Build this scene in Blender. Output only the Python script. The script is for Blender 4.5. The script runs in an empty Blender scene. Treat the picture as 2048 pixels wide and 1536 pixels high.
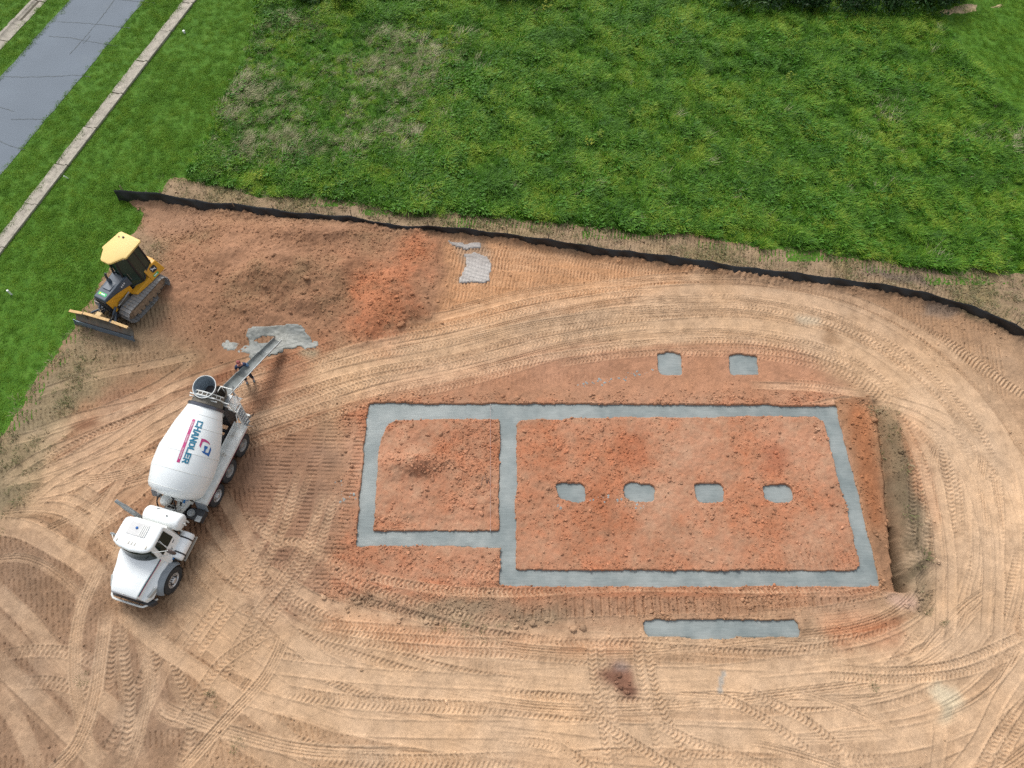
import bpy, bmesh, math, random
import numpy as np
from mathutils import Vector, Matrix, Euler

random.seed(7)
RNG = np.random.default_rng(7)
scene = bpy.context.scene
COL = scene.collection

# ---------------------------------------------------------------- camera, sky, sun, exposure
CAM_H = 29.0                      # drone height in metres
PITCH = math.radians(61.1)        # below the horizon
FOC = 1420.0                      # focal length in photo pixels (2048 wide)
cam_d = bpy.data.cameras.new('camera')
cam = bpy.data.objects.new('camera', cam_d)
COL.objects.link(cam)
cam.location = (0, 0, CAM_H)
cam.rotation_euler = (math.pi / 2 - PITCH, 0, 0)
cam_d.sensor_width = 36.0
cam_d.lens = FOC / 2048.0 * 36.0
cam_d.clip_start = 0.5
cam_d.clip_end = 3000
scene.camera = cam

SUN_EL = math.radians(50)
SUN_AZ = math.radians(-25)        # from +Y towards +X
world = bpy.data.worlds.new('World')
scene.world = world
world.use_nodes = True
wn = world.node_tree.nodes
wl = world.node_tree.links
bg = wn['Background']
sky = wn.new('ShaderNodeTexSky')
sky.sky_type = 'NISHITA'
sky.sun_disc = False
sky.sun_elevation = SUN_EL
sky.sun_rotation = SUN_AZ
sky.air_density = 1.0
sky.dust_density = 3.0
hs = wn.new('ShaderNodeHueSaturation')       # thin overcast: the blue of the sky is mostly whitened
hs.inputs['Saturation'].default_value = 0.30
wl.new(sky.outputs['Color'], hs.inputs['Color'])
wl.new(hs.outputs['Color'], bg.inputs['Color'])
bg.inputs['Strength'].default_value = 0.135
sun_d = bpy.data.lights.new('sun', 'SUN')
sun_d.energy = 1.6
sun_d.angle = math.radians(18)
sun_d.color = (1.0, 0.97, 0.93)
sun = bpy.data.objects.new('sun', sun_d)
COL.objects.link(sun)
sd = Vector((math.sin(SUN_AZ) * math.cos(SUN_EL), math.cos(SUN_AZ) * math.cos(SUN_EL), math.sin(SUN_EL)))
sun.rotation_euler = sd.to_track_quat('Z', 'Y').to_euler()
sun.location = (0, 0, 60)
vs = scene.view_settings
vs.view_transform = 'Standard'
vs.look = 'None'
vs.gamma = 1.0
vs.use_curve_mapping = False
vs.exposure = 0.68
scene.cycles.max_bounces = 6
scene.cycles.use_adaptive_sampling = True
scene.cycles.adaptive_threshold = 0.005
scene.cycles.use_denoising = False

# ---------------------------------------------------------------- helpers
_S, _C = math.sin(PITCH), math.cos(PITCH)


def at(px, py, z=0.0):
    """Survey point: the place at height z that the photograph shows at pixel (px, py)."""
    u = (px - 1024.0) / FOC
    v = (py - 768.0) / FOC
    k = (CAM_H - z) / (_S + v * _C)
    return np.array([u * k, (_C - v * _S) * k, z])


def atl(pts, z=0.0):
    return np.array([at(x, y, z)[:2] for x, y in pts])


def lin(c):
    c = np.asarray(c, float) / 255.0
    return np.where(c <= 0.04045, c / 12.92, ((c + 0.055) / 1.055) ** 2.4)


ALB = 0.665


def tone(r, g, b, k=1.0):
    return tuple(float(x) for x in lin((r, g, b)) * ALB * k)


def link(o, parent=None):
    COL.objects.link(o)
    if parent is not None:
        o.parent = parent
    return o


def tag(o, label=None, cat=None, group=None, kind=None):
    if label: o['label'] = label
    if cat: o['category'] = cat
    if group: o['group'] = group
    if kind: o['kind'] = kind
    return o


def empty(name, loc=(0, 0, 0), rz=0.0, parent=None):
    o = bpy.data.objects.new(name, None)
    o.empty_display_size = 0.2
    o.location = loc
    o.rotation_euler = (0, 0, rz)
    return link(o, parent)


def new_mesh(name, verts, faces, mat=None, smooth=None):
    m = bpy.data.meshes.new(name)
    m.from_pydata([tuple(map(float, v)) for v in verts], [], [tuple(f) for f in faces])
    if mat: m.materials.append(mat)
    if smooth is not None:
        m.polygons.foreach_set('use_smooth', [True] * len(m.polygons))
        m.set_sharp_from_angle(angle=math.radians(smooth))
    m.update()
    return m


def np_mesh(name, V, Fq, mat=None, smooth=False):
    """Fast mesh from numpy arrays: V (n,3), Fq (m,k)."""
    m = bpy.data.meshes.new(name)
    k = Fq.shape[1]
    m.vertices.add(len(V))
    m.vertices.foreach_set('co', np.ascontiguousarray(V, np.float32).ravel())
    m.loops.add(Fq.size)
    m.loops.foreach_set('vertex_index', np.ascontiguousarray(Fq, np.int32).ravel())
    m.polygons.add(len(Fq))
    m.polygons.foreach_set('loop_start', np.arange(0, Fq.size, k, dtype=np.int32))
    m.polygons.foreach_set('loop_total', np.full(len(Fq), k, np.int32))
    m.polygons.foreach_set('use_smooth', np.full(len(Fq), smooth, bool))
    m.update(calc_edges=True)
    if mat: m.materials.append(mat)
    return m


SMALL = {'wheel_nuts', 'hand_holes', 'small_print', 'catwalk_grating', 'platform_grating', 'door_print', 'bolts', 'chute_hook', 'hopper_band', 'chassis_frame', 'roller'}   # rows of pieces too small to pick apart


class MB:
    """Collects shapes and links them as ONE mesh object."""
    def __init__(self):
        self.v, self.f = [], []

    def add(self, verts, faces, M=None):
        b = len(self.v)
        for p in verts:
            p = Vector(p)
            self.v.append(M @ p if M else p)
        self.f += [tuple(i + b for i in q) for q in faces]
        return self

    def box(self, x0, x1, y0, y1, z0, z1, M=None):
        v = [(x, y, z) for x in (x0, x1) for y in (y0, y1) for z in (z0, z1)]
        f = [(0, 1, 3, 2), (4, 6, 7, 5), (0, 4, 5, 1), (2, 3, 7, 6), (0, 2, 6, 4), (1, 5, 7, 3)]
        return self.add(v, f, M)

    def hexa(self, bot, top):
        """bot, top: four points each, same winding."""
        f = [(3, 2, 1, 0), (4, 5, 6, 7)] + [(i, (i + 1) % 4, 4 + (i + 1) % 4, 4 + i) for i in range(4)]
        return self.add(list(bot) + list(top), f)

    def loft(self, secs, cap=True, closed=True):
        n = len(secs[0]); v = [p for s in secs for p in s]; f = []
        for k in range(len(secs) - 1):
            for i in range(n if closed else n - 1):
                j = (i + 1) % n
                f.append((k * n + i, k * n + j, (k + 1) * n + j, (k + 1) * n + i))
        if cap and closed:
            f.append(tuple(range(n))[::-1]); f.append(tuple((len(secs) - 1) * n + i for i in range(n)))
        return self.add(v, f)

    def prism(self, poly, axis, a, b):
        """poly: 2-D points in the plane normal to axis ('x','y','z'), extruded from a to b."""
        def P(p, t):
            return {'x': (t, p[0], p[1]), 'y': (p[0], t, p[1]), 'z': (p[0], p[1], t)}[axis]
        return self.loft([[P(p, a) for p in poly], [P(p, b) for p in poly]])

    def tube(self, pts, r, n=8, cap=True, radii=None):
        pts = [Vector(p) for p in pts]; secs = []
        up0 = None
        for i, p in enumerate(pts):
            t = (pts[min(i + 1, len(pts) - 1)] - pts[max(i - 1, 0)]).normalized()
            if up0 is None:
                up0 = Vector((0, 0, 1)) if abs(t.z) < 0.9 else Vector((1, 0, 0))
            a = t.cross(up0).normalized(); b = a.cross(t).normalized(); up0 = b
            rr = radii[i] if radii else r
            secs.append([p + a * (rr * math.cos(2 * math.pi * k / n)) + b * (rr * math.sin(2 * math.pi * k / n)) for k in range(n)])
        return self.loft(secs, cap)

    def lathe(self, prof, n=32, M=None, cap=True):
        """prof: (t, r) pairs; axis is local x."""
        secs = [[(t, r * math.cos(2 * math.pi * k / n), r * math.sin(2 * math.pi * k / n)) for k in range(n)] for t, r in prof]
        b = len(self.v)
        self.loft(secs, cap)
        if M:
            for i in range(b, len(self.v)): self.v[i] = M @ self.v[i]
        return self

    def mesh(self, name, mat, smooth=32):
        m = new_mesh(name, self.v, self.f, mat, None)
        bm = bmesh.new(); bm.from_mesh(m); bmesh.ops.recalc_face_normals(bm, faces=bm.faces); bm.to_mesh(m); bm.free()
        if smooth is not None:
            m.polygons.foreach_set('use_smooth', [True] * len(m.polygons)); m.set_sharp_from_angle(angle=math.radians(smooth))
        return m

    def build(self, name, mat, parent=None, bevel=0.0, seg=2, smooth=32, sub=0):
        o = bpy.data.objects.new(name, self.mesh(name, mat, smooth))
        link(o, parent)
        if name in SMALL: o['kind'] = 'stuff'
        if bevel:
            b = o.modifiers.new('bevel', 'BEVEL'); b.width = bevel; b.segments = seg; b.limit_method = 'ANGLE'; b.angle_limit = math.radians(35)
        if sub:
            s = o.modifiers.new('sub', 'SUBSURF'); s.levels = sub; s.render_levels = sub
        return o


# ---------------------------------------------------------------- materials
def nt(name):
    m = bpy.data.materials.new(name); m.use_nodes = True
    n, l = m.node_tree.nodes, m.node_tree.links
    return m, n, l, n['Principled BSDF']


def mat(name, rgb, rough=0.6, metal=0.0, var=0.0, vscale=3.0, dirt=None, damt=0.0, dscale=2.0, bump=0.0, bscale=40.0, coat=0.0, spec=None):
    """Paint, rubber, metal, cloth: base colour with uneven wear and a coat of dust in patches."""
    m, n, l, p = nt(name)
    p.inputs['Roughness'].default_value = rough
    p.inputs['Metallic'].default_value = metal
    if coat: p.inputs['Coat Weight'].default_value = coat
    if spec is not None: p.inputs['Specular IOR Level'].default_value = spec
    tc = n.new('ShaderNodeTexCoord')
    col = n.new('ShaderNodeRGB'); col.outputs[0].default_value = (*rgb, 1)
    out = col.outputs[0]
    if var:
        nz = n.new('ShaderNodeTexNoise'); nz.inputs['Scale'].default_value = vscale; nz.inputs['Detail'].default_value = 6
        l.new(tc.outputs['Object'], nz.inputs['Vector'])
        mr = n.new('ShaderNodeMapRange'); mr.inputs[1].default_value = 0.3; mr.inputs[2].default_value = 0.7
        mr.inputs[3].default_value = 1 - var; mr.inputs[4].default_value = 1 + var
        l.new(nz.outputs['Fac'], mr.inputs[0])
        mx = n.new('ShaderNodeMix'); mx.data_type = 'RGBA'; mx.blend_type = 'MULTIPLY'; mx.inputs[0].default_value = 1
        l.new(out, mx.inputs[6]); l.new(mr.outputs[0], mx.inputs[7]); out = mx.outputs[2]
    if dirt:
        nd = n.new('ShaderNodeTexNoise'); nd.inputs['Scale'].default_value = dscale; nd.inputs['Detail'].default_value = 8; nd.inputs['Roughness'].default_value = 0.65
        l.new(tc.outputs['Object'], nd.inputs['Vector'])
        md = n.new('ShaderNodeMapRange'); md.inputs[1].default_value = 0.62 - 0.3 * damt; md.inputs[2].default_value = 0.78 - 0.2 * damt
        md.inputs[3].default_value = 0; md.inputs[4].default_value = min(1, 0.5 + damt)
        l.new(nd.outputs['Fac'], md.inputs[0])
        mx = n.new('ShaderNodeMix'); mx.data_type = 'RGBA'
        l.new(md.outputs[0], mx.inputs[0]); l.new(out, mx.inputs[6]); mx.inputs[7].default_value = (*dirt, 1); out = mx.outputs[2]
    l.new(out, p.inputs['Base Color'])
    if bump:
        nb = n.new('ShaderNodeTexNoise'); nb.inputs['Scale'].default_value = bscale; nb.inputs['Detail'].default_value = 4
        l.new(tc.outputs['Object'], nb.inputs['Vector'])
        bp = n.new('ShaderNodeBump'); bp.inputs['Strength'].default_value = bump; bp.inputs['Distance'].default_value = 0.02
        l.new(nb.outputs['Fac'], bp.inputs['Height']); l.new(bp.outputs[0], p.inputs['Normal'])
    return m


# ---------------------------------------------------------------- noise and masks on grids
def vnoise(xs, ys, scale, seed):
    r = np.random.default_rng(seed)
    fx = (xs + 500.0) / scale; fy = (ys + 500.0) / scale
    ix = np.floor(fx).astype(int); iy = np.floor(fy).astype(int)
    tx = fx - ix; ty = fy - iy
    tx = tx * tx * (3 - 2 * tx); ty = ty * ty * (3 - 2 * ty)
    ox, oy = ix.min(), iy.min()
    L = r.random((iy.max() - oy + 2, ix.max() - ox + 2)).astype(np.float32) * 2 - 1
    a = L[iy - oy]; b = L[iy - oy + 1]
    rows = a + (b - a) * ty[:, None]
    i = ix - ox
    return rows[:, i] + (rows[:, i + 1] - rows[:, i]) * tx[None, :]


def fbm(xs, ys, scale, octv, seed, gain=0.5):
    out = 0; amp = 1; tot = 0
    for k in range(octv):
        out = out + amp * vnoise(xs, ys, scale / 2 ** k, seed + 31 * k); tot += amp; amp *= gain
    return out / tot


def inside(poly, X, Y):
    c = np.zeros(X.shape, bool); n = len(poly)
    for i in range(n):
        x0, y0 = poly[i]; x1, y1 = poly[(i + 1) % n]
        if y0 == y1: continue
        c ^= ((y0 > Y) != (y1 > Y)) & (X < (x1 - x0) * (Y - y0) / (y1 - y0) + x0)
    return c


def boxblur(A, r):
    if r < 1: return A
    for ax in (0, 1):
        P = np.pad(A, [(r + 1, r) if k == ax else (0, 0) for k in (0, 1)], mode='edge')
        c = np.cumsum(P, axis=ax, dtype=np.float64)
        A = (np.take(c, range(2 * r + 1, c.shape[ax]), axis=ax) - np.take(c, range(0, c.shape[ax] - 2 * r - 1), axis=ax)) / (2 * r + 1)
    return A


def sstep(a, b, x):
    t = np.clip((x - a) / (b - a), 0, 1)
    return t * t * (3 - 2 * t)


def catmull(P, step):
    P = np.asarray(P, float)
    Q = np.vstack([2 * P[0] - P[1], P, 2 * P[-1] - P[-2]])
    out = []
    for i in range(1, len(Q) - 2):
        n = max(2, int(np.linalg.norm(Q[i + 1] - Q[i]) / 0.1))
        t = np.linspace(0, 1, n, endpoint=False)[:, None]
        p0, p1, p2, p3 = Q[i - 1], Q[i], Q[i + 1], Q[i + 2]
        out.append(0.5 * (2 * p1 + (p2 - p0) * t + (2 * p0 - 5 * p1 + 4 * p2 - p3) * t ** 2 + (3 * p1 - p0 - 3 * p2 + p3) * t ** 3))
    out = np.vstack(out + [P[-1:]])
    d = np.r_[0, np.cumsum(np.linalg.norm(np.diff(out, axis=0), axis=1))]
    s = np.arange(0, d[-1], step)
    return np.c_[np.interp(s, d, out[:, 0]), np.interp(s, d, out[:, 1])], s
# ================================================================ THE BARE GROUND OF THE SITE
RES = 0.033
gx = np.arange(-27.0, 28.5, RES); gy = np.arange(-2.6, 30.6, RES)
NX, NY = len(gx), len(gy)
GX, GY = np.meshgrid(gx, gy)
CS = 0.10
cx_ = np.arange(-28.0, 29.5, CS); cy_ = np.arange(-3.6, 31.6, CS)
CX, CY = np.meshgrid(cx_, cy_)
W1x = fbm(gx, gy, 1.3, 4, 11, 0.6); W1y = fbm(gx, gy, 1.3, 4, 12, 0.6)
N1 = fbm(gx, gy, 0.9, 4, 13); N2 = fbm(gx, gy, 0.22, 3, 14, 0.6); N3 = fbm(gx, gy, 5.0, 4, 15)


def bil(A, X, Y):
    fx = np.clip((X - cx_[0]) / CS, 0, A.shape[1] - 1.001); fy = np.clip((Y - cy_[0]) / CS, 0, A.shape[0] - 1.001)
    ix = fx.astype(np.int32); iy = fy.astype(np.int32); tx = fx - ix; ty = fy - iy
    return (A[iy, ix] * (1 - tx) + A[iy, ix + 1] * tx) * (1 - ty) + (A[iy + 1, ix] * (1 - tx) + A[iy + 1, ix + 1] * tx) * ty


def zone(px, blur=0.3, warp=0.25, world=False, z=0.0):
    P = px if world else atl(px, z)
    m = boxblur(boxblur(inside(P, CX, CY).astype(float), int(blur / CS / 2)), int(blur / CS / 2))
    return bil(m, GX + warp * W1x, GY + warp * W1y)


DIRT_PX = [(238, 400), (262, 402), (292, 420), (286, 450), (262, 480), (200, 560), (170, 610), (140, 660), (105, 710), (75, 765), (40, 820),
           (0, 866), (-80, 960), (-300, 1150), (-300, 1650), (2400, 1650), (2500, 900), (2350, 650), (2048, 545), (1900, 548), (1800, 530),
           (1700, 512), (1500, 492), (1400, 470), (1300, 468), (1150, 450), (1000, 438), (800, 422), (700, 405), (500, 388), (372, 358), (340, 364), (322, 388)]
dirt = zone(DIRT_PX, 0.6, 0.45)

# ---- large shapes
HB = 0.05 * N3 + 0.015 * N1


def hump(px, py, h, rx, ry, ang=0, z=0.0, rough=0.22):
    global HB
    c = at(px, py, z)[:2]; a = math.radians(ang)
    dx = GX - c[0]; dy = GY - c[1]
    u = (dx * math.cos(a) + dy * math.sin(a)) / rx; v = (-dx * math.sin(a) + dy * math.cos(a)) / ry
    g = np.exp(-(u * u + v * v))
    HB = HB + h * g * (1 + rough * N1)


heap = zone([(300, 480), (400, 440), (520, 448), (700, 455), (860, 470), (905, 540), (880, 610), (850, 655), (720, 690), (600, 650), (430, 668), (330, 610)], 1.2, 0.6)
HB += heap * (0.22 + 0.20 * fbm(gx, gy, 1.6, 4, 21) + 0.02 * N2)
hump(560, 560, 0.75, 2.6, 1.5, 8)
hump(450, 520, 0.30, 1.8, 0.9, 30)
hump(640, 470, 0.35, 3.2, 0.6, -4)
hump(790, 590, 0.75, 0.9, 1.5, 10)
hump(745, 640, 0.3, 0.5, 0.9, 10)
hump(620, 610, 0.3, 1.4, 0.5, 10)
hump(500, 625, 0.25, 1.6, 0.5, -15)
hump(590, 535, 0.30, 1.1, 0.35, -10)
hump(530, 560, 0.22, 0.5, 0.9, 35)
hump(690, 545, 0.30, 0.5, 1.0, -15)
hump(820, 630, 0.28, 0.4, 0.8, 20)
hump(1240, 1372, 0.10, 0.5, 0.4, 30, rough=0.9)

FENCE_BOT = [(238, 401), (300, 405), (360, 414), (420, 425), (500, 432), (600, 443), (700, 449), (760, 458), (800, 463), (900, 467), (980, 476), (1050, 486), (1130, 500),
             (1200, 511), (1300, 525), (1400, 538), (1500, 553), (1640, 569), (1740, 582), (1800, 592), (1870, 608), (1950, 632), (2000, 655), (2060, 690), (2160, 760), (2280, 880)]
FENCE = catmull(atl(FENCE_BOT), 0.05)[0]
fence_len = np.r_[0, np.cumsum(np.linalg.norm(np.diff(FENCE, axis=0), axis=1))]


def dist_to(path, X, Y, reach, cell=None):
    """distance (capped at reach) from grid points to a dense path"""
    D = np.full(X.shape, reach, np.float32)
    r = int(reach / RES) + 1
    for p in path[::6]:
        ix = int((p[0] - gx[0]) / RES); iy = int((p[1] - gy[0]) / RES)
        x0, x1, y0, y1 = max(ix - r, 0), min(ix + r, NX), max(iy - r, 0), min(iy + r, NY)
        if x0 >= x1 or y0 >= y1: continue
        d = np.hypot(gx[None, x0:x1] - p[0], gy[y0:y1, None] - p[1])
        np.minimum(D[y0:y1, x0:x1], d, out=D[y0:y1, x0:x1])
    return D


fd = dist_to(FENCE, GX, GY, 0.9)
HB += 0.17 * np.exp(-(fd / 0.30) ** 2) * (1 + 0.9 * N1 + 0.5 * N2)       # loose soil thrown against the fence toe

# ---- excavation right of the footing: a dug strip whose east side is a rough cut bank
exc = zone([(1668, 800), (1738, 790), (1752, 806), (1768, 880), (1780, 980), (1792, 1060), (1803, 1130), (1813, 1184), (1758, 1187), (1752, 1150), (1700, 900)], 0.15, 0.08)
LN = np.array([at(x, y, -0.3)[:2] for x, y in [(1746, 796), (1757, 830), (1766, 900), (1774, 970), (1783, 1050), (1793, 1110), (1801, 1150), (1808, 1184)]])[::-1]
FR_ = atl([(1762, 1171), (1672, 811)])
XL = np.interp(GY, LN[:, 1], LN[:, 0]) + 0.06 * fbm(gx, gy, 0.8, 3, 43); XR = np.interp(GY, FR_[:, 1], FR_[:, 0])
dl = GX - XL
my = sstep(15.5, 14.9, GY) * sstep(LN[0, 1] - 0.10, LN[0, 1] + 0.02, GY)
gt = np.clip((15.2 - GY) / 8.6, 0, 1)
fl = -0.06 - (0.12 + 0.22 * gt) * np.clip((GX - XR - 0.22) / np.maximum(XL - XR - 0.22, 0.05), 0, 1)
HB = HB * (1 - my * (GX > XR) * (dl < 0)) + my * (GX > XR) * (dl < 0) * (fl + 0.02 * N1)
base_ = -0.20 - 0.24 * gt
top_ = 0.14 + 0.16 * gt
hbk = np.where(dl < 0.5, base_ + (top_ - base_) * np.clip(dl / 0.5, 0, 1) ** 0.7, top_ * np.exp(-np.clip(dl - 0.5, 0, 9) / 0.8))
mz = my * np.where(dl < 0.35, 1, sstep(LN[0, 1] - 0.10, LN[0, 1] + 1.4, GY) * sstep(15.5, 14.2, GY))
HB += mz * (dl >= 0) * (hbk + 0.05 * N1 * np.exp(-np.clip(dl, 0, 9) / 1.0))
HB -= my * (0.10 + 0.22 * gt) * np.exp(-((dl + 0.05) / 0.10) ** 2)                    # narrow slot left along the foot of the bank
slot = zone([(1784, 1050), (1791, 1048), (1818, 1186), (1796, 1187)], 0.08, 0.04)
HB -= 1.0 * slot * my
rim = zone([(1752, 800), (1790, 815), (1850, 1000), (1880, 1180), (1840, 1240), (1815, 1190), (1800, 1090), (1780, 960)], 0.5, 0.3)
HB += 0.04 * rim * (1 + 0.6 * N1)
hump(1880, 1240, 0.12, 1.2, 0.5, 20)

# ---- footings: trenches in the pad
RING = atl([(737, 806), (1672, 811), (1762, 1171), (1000, 1171), (1000, 1092), (712, 1090)])
HOLES = [atl([(770, 852), (784, 840), (900, 836), (1001, 836), (1000, 1062), (744, 1061), (752, 960), (760, 880)]),
         atl([(1031, 848), (1042, 838), (1200, 834), (1630, 830), (1652, 845), (1690, 1000), (1722, 1132), (1714, 1140), (1031, 1140)])]
PIERS_PX = [[(1112, 968), (1120, 965), (1160, 966), (1169, 974), (1170, 1000), (1156, 1005), (1138, 1001), (1120, 996)],
            [(1249, 970), (1260, 966), (1300, 967), (1308, 975), (1307, 1000), (1285, 1004), (1262, 1001), (1248, 992)],
            [(1391, 968), (1440, 967), (1448, 976), (1447, 1003), (1430, 1005), (1400, 1003), (1394, 994)],
            [(1526, 969), (1574, 970), (1582, 976), (1588, 996), (1576, 1003), (1550, 1004), (1532, 996)],
            [(1314, 708), (1338, 705), (1362, 707), (1364, 748), (1322, 748), (1316, 735)],
            [(1458, 711), (1480, 709), (1513, 713), (1518, 747), (1464, 748)]]
PORCH_PX = [(1288, 1242), (1440, 1239), (1594, 1241), (1600, 1258), (1600, 1272), (1440, 1274), (1294, 1273)]
FC = 0.05
fx_ = np.arange(-8.0, 17.0, FC); fy_ = np.arange(3.0, 20.0, FC)
FX, FY = np.meshgrid(fx_, fy_)
ring_m = inside(RING, FX, FY) & ~inside(HOLES[0], FX, FY) & ~inside(HOLES[1], FX, FY)
pier_m = [inside(atl(p), FX, FY) for p in PIERS_PX]
porch_m = inside(atl(PORCH_PX), FX, FY)


def bilf(A, X, Y):
    ix = (X - fx_[0]) / FC; iy = (Y - fy_[0]) / FC
    ok = (ix > 0) & (iy > 0) & (ix < len(fx_) - 1.01) & (iy < len(fy_) - 1.01)
    ix = np.clip(ix, 0, len(fx_) - 1.01); iy = np.clip(iy, 0, len(fy_) - 1.01)
    a = ix.astype(np.int32); b = iy.astype(np.int32); tx = ix - a; ty = iy - b
    return np.where(ok, (A[b, a] * (1 - tx) + A[b, a + 1] * tx) * (1 - ty) + (A[b + 1, a] * (1 - tx) + A[b + 1, a + 1] * tx) * ty, 0)


edge_x = 0.085 * fbm(gx, gy, 0.6, 5, 41, 0.65); edge_y = 0.085 * fbm(gx, gy, 0.6, 5, 42, 0.65)
allfoot = boxblur((ring_m | porch_m | np.any(pier_m, axis=0)).astype(float), 1)
foot = sstep(0.30, 0.46, bilf(allfoot, GX + edge_x, GY + edge_y))
padz = zone([(690, 800), (1670, 790), (1745, 1175), (1700, 1200), (1000, 1215), (650, 1200), (690, 1000)], 0.8, 0.4)
near_foot = np.clip(bilf(boxblur(boxblur(allfoot, 4), 4), GX, GY) * 2, 0, 1)
for q, r_ in ((at(330, 1010), 5.0), (at(440, 850), 3.0), (at(235, 580), 2.6)):   # level standings under the machines
    g_ = np.exp(-((GX - q[0]) ** 2 + (GY - q[1]) ** 2) / r_ ** 2); HB = HB * (1 - np.clip(g_ * 1.3, 0, 1))
HB = HB * (1 - 0.8 * near_foot) + near_foot * 0.02 * N1
HB += 0.035 * padz * fbm(gx, gy, 0.6, 4, 51, 0.6)
garage = zone([(770, 850), (1000, 840), (1000, 1060), (745, 1060)], 0.6, 0.2)
HB += garage * (0.10 * fbm(gx, gy, 0.9, 4, 52, 0.6)) + 0.32 * np.exp(-(((GX + 4.2) / 0.9) ** 2 + ((GY - 12.0) / 0.7) ** 2)) * (1 + 1.3 * N1)
HB = HB * (1 - foot) - 0.36 * foot

# ---- wheel ruts, cleat marks: fine relief HD, dust tone TT with groove shade painted into the tread
HD = 0.010 * N2 + 0.008 * fbm(gx, gy, 0.12, 2, 61)
TT = np.zeros((NY, NX), np.float32)
free = (1 - near_foot) * (1 - np.clip(exc * 1.5, 0, 1)) * (1 - np.clip(heap * 1.2, 0, 1)) * (1 - np.clip(np.exp(-(fd / 0.35) ** 2) * 1.2, 0, 1))


def splat(P, s, half, step=0.021):
    t = np.gradient(P, axis=0); t /= np.linalg.norm(t, axis=1)[:, None] + 1e-9
    o = np.arange(-half, half + step, step)
    X = P[:, :1] - t[:, 1:] * o; Y = P[:, 1:] + t[:, :1] * o
    ix = np.rint((X - gx[0]) / RES).astype(int).ravel(); iy = np.rint((Y - gy[0]) / RES).astype(int).ravel()
    SS = np.repeat(s, len(o)); OO = np.tile(o, len(s))
    ok = (ix >= 0) & (iy >= 0) & (ix < NX) & (iy < NY)
    return iy[ok], ix[ok], SS[ok], OO[ok]


def track(path, width=0.30, kind='lug', depth=0.03, tan=0.6, amp=0.022, pitch=0.19, seed=0, ends=1.0, flat=0.92, world=True, pv=0.3):
    P, s = catmull(path if world else atl(path), 0.021)
    if len(s) < 8: return
    half = width / 2 + 0.08
    iy, ix, S, O = splat(P, s, half)
    a = np.abs(O); Ltot = s[-1]
    w = sstep(half, width / 2 - 0.02, a)
    r = np.random.default_rng(seed + int(abs(P[0, 0]) * 1000))
    ph = r.random() * 10
    patch = np.clip(0.85 + pv * np.sin(S * 0.9 + ph) * np.sin(S * 0.37 + 2 * ph), 0, 1)
    w = w * np.clip(np.minimum(S, Ltot - S) / ends + 0.05, 0, 1) * patch * free[iy, ix]
    w = w * np.clip(1.1 + 0.5 * N1[iy, ix] + 0.25 * N2[iy, ix], 0.35, 1)
    if kind == 'lug':
        tr = amp * np.sign(np.sin(2 * np.pi * (S + 0.55 * a) / pitch)) * (a < width / 2)
    elif kind == 'rib':
        tr = 1.4 * amp * np.cos(2 * np.pi * O / 0.105) * (a < width / 2)
    elif kind == 'block':
        tr = amp * np.sign(np.sin(2 * np.pi * (S + np.where(O > 0, pitch / 2, 0)) / pitch)) * (a > 0.03) * (a < width / 2)
    else:
        tr = 0
    berm = 0.025 * np.exp(-((a - width / 2 - 0.02) / 0.035) ** 2)
    HD[iy, ix] = HD[iy, ix] * (1 - flat * w) + w * (-1.4 * depth * sstep(half, width / 2 - 0.04, a) + tr) + berm * np.clip(w * 3, 0, 1) * patch * (depth > 0)
    TT[iy, ix] = TT[iy, ix] * (1 - 0.5 * w) + np.clip(tan, 0, 1) * w ** 0.7 * (0.75 + 0.25 * np.sign(tr) if kind in ('lug', 'block') else 1)  # tread grooves toned darker than the lugs, as shade would lie


def cleats(path, width=0.55, pitch=0.2, amp=0.045, tan=0.0, world=True, duty=0.3, strength=1.0, skew=0.0, wipe=0.6):
    P, s = catmull(path if world else atl(path), 0.021)
    if len(s) < 8: return
    iy, ix, S, O = splat(P, s, width / 2)
    w = sstep(width / 2, width / 2 - 0.05, np.abs(O))
    ph = RNG.random() * 9
    patch = np.clip(0.75 + 0.6 * np.sin(S * 0.5 + ph) * np.sin(S * 0.23 + 3 * ph), 0.15, 1) * free[iy, ix] * strength
    u = ((S + skew * O + 0.015 * np.sin(40 * S)) % pitch) / pitch
    amp = amp * 1.45
    bar = -np.where(u < duty, np.sin(np.pi * u / duty), 0) * amp + amp * 0.35 * np.exp(-((u - duty - 0.12) / 0.1) ** 2)
    w2 = w * patch
    HD[iy, ix] = HD[iy, ix] * (1 - wipe * w2) + w2 * bar
    TT[iy, ix] = TT[iy, ix] * (1 - 0.3 * w2) + tan * w2


def rows(x0, x1, y0, y1, ang, gap=0.62, bend=0.0, **kw):
    """a field of parallel cleat rows, angle in degrees"""
    a = math.radians(ang); c = np.array([(x0 + x1) / 2, (y0 + y1) / 2]); d = np.array([math.cos(a), math.sin(a)]); n = np.array([-d[1], d[0]])
    L = abs((x1 - x0) * d[0]) / 2 + abs((y1 - y0) * d[1]) / 2; Wd = abs((x1 - x0) * n[0]) / 2 + abs((y1 - y0) * n[1]) / 2
    k = -Wd
    while k < Wd:
        j = RNG.normal(0, 0.05, 4)
        pts = [c + n * (k + j[i] + bend * (t * t)) + d * (L * t) for i, t in enumerate((-1, -0.33, 0.33, 1))]
        cleats(pts, **kw); k += gap


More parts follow.
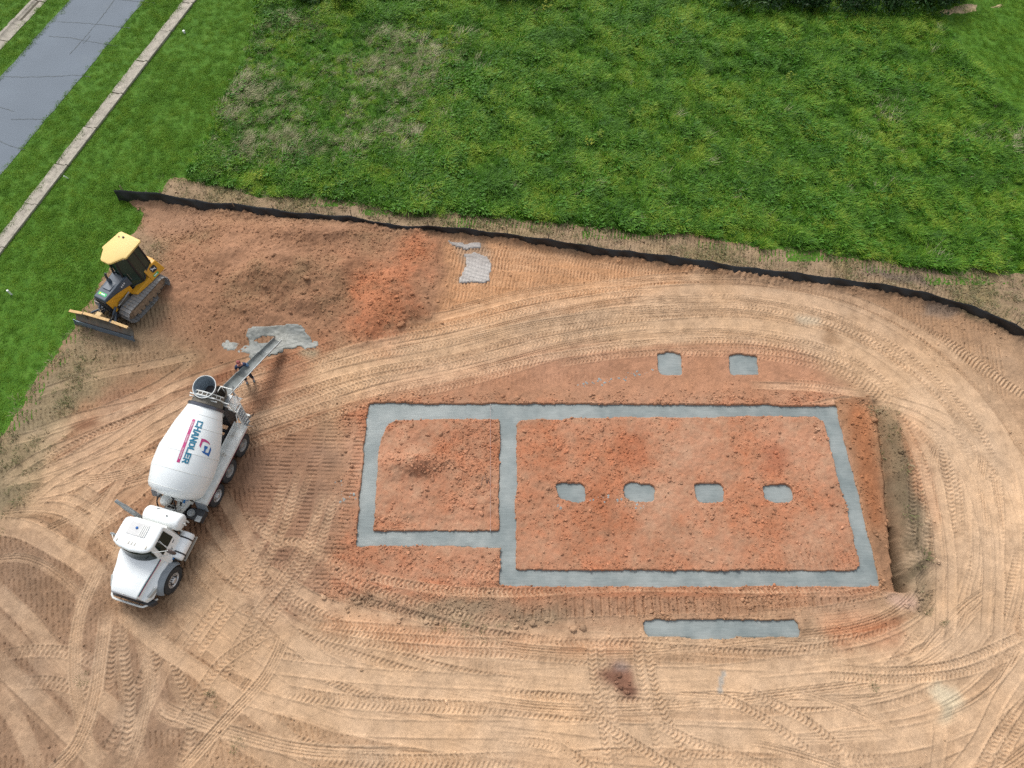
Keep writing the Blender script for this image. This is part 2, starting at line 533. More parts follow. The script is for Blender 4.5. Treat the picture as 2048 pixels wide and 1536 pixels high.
# cleat rows pressed by the tracked machines, field by field
rows(-27, -11, 6.0, 21.0, 4, 0.66, width=0.6, pitch=0.21, skew=0.25, amp=0.05)
rows(-23, -6.0, -2.5, 8.0, 2, 0.66, width=0.6, pitch=0.21, skew=0.25, amp=0.05)
rows(-12.5, -7.2, 5.5, 14.5, 88, 0.60, width=0.55, pitch=0.18, amp=0.042)
rows(-7, 18, -2.5, 4.6, 1, 0.64, width=0.55, pitch=0.22, amp=0.035, strength=0.8)
rows(12, 28, -2.5, 8.0, 8, 0.66, width=0.6, pitch=0.23, amp=0.05)
rows(-3, 8, 20.5, 26.5, -4, 0.5, width=0.46, pitch=0.17, amp=0.05, tan=0.25, duty=0.4)
rows(-6, 4, 16.5, 19.0, 3, 0.62, width=0.55, pitch=0.2, amp=0.03, strength=0.7)
rows(-18, -4, 24.6, 29.5, -8, 0.66, width=0.58, pitch=0.19, amp=0.035, strength=0.6)
rows(-4, 24, 21.0, 28.0, -11, 0.66, width=0.58, pitch=0.2, amp=0.045, strength=0.9)
for yy, st in ((1212, 1.0), (1238, 0.9)):
    cleats([(1030, yy - 4), (1300, yy - 3), (1600, yy - 2), (1850, yy)], 0.62, 0.34, 0.07, 0.12, False, 0.22)
cleats([(1815, 850), (1850, 960), (1865, 1060), (1880, 1200)], 0.7, 0.25, 0.06, 0.1, False)
cleats([(1880, 830), (1960, 930), (2010, 1060), (2030, 1200)], 0.6, 0.25, 0.06, 0.05, False)
for off in (0, 26, 60, 88):
    cleats([(905, 500 + off), (1100, 515 + off), (1300, 545 + off), (1500, 572 + off * 0.6), (1700, 612 + off * 0.3), (1880, 675 + off * 0.2), (2048, 790)], 0.5, 0.17, 0.05, 0.3, False, 0.42)
for off in (0, 22):
    cleats([(1480, 515 - off), (1640, 540 - off), (1800, 570 - off), (1960, 620 - off), (2048, 665 - off)], 0.55, 0.2, 0.045, 0.0, False)


def vehicle(path, gauge=2.0, width=0.5, kind='smooth', tan=0.6, depth=0.03, jit=0.06, world=False, **kw):
    P, s = catmull(np.asarray(path) if world else atl(path), 0.5)
    t = np.gradient(P, axis=0); t /= np.linalg.norm(t, axis=1)[:, None] + 1e-9
    n = np.c_[-t[:, 1], t[:, 0]]
    ph = RNG.random() * 9
    wob = (jit * np.sin(s * 0.5 + ph))[:, None]
    for sg in (-1, 1):
        track(P + n * (sg * gauge / 2 + wob), width, kind, depth, tan, seed=int(RNG.integers(9999)), **kw)


# the lane worn round the foundation by the mixers: many passes beside one another
LOOP = [(120, 1010), (330, 880), (560, 790), (720, 740), (900, 705), (1100, 655), (1300, 628), (1500, 628), (1680, 668), (1820, 750), (1930, 880), (1965, 1030),
        (1960, 1180), (1900, 1290), (1760, 1352), (1500, 1372), (1250, 1376), (1000, 1368), (800, 1335), (620, 1275), (470, 1170), (380, 1090)]
LW = atl(LOOP)
for k in range(34):
    a = int(RNG.integers(0, 14)) if k > 6 else 0
    b = len(LOOP) if k < 7 else min(len(LOOP), a + int(RNG.integers(6, 14)))
    if b - a < 4: continue
    P, s = catmull(LW, 0.8); 
    lo, hi = np.argmin(np.linalg.norm(P - LW[a], axis=1)), np.argmin(np.linalg.norm(P - LW[b - 1], axis=1))
    P = P[lo:hi + 1]
    if len(P) < 6: continue
    t = np.gradient(P, axis=0); t /= np.linalg.norm(t, axis=1)[:, None]; n = np.c_[-t[:, 1], t[:, 0]]
    i = np.arange(len(P)); wide = np.where(P[:, 1] < 6, 1.35, np.where(P[:, 1] < 12, 0.95, 0.62))
    off = wide * (RNG.normal(0, 0.8) + 0.35 * np.sin(i * 0.13 + RNG.random() * 9))
    kind = ('smooth', 'smooth', 'lug', 'lug', 'rib')[int(RNG.integers(5))]
    wd = float(RNG.uniform(0.4, 0.8)) if kind == 'smooth' else 0.32
    vehicle(P + n * off[:, None], 2.0, wd, kind, float(RNG.uniform(0.25, 1.0)), float(RNG.uniform(0.0, 0.04)), world=True, pv=0.55)
# fans of tracks left of the mixer
for p, kd, tn in [([(-20, 1075), (60, 1070), (130, 1095), (200, 1150), (230, 1200)], 'rib', 0.55),
                  ([(0, 1010), (80, 1000), (150, 1030), (205, 1090)], 'smooth', 0.5), ([(20, 1000), (90, 950), (200, 905), (330, 850), (400, 790)], 'smooth', 0.6),
                  ([(0, 930), (100, 900), (220, 850), (330, 800), (420, 740)], 'smooth', 0.45), ([(40, 1040), (140, 990), (220, 935), (320, 905)], 'rib', 0.5),
                  ([(60, 830), (170, 795), (300, 765), (420, 735)], 'smooth', 0.35), ([(70, 980), (150, 930), (260, 880), (370, 840)], 'lug', 0.5),
                  ([(200, 1130), (220, 1070), (280, 970), (330, 890)], 'smooth', 0.55)]:
    vehicle(p, 2.0, 0.42 if kd == 'smooth' else 0.3, kd, tn, 0.03)
for p, kd, tn in [([(178, 1150), (154, 1230), (147, 1330), (158, 1430), (190, 1560)], 'rib', 0.5), ([(222, 1220), (204, 1330), (188, 1430), (140, 1540)], 'rib', 0.55),
                  ([(236, 1240), (224, 1310), (216, 1400)], 'lug', 0.5), ([(250, 1240), (240, 1330), (262, 1430), (290, 1540)], 'rib', 0.5),
                  ([(300, 1230), (312, 1300), (300, 1400), (250, 1540)], 'lug', 0.5), ([(330, 1200), (300, 1310), (255, 1420), (190, 1540)], 'lug', 0.45),
                  ([(0, 1195), (60, 1235), (130, 1320), (190, 1385), (280, 1450)], 'smooth', 0.45), ([(-10, 1345), (60, 1410), (130, 1480), (180, 1550)], 'smooth', 0.35),
                  ([(310, 1400), (330, 1435), (420, 1455), (540, 1490), (700, 1500), (900, 1510)], 'rib', 0.6), ([(180, 1470), (120, 1520), (90, 1560)], 'rib', 0.5),
                  ([(245, 1215), (330, 1290), (430, 1360), (520, 1400), (660, 1430)], 'smooth', 0.6), ([(300, 1225), (390, 1290), (480, 1335), (600, 1350)], 'smooth', 0.55),
                  ([(340, 1210), (430, 1260), (560, 1310), (700, 1340), (860, 1385)], 'lug', 0.6), ([(430, 1200), (350, 1300), (300, 1400), (220, 1540)], 'smooth', 0.5),
                  ([(380, 1170), (450, 1230), (560, 1330), (700, 1400), (900, 1450), (1200, 1490)], 'smooth', 0.6), ([(560, 1260), (545, 1300), (520, 1330), (460, 1420), (400, 1540)], 'rib', 0.5),
                  ([(480, 1290), (430, 1380), (380, 1470), (350, 1560)], 'lug', 0.5), ([(520, 1360), (640, 1400), (740, 1450), (900, 1500), (1050, 1560)], 'smooth', 0.55)]:
    track(atl(p), 0.44 if kd == 'smooth' else 0.3, kd, 0.035, tn, seed=int(RNG.integers(9999)))
for p in [[(600, 940), (560, 1030), (505, 1110), (430, 1200)], [(622, 945), (582, 1035), (527, 1115), (452, 1205)], [(660, 985), (610, 1075), (545, 1180), (500, 1240)],
          [(682, 990), (632, 1080), (567, 1185), (520, 1245)], [(440, 1020), (500, 1110), (560, 1190)], [(420, 1040), (478, 1125), (535, 1200)]]:
    track(atl(p), 0.28, 'lug', 0.028, 0.6, pitch=0.16)
# the sweeps one can follow west and south of the mixer, read off an enlarged view of that corner
def q_(*pts): return atl([(x / 1.2393, 768 + y / 1.2393) for x, y in pts])


for pts, wd, kd, tn, dp in [
    (q_((-40, 345), (50, 358), (110, 385), (210, 445), (262, 505)), 0.75, 'smooth', 0.85, 0.02), (q_((-30, 490), (70, 590), (150, 690), (240, 775), (340, 860)), 0.55, 'smooth', 0.75, 0.01),
    (q_((-30, 560), (60, 650), (140, 740), (230, 830)), 0.40, 'smooth', 0.55, 0.0), (q_((-30, 665), (100, 790), (200, 890), (270, 960)), 0.60, 'smooth', 0.75, 0.01), (q_((-20, 740), (50, 850), (100, 970)), 0.5, 'smooth', 0.65, 0.0),
    (q_((0, 672), (90, 660), (180, 668), (250, 700)), 0.42, 'block', 0.7, 0.01), (q_((30, 742), (120, 738), (200, 760), (270, 790)), 0.42, 'block', 0.6, 0.01),
    (q_((255, 440), (203, 560), (186, 680), (196, 800), (235, 970)), 0.42, 'rib', 0.85, 0.02), (q_((264, 560), (250, 680), (228, 800), (186, 900), (120, 970)), 0.45, 'rib', 0.9, 0.02),
    (q_((300, 585), (312, 700), (322, 800), (300, 970)), 0.34, 'lug', 0.75, 0.03), (q_((338, 590), (368, 720), (350, 850), (310, 970)), 0.36, 'rib', 0.7, 0.02), (q_((392, 585), (430, 690), (470, 800), (470, 960)), 0.34, 'lug', 0.7, 0.03),
    (q_((290, 560), (400, 650), (540, 745), (680, 850), (780, 950)), 0.50, 'smooth', 0.9, 0.02), (q_((430, 545), (560, 655), (700, 740), (850, 825), (1020, 865), (1290, 900)), 0.85, 'smooth', 1.0, 0.03),
    (q_((440, 500), (560, 600), (690, 700), (800, 765), (950, 838)), 0.55, 'smooth', 0.85, 0.02), (q_((640, 540), (740, 640), (840, 710), (1000, 752), (1290, 770)), 0.6, 'smooth', 0.9, 0.02),
    (q_((740, 590), (900, 612), (1100, 636), (1290, 640)), 0.34, 'lug', 0.8, 0.02), (q_((760, 615), (900, 640), (1100, 662), (1290, 668)), 0.34, 'lug', 0.75, 0.02),
    (q_((708, 235), (660, 370), (590, 480), (505, 590), (430, 690)), 0.32, 'lug', 0.9, 0.025), (q_((738, 240), (692, 380), (622, 495), (535, 605), (470, 700)), 0.32, 'lug', 0.9, 0.025),
    (q_((800, 265), (762, 400), (700, 490), (636, 570), (560, 690)), 0.32, 'lug', 0.85, 0.025), (q_((828, 270), (790, 410), (730, 505), (665, 590), (600, 700)), 0.32, 'lug', 0.85, 0.025),
    (q_((540, 250), (590, 340), (650, 440)), 0.5, 'smooth', 0.7, 0.01), (q_((505, 320), (560, 400), (610, 470)), 0.4, 'smooth', 0.7, 0.01), (q_((470, 420), (560, 520), (660, 560)), 0.5, 'smooth', 0.7, 0.0),
    (q_((398, 770), (405, 800), (460, 825), (580, 865), (760, 908), (1000, 918)), 0.45, 'rib', 0.9, 0.02), (q_((700, 600), (700, 640), (650, 735), (545, 850), (440, 970)), 0.42, 'rib', 0.85, 0.02),
    (q_((690, 600), (620, 640), (540, 700), (480, 790), (400, 900)), 0.4, 'lug', 0.65, 0.02), (q_((650, 695), (900, 722), (1290, 742)), 0.5, 'smooth', 0.85, 0.02), (q_((690, 760), (900, 790), (1290, 806)), 0.45, 'lug', 0.7, 0.02),
    (q_((600, 770), (760, 815), (900, 850), (1290, 856)), 0.55, 'smooth', 0.85, 0.02), (q_((780, 925), (1000, 938), (1290, 930)), 0.5, 'lug', 0.7, 0.02),
    (q_((40, 300), (160, 312), (246, 372)), 0.45, 'smooth', 0.8, 0.03), (q_((70, 285), (180, 285), (280, 340)), 0.3, 'smooth', 0.75, 0.03), (q_((50, 280), (180, 250), (300, 170), (410, 90)), 0.4, 'smooth', 0.8, 0.03),
    (q_((100, 215), (250, 150), (410, 50)), 0.35, 'smooth', 0.75, 0.03), (q_((90, 240), (230, 190), (340, 110), (480, 20)), 0.4, 'smooth', 0.8, 0.03), (q_((170, 240), (280, 228), (380, 200)), 0.35, 'rib', 0.7, 0.02),
    (q_((60, 300), (150, 230), (240, 190), (350, 150)), 0.35, 'smooth', 0.7, 0.03), (q_((180, 120), (330, 60), (470, -20)), 0.4, 'smooth', 0.7, 0.02), (q_((330, 320), (300, 400), (262, 470)), 0.4, 'smooth', 0.7, 0.02)]:
    track(pts, wd, kd, dp, tn, seed=int(wd * 977), ends=1.2, pv=0.15)
# crossings at the bottom and on the right
for p, kd in [([(1182, 1262), (1186, 1340), (1200, 1420), (1222, 1560)], 'lug'), ([(1200, 1262), (1206, 1340), (1224, 1420), (1250, 1560)], 'lug'),
              ([(1272, 1255), (1280, 1340), (1300, 1430), (1330, 1560)], 'lug'), ([(1290, 1255), (1302, 1340), (1330, 1430), (1400, 1560)], 'lug'),
              ([(1140, 1380), (1200, 1440), (1290, 1500), (1400, 1570)], 'lug'), ([(1300, 1440), (1380, 1480), (1470, 1510), (1600, 1560)], 'lug'),
              ([(1480, 1372), (1560, 1412), (1640, 1460), (1720, 1540)], 'lug'), ([(1420, 1385), (1500, 1420), (1590, 1480), (1680, 1560)], 'lug'),
              ([(1560, 1375), (1640, 1395), (1740, 1435), (1800, 1480)], 'rib'), ([(1480, 1485), (1560, 1500), (1660, 1530), (1720, 1560)], 'rib'),
              ([(1690, 1240), (1700, 1290), (1715, 1320)], 'lug'), ([(1780, 1240), (1792, 1290)], 'lug'), ([(1850, 1250), (1800, 1310), (1760, 1350)], 'lug'),
              ([(2048, 1150), (1960, 1190), (1900, 1240), (1830, 1320)], 'rib'), ([(2040, 1090), (2020, 1180), (2000, 1260)], 'block'), ([(2048, 1330), (2000, 1400), (1960, 1480), (1900, 1560)], 'smooth'),
              ([(2048, 1400), (1990, 1480), (1950, 1560)], 'lug'), ([(2060, 1420), (2010, 1500), (1980, 1560)], 'lug'), ([(1720, 1400), (1760, 1440), (1840, 1500)], 'smooth'),
              ([(1650, 1330), (1750, 1342), (1900, 1330), (2048, 1270)], 'lug'), ([(1650, 1350), (1800, 1358), (1940, 1340), (2060, 1290)], 'lug'), ([(1860, 1400), (1880, 1460), (1870, 1560)], 'smooth'),
              ([(1010, 1480), (1100, 1490), (1160, 1520), (1220, 1570)], 'lug'), ([(1080, 1470), (1130, 1510), (1160, 1570)], 'smooth')]:
    track(atl(p), 0.30 if kd != 'smooth' else 0.45, kd, 0.03, 0.7, pitch=0.17)
for p in [[(1790, 830), (1840, 930), (1868, 1040), (1880, 1160), (1875, 1290)], [(1810, 830), (1862, 925), (1892, 1040), (1905, 1160), (1898, 1290)],
          [(1800, 822), (1900, 900), (1950, 1000), (1975, 1120), (1970, 1280)], [(1850, 830), (1930, 910), (1985, 1020), (2000, 1150), (1995, 1300)],
          [(1760, 790), (1900, 840), (2000, 940), (2048, 1050)], [(1560, 830), (1700, 800), (1830, 830), (1940, 900)], [(1500, 770), (1620, 775), (1740, 790)]]:
    track(atl(p), 0.34, 'smooth', 0.035, 0.75)
for p in [[(1570, 765), (1640, 770), (1700, 782)], [(820, 720), (840, 725), (900, 735)], [(640, 1255), (800, 1275), (950, 1282)], [(620, 1245), (800, 1258), (960, 1268)]]:
    track(atl(p), 0.3, 'lug', 0.02, 0.55, pitch=0.17)

# ---- colours of the soil itself
N4 = fbm(gx, gy, 2.2, 5, 71, 0.6); N5 = fbm(gx, gy, 0.35, 4, 72, 0.65)
COLR = np.empty((NY, NX, 3), np.float32); COLR[:] = tone(172, 134, 102)


def paint(m, rgb, k=1.0):
    w = np.clip(m * k, 0, 1)[..., None]
    COLR[:] = COLR * (1 - w) + w * np.array(tone(*rgb), np.float32)


bottom = zone([(560, 1270), (1200, 1290), (1700, 1300), (1900, 1250), (1900, 900), (1700, 760), (2100, 640), (2500, 800), (2400, 1650), (300, 1650), (300, 1500)], 1.5, 0.8)
paint(bottom, (188, 150, 116))
paint(zone([(0, 866), (75, 765), (140, 660), (300, 470), (330, 560), (300, 680), (210, 790), (130, 880), (60, 1010), (0, 1050), (-200, 1200), (-300, 900)], 0.9, 0.6), (146, 128, 98), 0.9)
paint(zone([(300, 640), (520, 680), (650, 800), (640, 1100), (560, 1260), (420, 1080), (300, 1100), (200, 1000), (110, 880), (210, 790)], 0.9, 0.6), (164, 120, 90), 0.85)
paint(zone([(-200, 1200), (0, 1050), (210, 1090), (230, 1230), (420, 1450), (300, 1650), (-300, 1650)], 1.2, 0.6), (158, 124, 97), 0.85)
paint(zone([(500, 900), (670, 880), (690, 1000), (650, 1220), (560, 1230), (480, 1100)], 0.8, 0.5), (160, 122, 97), 0.8)
paint(zone([(300, 480), (400, 430), (520, 440), (700, 450), (900, 480), (930, 560), (900, 640), (720, 705), (560, 670), (430, 690), (330, 620)], 0.8, 0.5), (168, 122, 91), 0.9)
paint(np.clip(zone([(280, 450), (340, 470), (330, 560), (300, 660), (420, 700), (400, 740), (200, 760), (150, 660), (250, 560)], 0.8, 0.5), 0, 1), (152, 126, 98), 0.8)
paint(np.clip(heap * (1.4 * N4 + 0.6 * N5 - 0.05), 0, 1), (140, 120, 92), 0.5)
paint(np.clip(heap * (-1.2 * N4 + 0.6 * N5 - 0.1), 0, 1), (176, 128, 96), 0.7)
paint(zone([(250, 400), (420, 425), (420, 470), (300, 480), (280, 440)], 0.4, 0.3), (164, 124, 96), 0.9)
paint(zone([(900, 480), (1150, 505), (1400, 540), (1300, 600), (1000, 640), (700, 720), (880, 640)], 0.7, 0.5), (206, 150, 106), 0.8)
for p, k in [([(700, 560), (735, 560), (850, 460), (845, 560), (830, 650), (800, 690), (730, 690), (700, 640)], 0.9), ([(830, 455), (880, 470), (870, 540), (830, 520)], 0.5),
             ([(540, 730), (640, 690), (640, 720), (560, 780), (520, 800), (500, 770)], 0.55), ([(690, 500), (740, 520), (730, 700), (700, 690)], 0.4)]:
    paint(np.clip(zone(p, 1.0, 0.9) * (1.0 + 0.8 * N5 + 0.6 * N1), 0, 1), (188, 118, 82), k * 0.8)
paint(padz, (190, 134, 102), 0.95)
paint(zone([(1040, 690), (1560, 680), (1720, 800), (700, 800), (800, 750)], 0.8, 0.5), (186, 132, 100), 0.85)
paint(padz * np.clip((0.7 * N4 + 0.5 * N5) * 1.9 + 0.1, 0, 1), (182, 112, 78), 0.65)
paint(padz * np.clip(-(0.6 * N4 + 0.6 * N5) * 2.0 - 0.1, 0, 1), (206, 158, 124), 0.8)
paint(zone([(1240, 870), (1290, 860), (1300, 940), (1240, 930)], 0.5, 0.4), (176, 102, 68), 0.6)
paint(zone([(1520, 890), (1570, 880), (1575, 940), (1520, 945)], 0.5, 0.4), (172, 98, 68), 0.6)
paint(zone([(640, 1190), (1000, 1180), (1740, 1180), (1740, 1230), (1280, 1260), (1000, 1290), (640, 1225)], 0.6, 0.5), (172, 128, 98), 0.75)
paint(zone([(1000, 1170), (1760, 1172), (1760, 1186), (1000, 1190)], 0.3, 0.2), (182, 114, 78), 0.7)
paint(zone([(650, 1230), (900, 1255), (960, 1290), (1280, 1275), (1280, 1300), (900, 1300), (640, 1250)], 0.4, 0.4), (198, 122, 76), 0.6)
paint(zone([(1640, 1235), (1800, 1230), (1800, 1290), (1680, 1300)], 0.4, 0.3), (190, 112, 72), 0.7)
paint(np.clip(zone([(660, 1200), (700, 1190), (1000, 1200), (1260, 1230), (1000, 1265), (900, 1260)], 0.4, 0.5) * (0.5 + 1.5 * N4), 0, 1), (150, 132, 108), 0.7)
paint(exc, (176, 130, 96), 0.9)
paint(zone([(1690, 800), (1735, 800), (1765, 950), (1775, 1060), (1740, 1060), (1710, 930)], 0.4, 0.3), (172, 108, 70), 0.8)
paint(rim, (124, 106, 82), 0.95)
paint(zone([(1790, 830), (1830, 830), (1880, 1000), (1880, 1080), (1840, 1000)], 0.5, 0.4), (186, 118, 80), 0.6)
beyond = zone([(300, 350), (560, 380), (800, 415), (1150, 450), (1500, 490), (1800, 530), (2100, 545), (2400, 800), (2070, 690), (1870, 600), (1640, 562), (1400, 530), (1200, 504), (1000, 474), (760, 452), (600, 436), (420, 418), (300, 398)], 0.3, 0.3)
paint(beyond, (164, 138, 108), 0.85)
paint(beyond * np.clip(N4 * 2, 0, 1), (140, 128, 88), 0.6)
paint(zone([(1720, 535), (1850, 555), (1870, 575), (1800, 565), (1720, 548)], 0.3, 0.4), (104, 92, 84), 0.7)
paint(zone([(1850, 605), (1920, 620), (1890, 640), (1840, 625)], 0.3, 0.4), (120, 108, 98), 0.6)
paint(zone([(900, 484), (960, 480), (985, 510), (975, 560), (920, 568), (925, 520)], 0.3, 0.3), (158, 138, 118), 0.5)
# dust on the driven lanes, patchy, plus the groove shade carried in TT
lane = zone([(620, 730), (900, 680), (1100, 630), (1300, 598), (1500, 594), (1680, 625), (1840, 700), (1980, 820), (2048, 1000), (2048, 1350), (1800, 1530), (600, 1530), (500, 1350), (640, 1300),
             (1000, 1318), (1500, 1322), (1800, 1310), (1870, 1240), (1870, 1050), (1800, 850), (1680, 735), (1500, 682), (1300, 690), (1100, 712), (880, 755), (640, 800)], 0.8, 0.5)
low = sstep(9, 4, GY)
paint(np.clip(lane * (0.62 - 0.12 * low + 0.5 * N4), 0, 1), (206, 166, 128), 0.55)
tan_rgb = np.array(tone(214, 178, 142), np.float32)
w = np.clip(TT * (0.95 + 0.4 * N5), 0, 1)[..., None] * 0.9
COLR = COLR * (1 - w) + w * (0.62 * tan_rgb + 0.38 * COLR * 1.35)
# damp spots, darker patches, slurry dust
paint(zone([(1198, 1350), (1222, 1336), (1236, 1322), (1262, 1330), (1270, 1350), (1275, 1385), (1268, 1396), (1240, 1390), (1215, 1375)], 0.3, 0.30), (140, 98, 76), 1.0)
paint(zone([(1227, 1336), (1240, 1324), (1262, 1331), (1256, 1340)], 0.2, 0.12), (168, 150, 138), 0.8)
paint(zone([(560, 690), (660, 660), (680, 700), (620, 740), (520, 800), (470, 860), (500, 800)], 0.6, 0.4), (150, 92, 62), 0.55)  # darker red brown patch right of the chute
paint(zone([(598, 700), (640, 702), (632, 718), (606, 716)], 0.2, 0.1), (172, 160, 132), 0.7)
paint(zone([(440, 735), (480, 720), (440, 770), (400, 780)], 0.3, 0.2), (140, 88, 62), 0.6)
paint(zone([(140, 850), (190, 830), (195, 850), (160, 862)], 0.2, 0.2), (126, 84, 60), 0.8)
paint(zone([(1655, 600 + 50), (1690, 682), (1660, 690), (1640, 680)], 0.2, 0.3), (150, 112, 80), 0.6)
paint(zone([(1850, 1385), (1880, 1370), (1930, 1390), (1900, 1430), (1870, 1440), (1880, 1400)], 0.3, 0.3), (214, 196, 164), 0.8)
paint(zone([(1790, 1190), (1830, 1190), (1830, 1215), (1760, 1200)], 0.3, 0.2), (206, 168, 148), 0.7)
paint(zone([(1590, 632), (1640, 640), (1630, 650), (1590, 645)], 0.2, 0.2), (190, 176, 150), 0.6)
paint(zone([(1440, 1340), (1452, 1340), (1445, 1385), (1436, 1385)], 0.1, 0.1), (178, 170, 158), 0.8)
paint(zone([(725, 535), (1300, 535), (1300, 536)], 0.3, 0.3), (170, 128, 92), 0.0)
COLR *= (1 + 0.22 * N5 + 0.14 * N1 + 0.10 * N3)[..., None]
COLR[..., 0] *= 1 + 0.05 * N4; COLR[..., 2] *= 1 - 0.07 * N4
# crumbs: paler and darker single lumps
rs = np.random.default_rng(5).random((NY, NX)).astype(np.float32)
COLR *= (1 + 0.10 * (boxblur(rs, 1) - 0.5) * 3)[..., None]
COLR *= np.array([0.985, 1.035, 1.08], np.float32)
COLR = np.clip(COLR, 0.01, 0.9)

HZ = HB + HD * (1 - foot)
HZ += (1 - foot) * (0.012 + 0.012 * padz + 0.012 * heap) * N2
HZ -= 0.5 * sstep(0.5, 0.05, dirt)                       # dips under the turf at its edge


def gz(x, y):
    ix = int(round((x - gx[0]) / RES)); iy = int(round((y - gy[0]) / RES))
    if 0 <= ix < NX and 0 <= iy < NY and dirt[iy, ix] > 0.45: return float(HZ[iy, ix])
    return 0.0


keep = dirt > 0.02
V = np.c_[GX.ravel(), GY.ravel(), HZ.ravel()]
ii = np.arange(NX * NY).reshape(NY, NX)
cell = keep[:-1, :-1] & keep[1:, :-1] & keep[:-1, 1:] & keep[1:, 1:]
Fq = np.stack([ii[:-1, :-1][cell], ii[:-1, 1:][cell], ii[1:, 1:][cell], ii[1:, :-1][cell]], 1)
used = np.zeros(NX * NY, bool); used[Fq.ravel()] = True
remap = np.cumsum(used) - 1
soil_m, n, l, p = nt('clay soil')
p.inputs['Roughness'].default_value = 0.95
p.inputs['Specular IOR Level'].default_value = 0.15
va = n.new('ShaderNodeVertexColor'); va.layer_name = 'soil'
tc = n.new('ShaderNodeTexCoord')
nz = n.new('ShaderNodeTexNoise'); nz.inputs['Scale'].default_value = 22; nz.inputs['Detail'].default_value = 8; nz.inputs['Roughness'].default_value = 0.7
l.new(tc.outputs['Object'], nz.inputs['Vector'])
mr = n.new('ShaderNodeMapRange'); mr.inputs[1].default_value = 0.3; mr.inputs[2].default_value = 0.7; mr.inputs[3].default_value = 0.78; mr.inputs[4].default_value = 1.22
l.new(nz.outputs['Fac'], mr.inputs[0])
mx = n.new('ShaderNodeMix'); mx.data_type = 'RGBA'; mx.blend_type = 'MULTIPLY'; mx.inputs[0].default_value = 1
l.new(va.outputs['Color'], mx.inputs[6]); l.new(mr.outputs[0], mx.inputs[7]); l.new(mx.outputs[2], p.inputs['Base Color'])
bp = n.new('ShaderNodeBump'); bp.inputs['Strength'].default_value = 0.6; bp.inputs['Distance'].default_value = 0.03
l.new(nz.outputs['Fac'], bp.inputs['Height']); l.new(bp.outputs[0], p.inputs['Normal'])
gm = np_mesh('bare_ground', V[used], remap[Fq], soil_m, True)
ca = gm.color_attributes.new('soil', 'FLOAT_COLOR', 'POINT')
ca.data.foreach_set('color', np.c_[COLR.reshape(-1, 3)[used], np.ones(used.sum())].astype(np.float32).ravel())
bare = link(bpy.data.objects.new('bare_ground', gm))
tag(bare, kind='structure')
print('bare ground quads', len(Fq))
# ================================================================ TURF, ROAD, KERBS
def turf_mat(name, cols, sc=1.2, rough=0.9):
    m, n, l, p = nt(name)
    p.inputs['Roughness'].default_value = rough
    p.inputs['Specular IOR Level'].default_value = 0.2
    g = n.new('ShaderNodeNewGeometry')
    a = n.new('ShaderNodeTexNoise'); a.inputs['Scale'].default_value = sc; a.inputs['Detail'].default_value = 7; a.inputs['Roughness'].default_value = 0.7
    l.new(g.outputs['Position'], a.inputs['Vector'])
    cr = n.new('ShaderNodeValToRGB')
    e = cr.color_ramp.elements
    e[0].position = 0.30; e[0].color = (*cols[0], 1); e[1].position = 0.70; e[1].color = (*cols[-1], 1)
    for i, c in enumerate(cols[1:-1]):
        x = e.new(0.30 + 0.4 * (i + 1) / (len(cols) - 1)); x.color = (*c, 1)
    l.new(a.outputs['Fac'], cr.inputs[0])
    b = n.new('ShaderNodeTexNoise'); b.inputs['Scale'].default_value = 30; b.inputs['Detail'].default_value = 4
    l.new(g.outputs['Position'], b.inputs['Vector'])
    mr = n.new('ShaderNodeMapRange'); mr.inputs[1].default_value = 0.3; mr.inputs[2].default_value = 0.7; mr.inputs[3].default_value = 0.6; mr.inputs[4].default_value = 1.35
    l.new(b.outputs['Fac'], mr.inputs[0])
    mx = n.new('ShaderNodeMix'); mx.data_type = 'RGBA'; mx.blend_type = 'MULTIPLY'; mx.inputs[0].default_value = 1
    l.new(cr.outputs[0], mx.inputs[6]); l.new(mr.outputs[0], mx.inputs[7]); l.new(mx.outputs[2], p.inputs['Base Color'])
    return m


M_field = turf_mat('turf ground', [(0.042, 0.110, 0.010), (0.060, 0.145, 0.012), (0.085, 0.165, 0.020)])
ax = np.r_[-900, -500, -250, -120, -80, np.arange(-60, 60.1, 0.75), 80, 120, 250, 500, 900]
ay = np.r_[-400, -150, -60, -30, np.arange(-15, 75.1, 0.75), 90, 130, 260, 600, 1200, 2000]
FXg, FYg = np.meshgrid(ax, ay)
inner = np.zeros(FXg.shape)
dm = bil(boxblur(inside(atl(DIRT_PX), CX, CY).astype(float), 9), FXg, FYg)
dm *= (FXg > gx[0]) & (FXg < gx[-1] - 1) & (FYg > gy[0] + 0.8) & (FYg < gy[-1])
FZ = -0.015 - 1.6 * (dm > 0.985)
jj = np.arange(FXg.size).reshape(FXg.shape)
fm = np_mesh('field', np.c_[FXg.ravel(), FYg.ravel(), FZ.ravel()], np.stack([jj[:-1, :-1].ravel(), jj[:-1, 1:].ravel(), jj[1:, 1:].ravel(), jj[1:, :-1].ravel()], 1), M_field)
tag(link(bpy.data.objects.new('ground', fm)), kind='structure')

RD = np.array([0.25, 0.968]); RD /= np.linalg.norm(RD); RN_ = np.array([RD[1], -RD[0]])     # along the road, across it to the right
R0 = np.array([-24.41, 45.18])                                                              # right edge of the asphalt


def rp(s, w, z=0.0):
    q = R0 + RD * s + RN_ * w
    return (q[0], q[1], z)


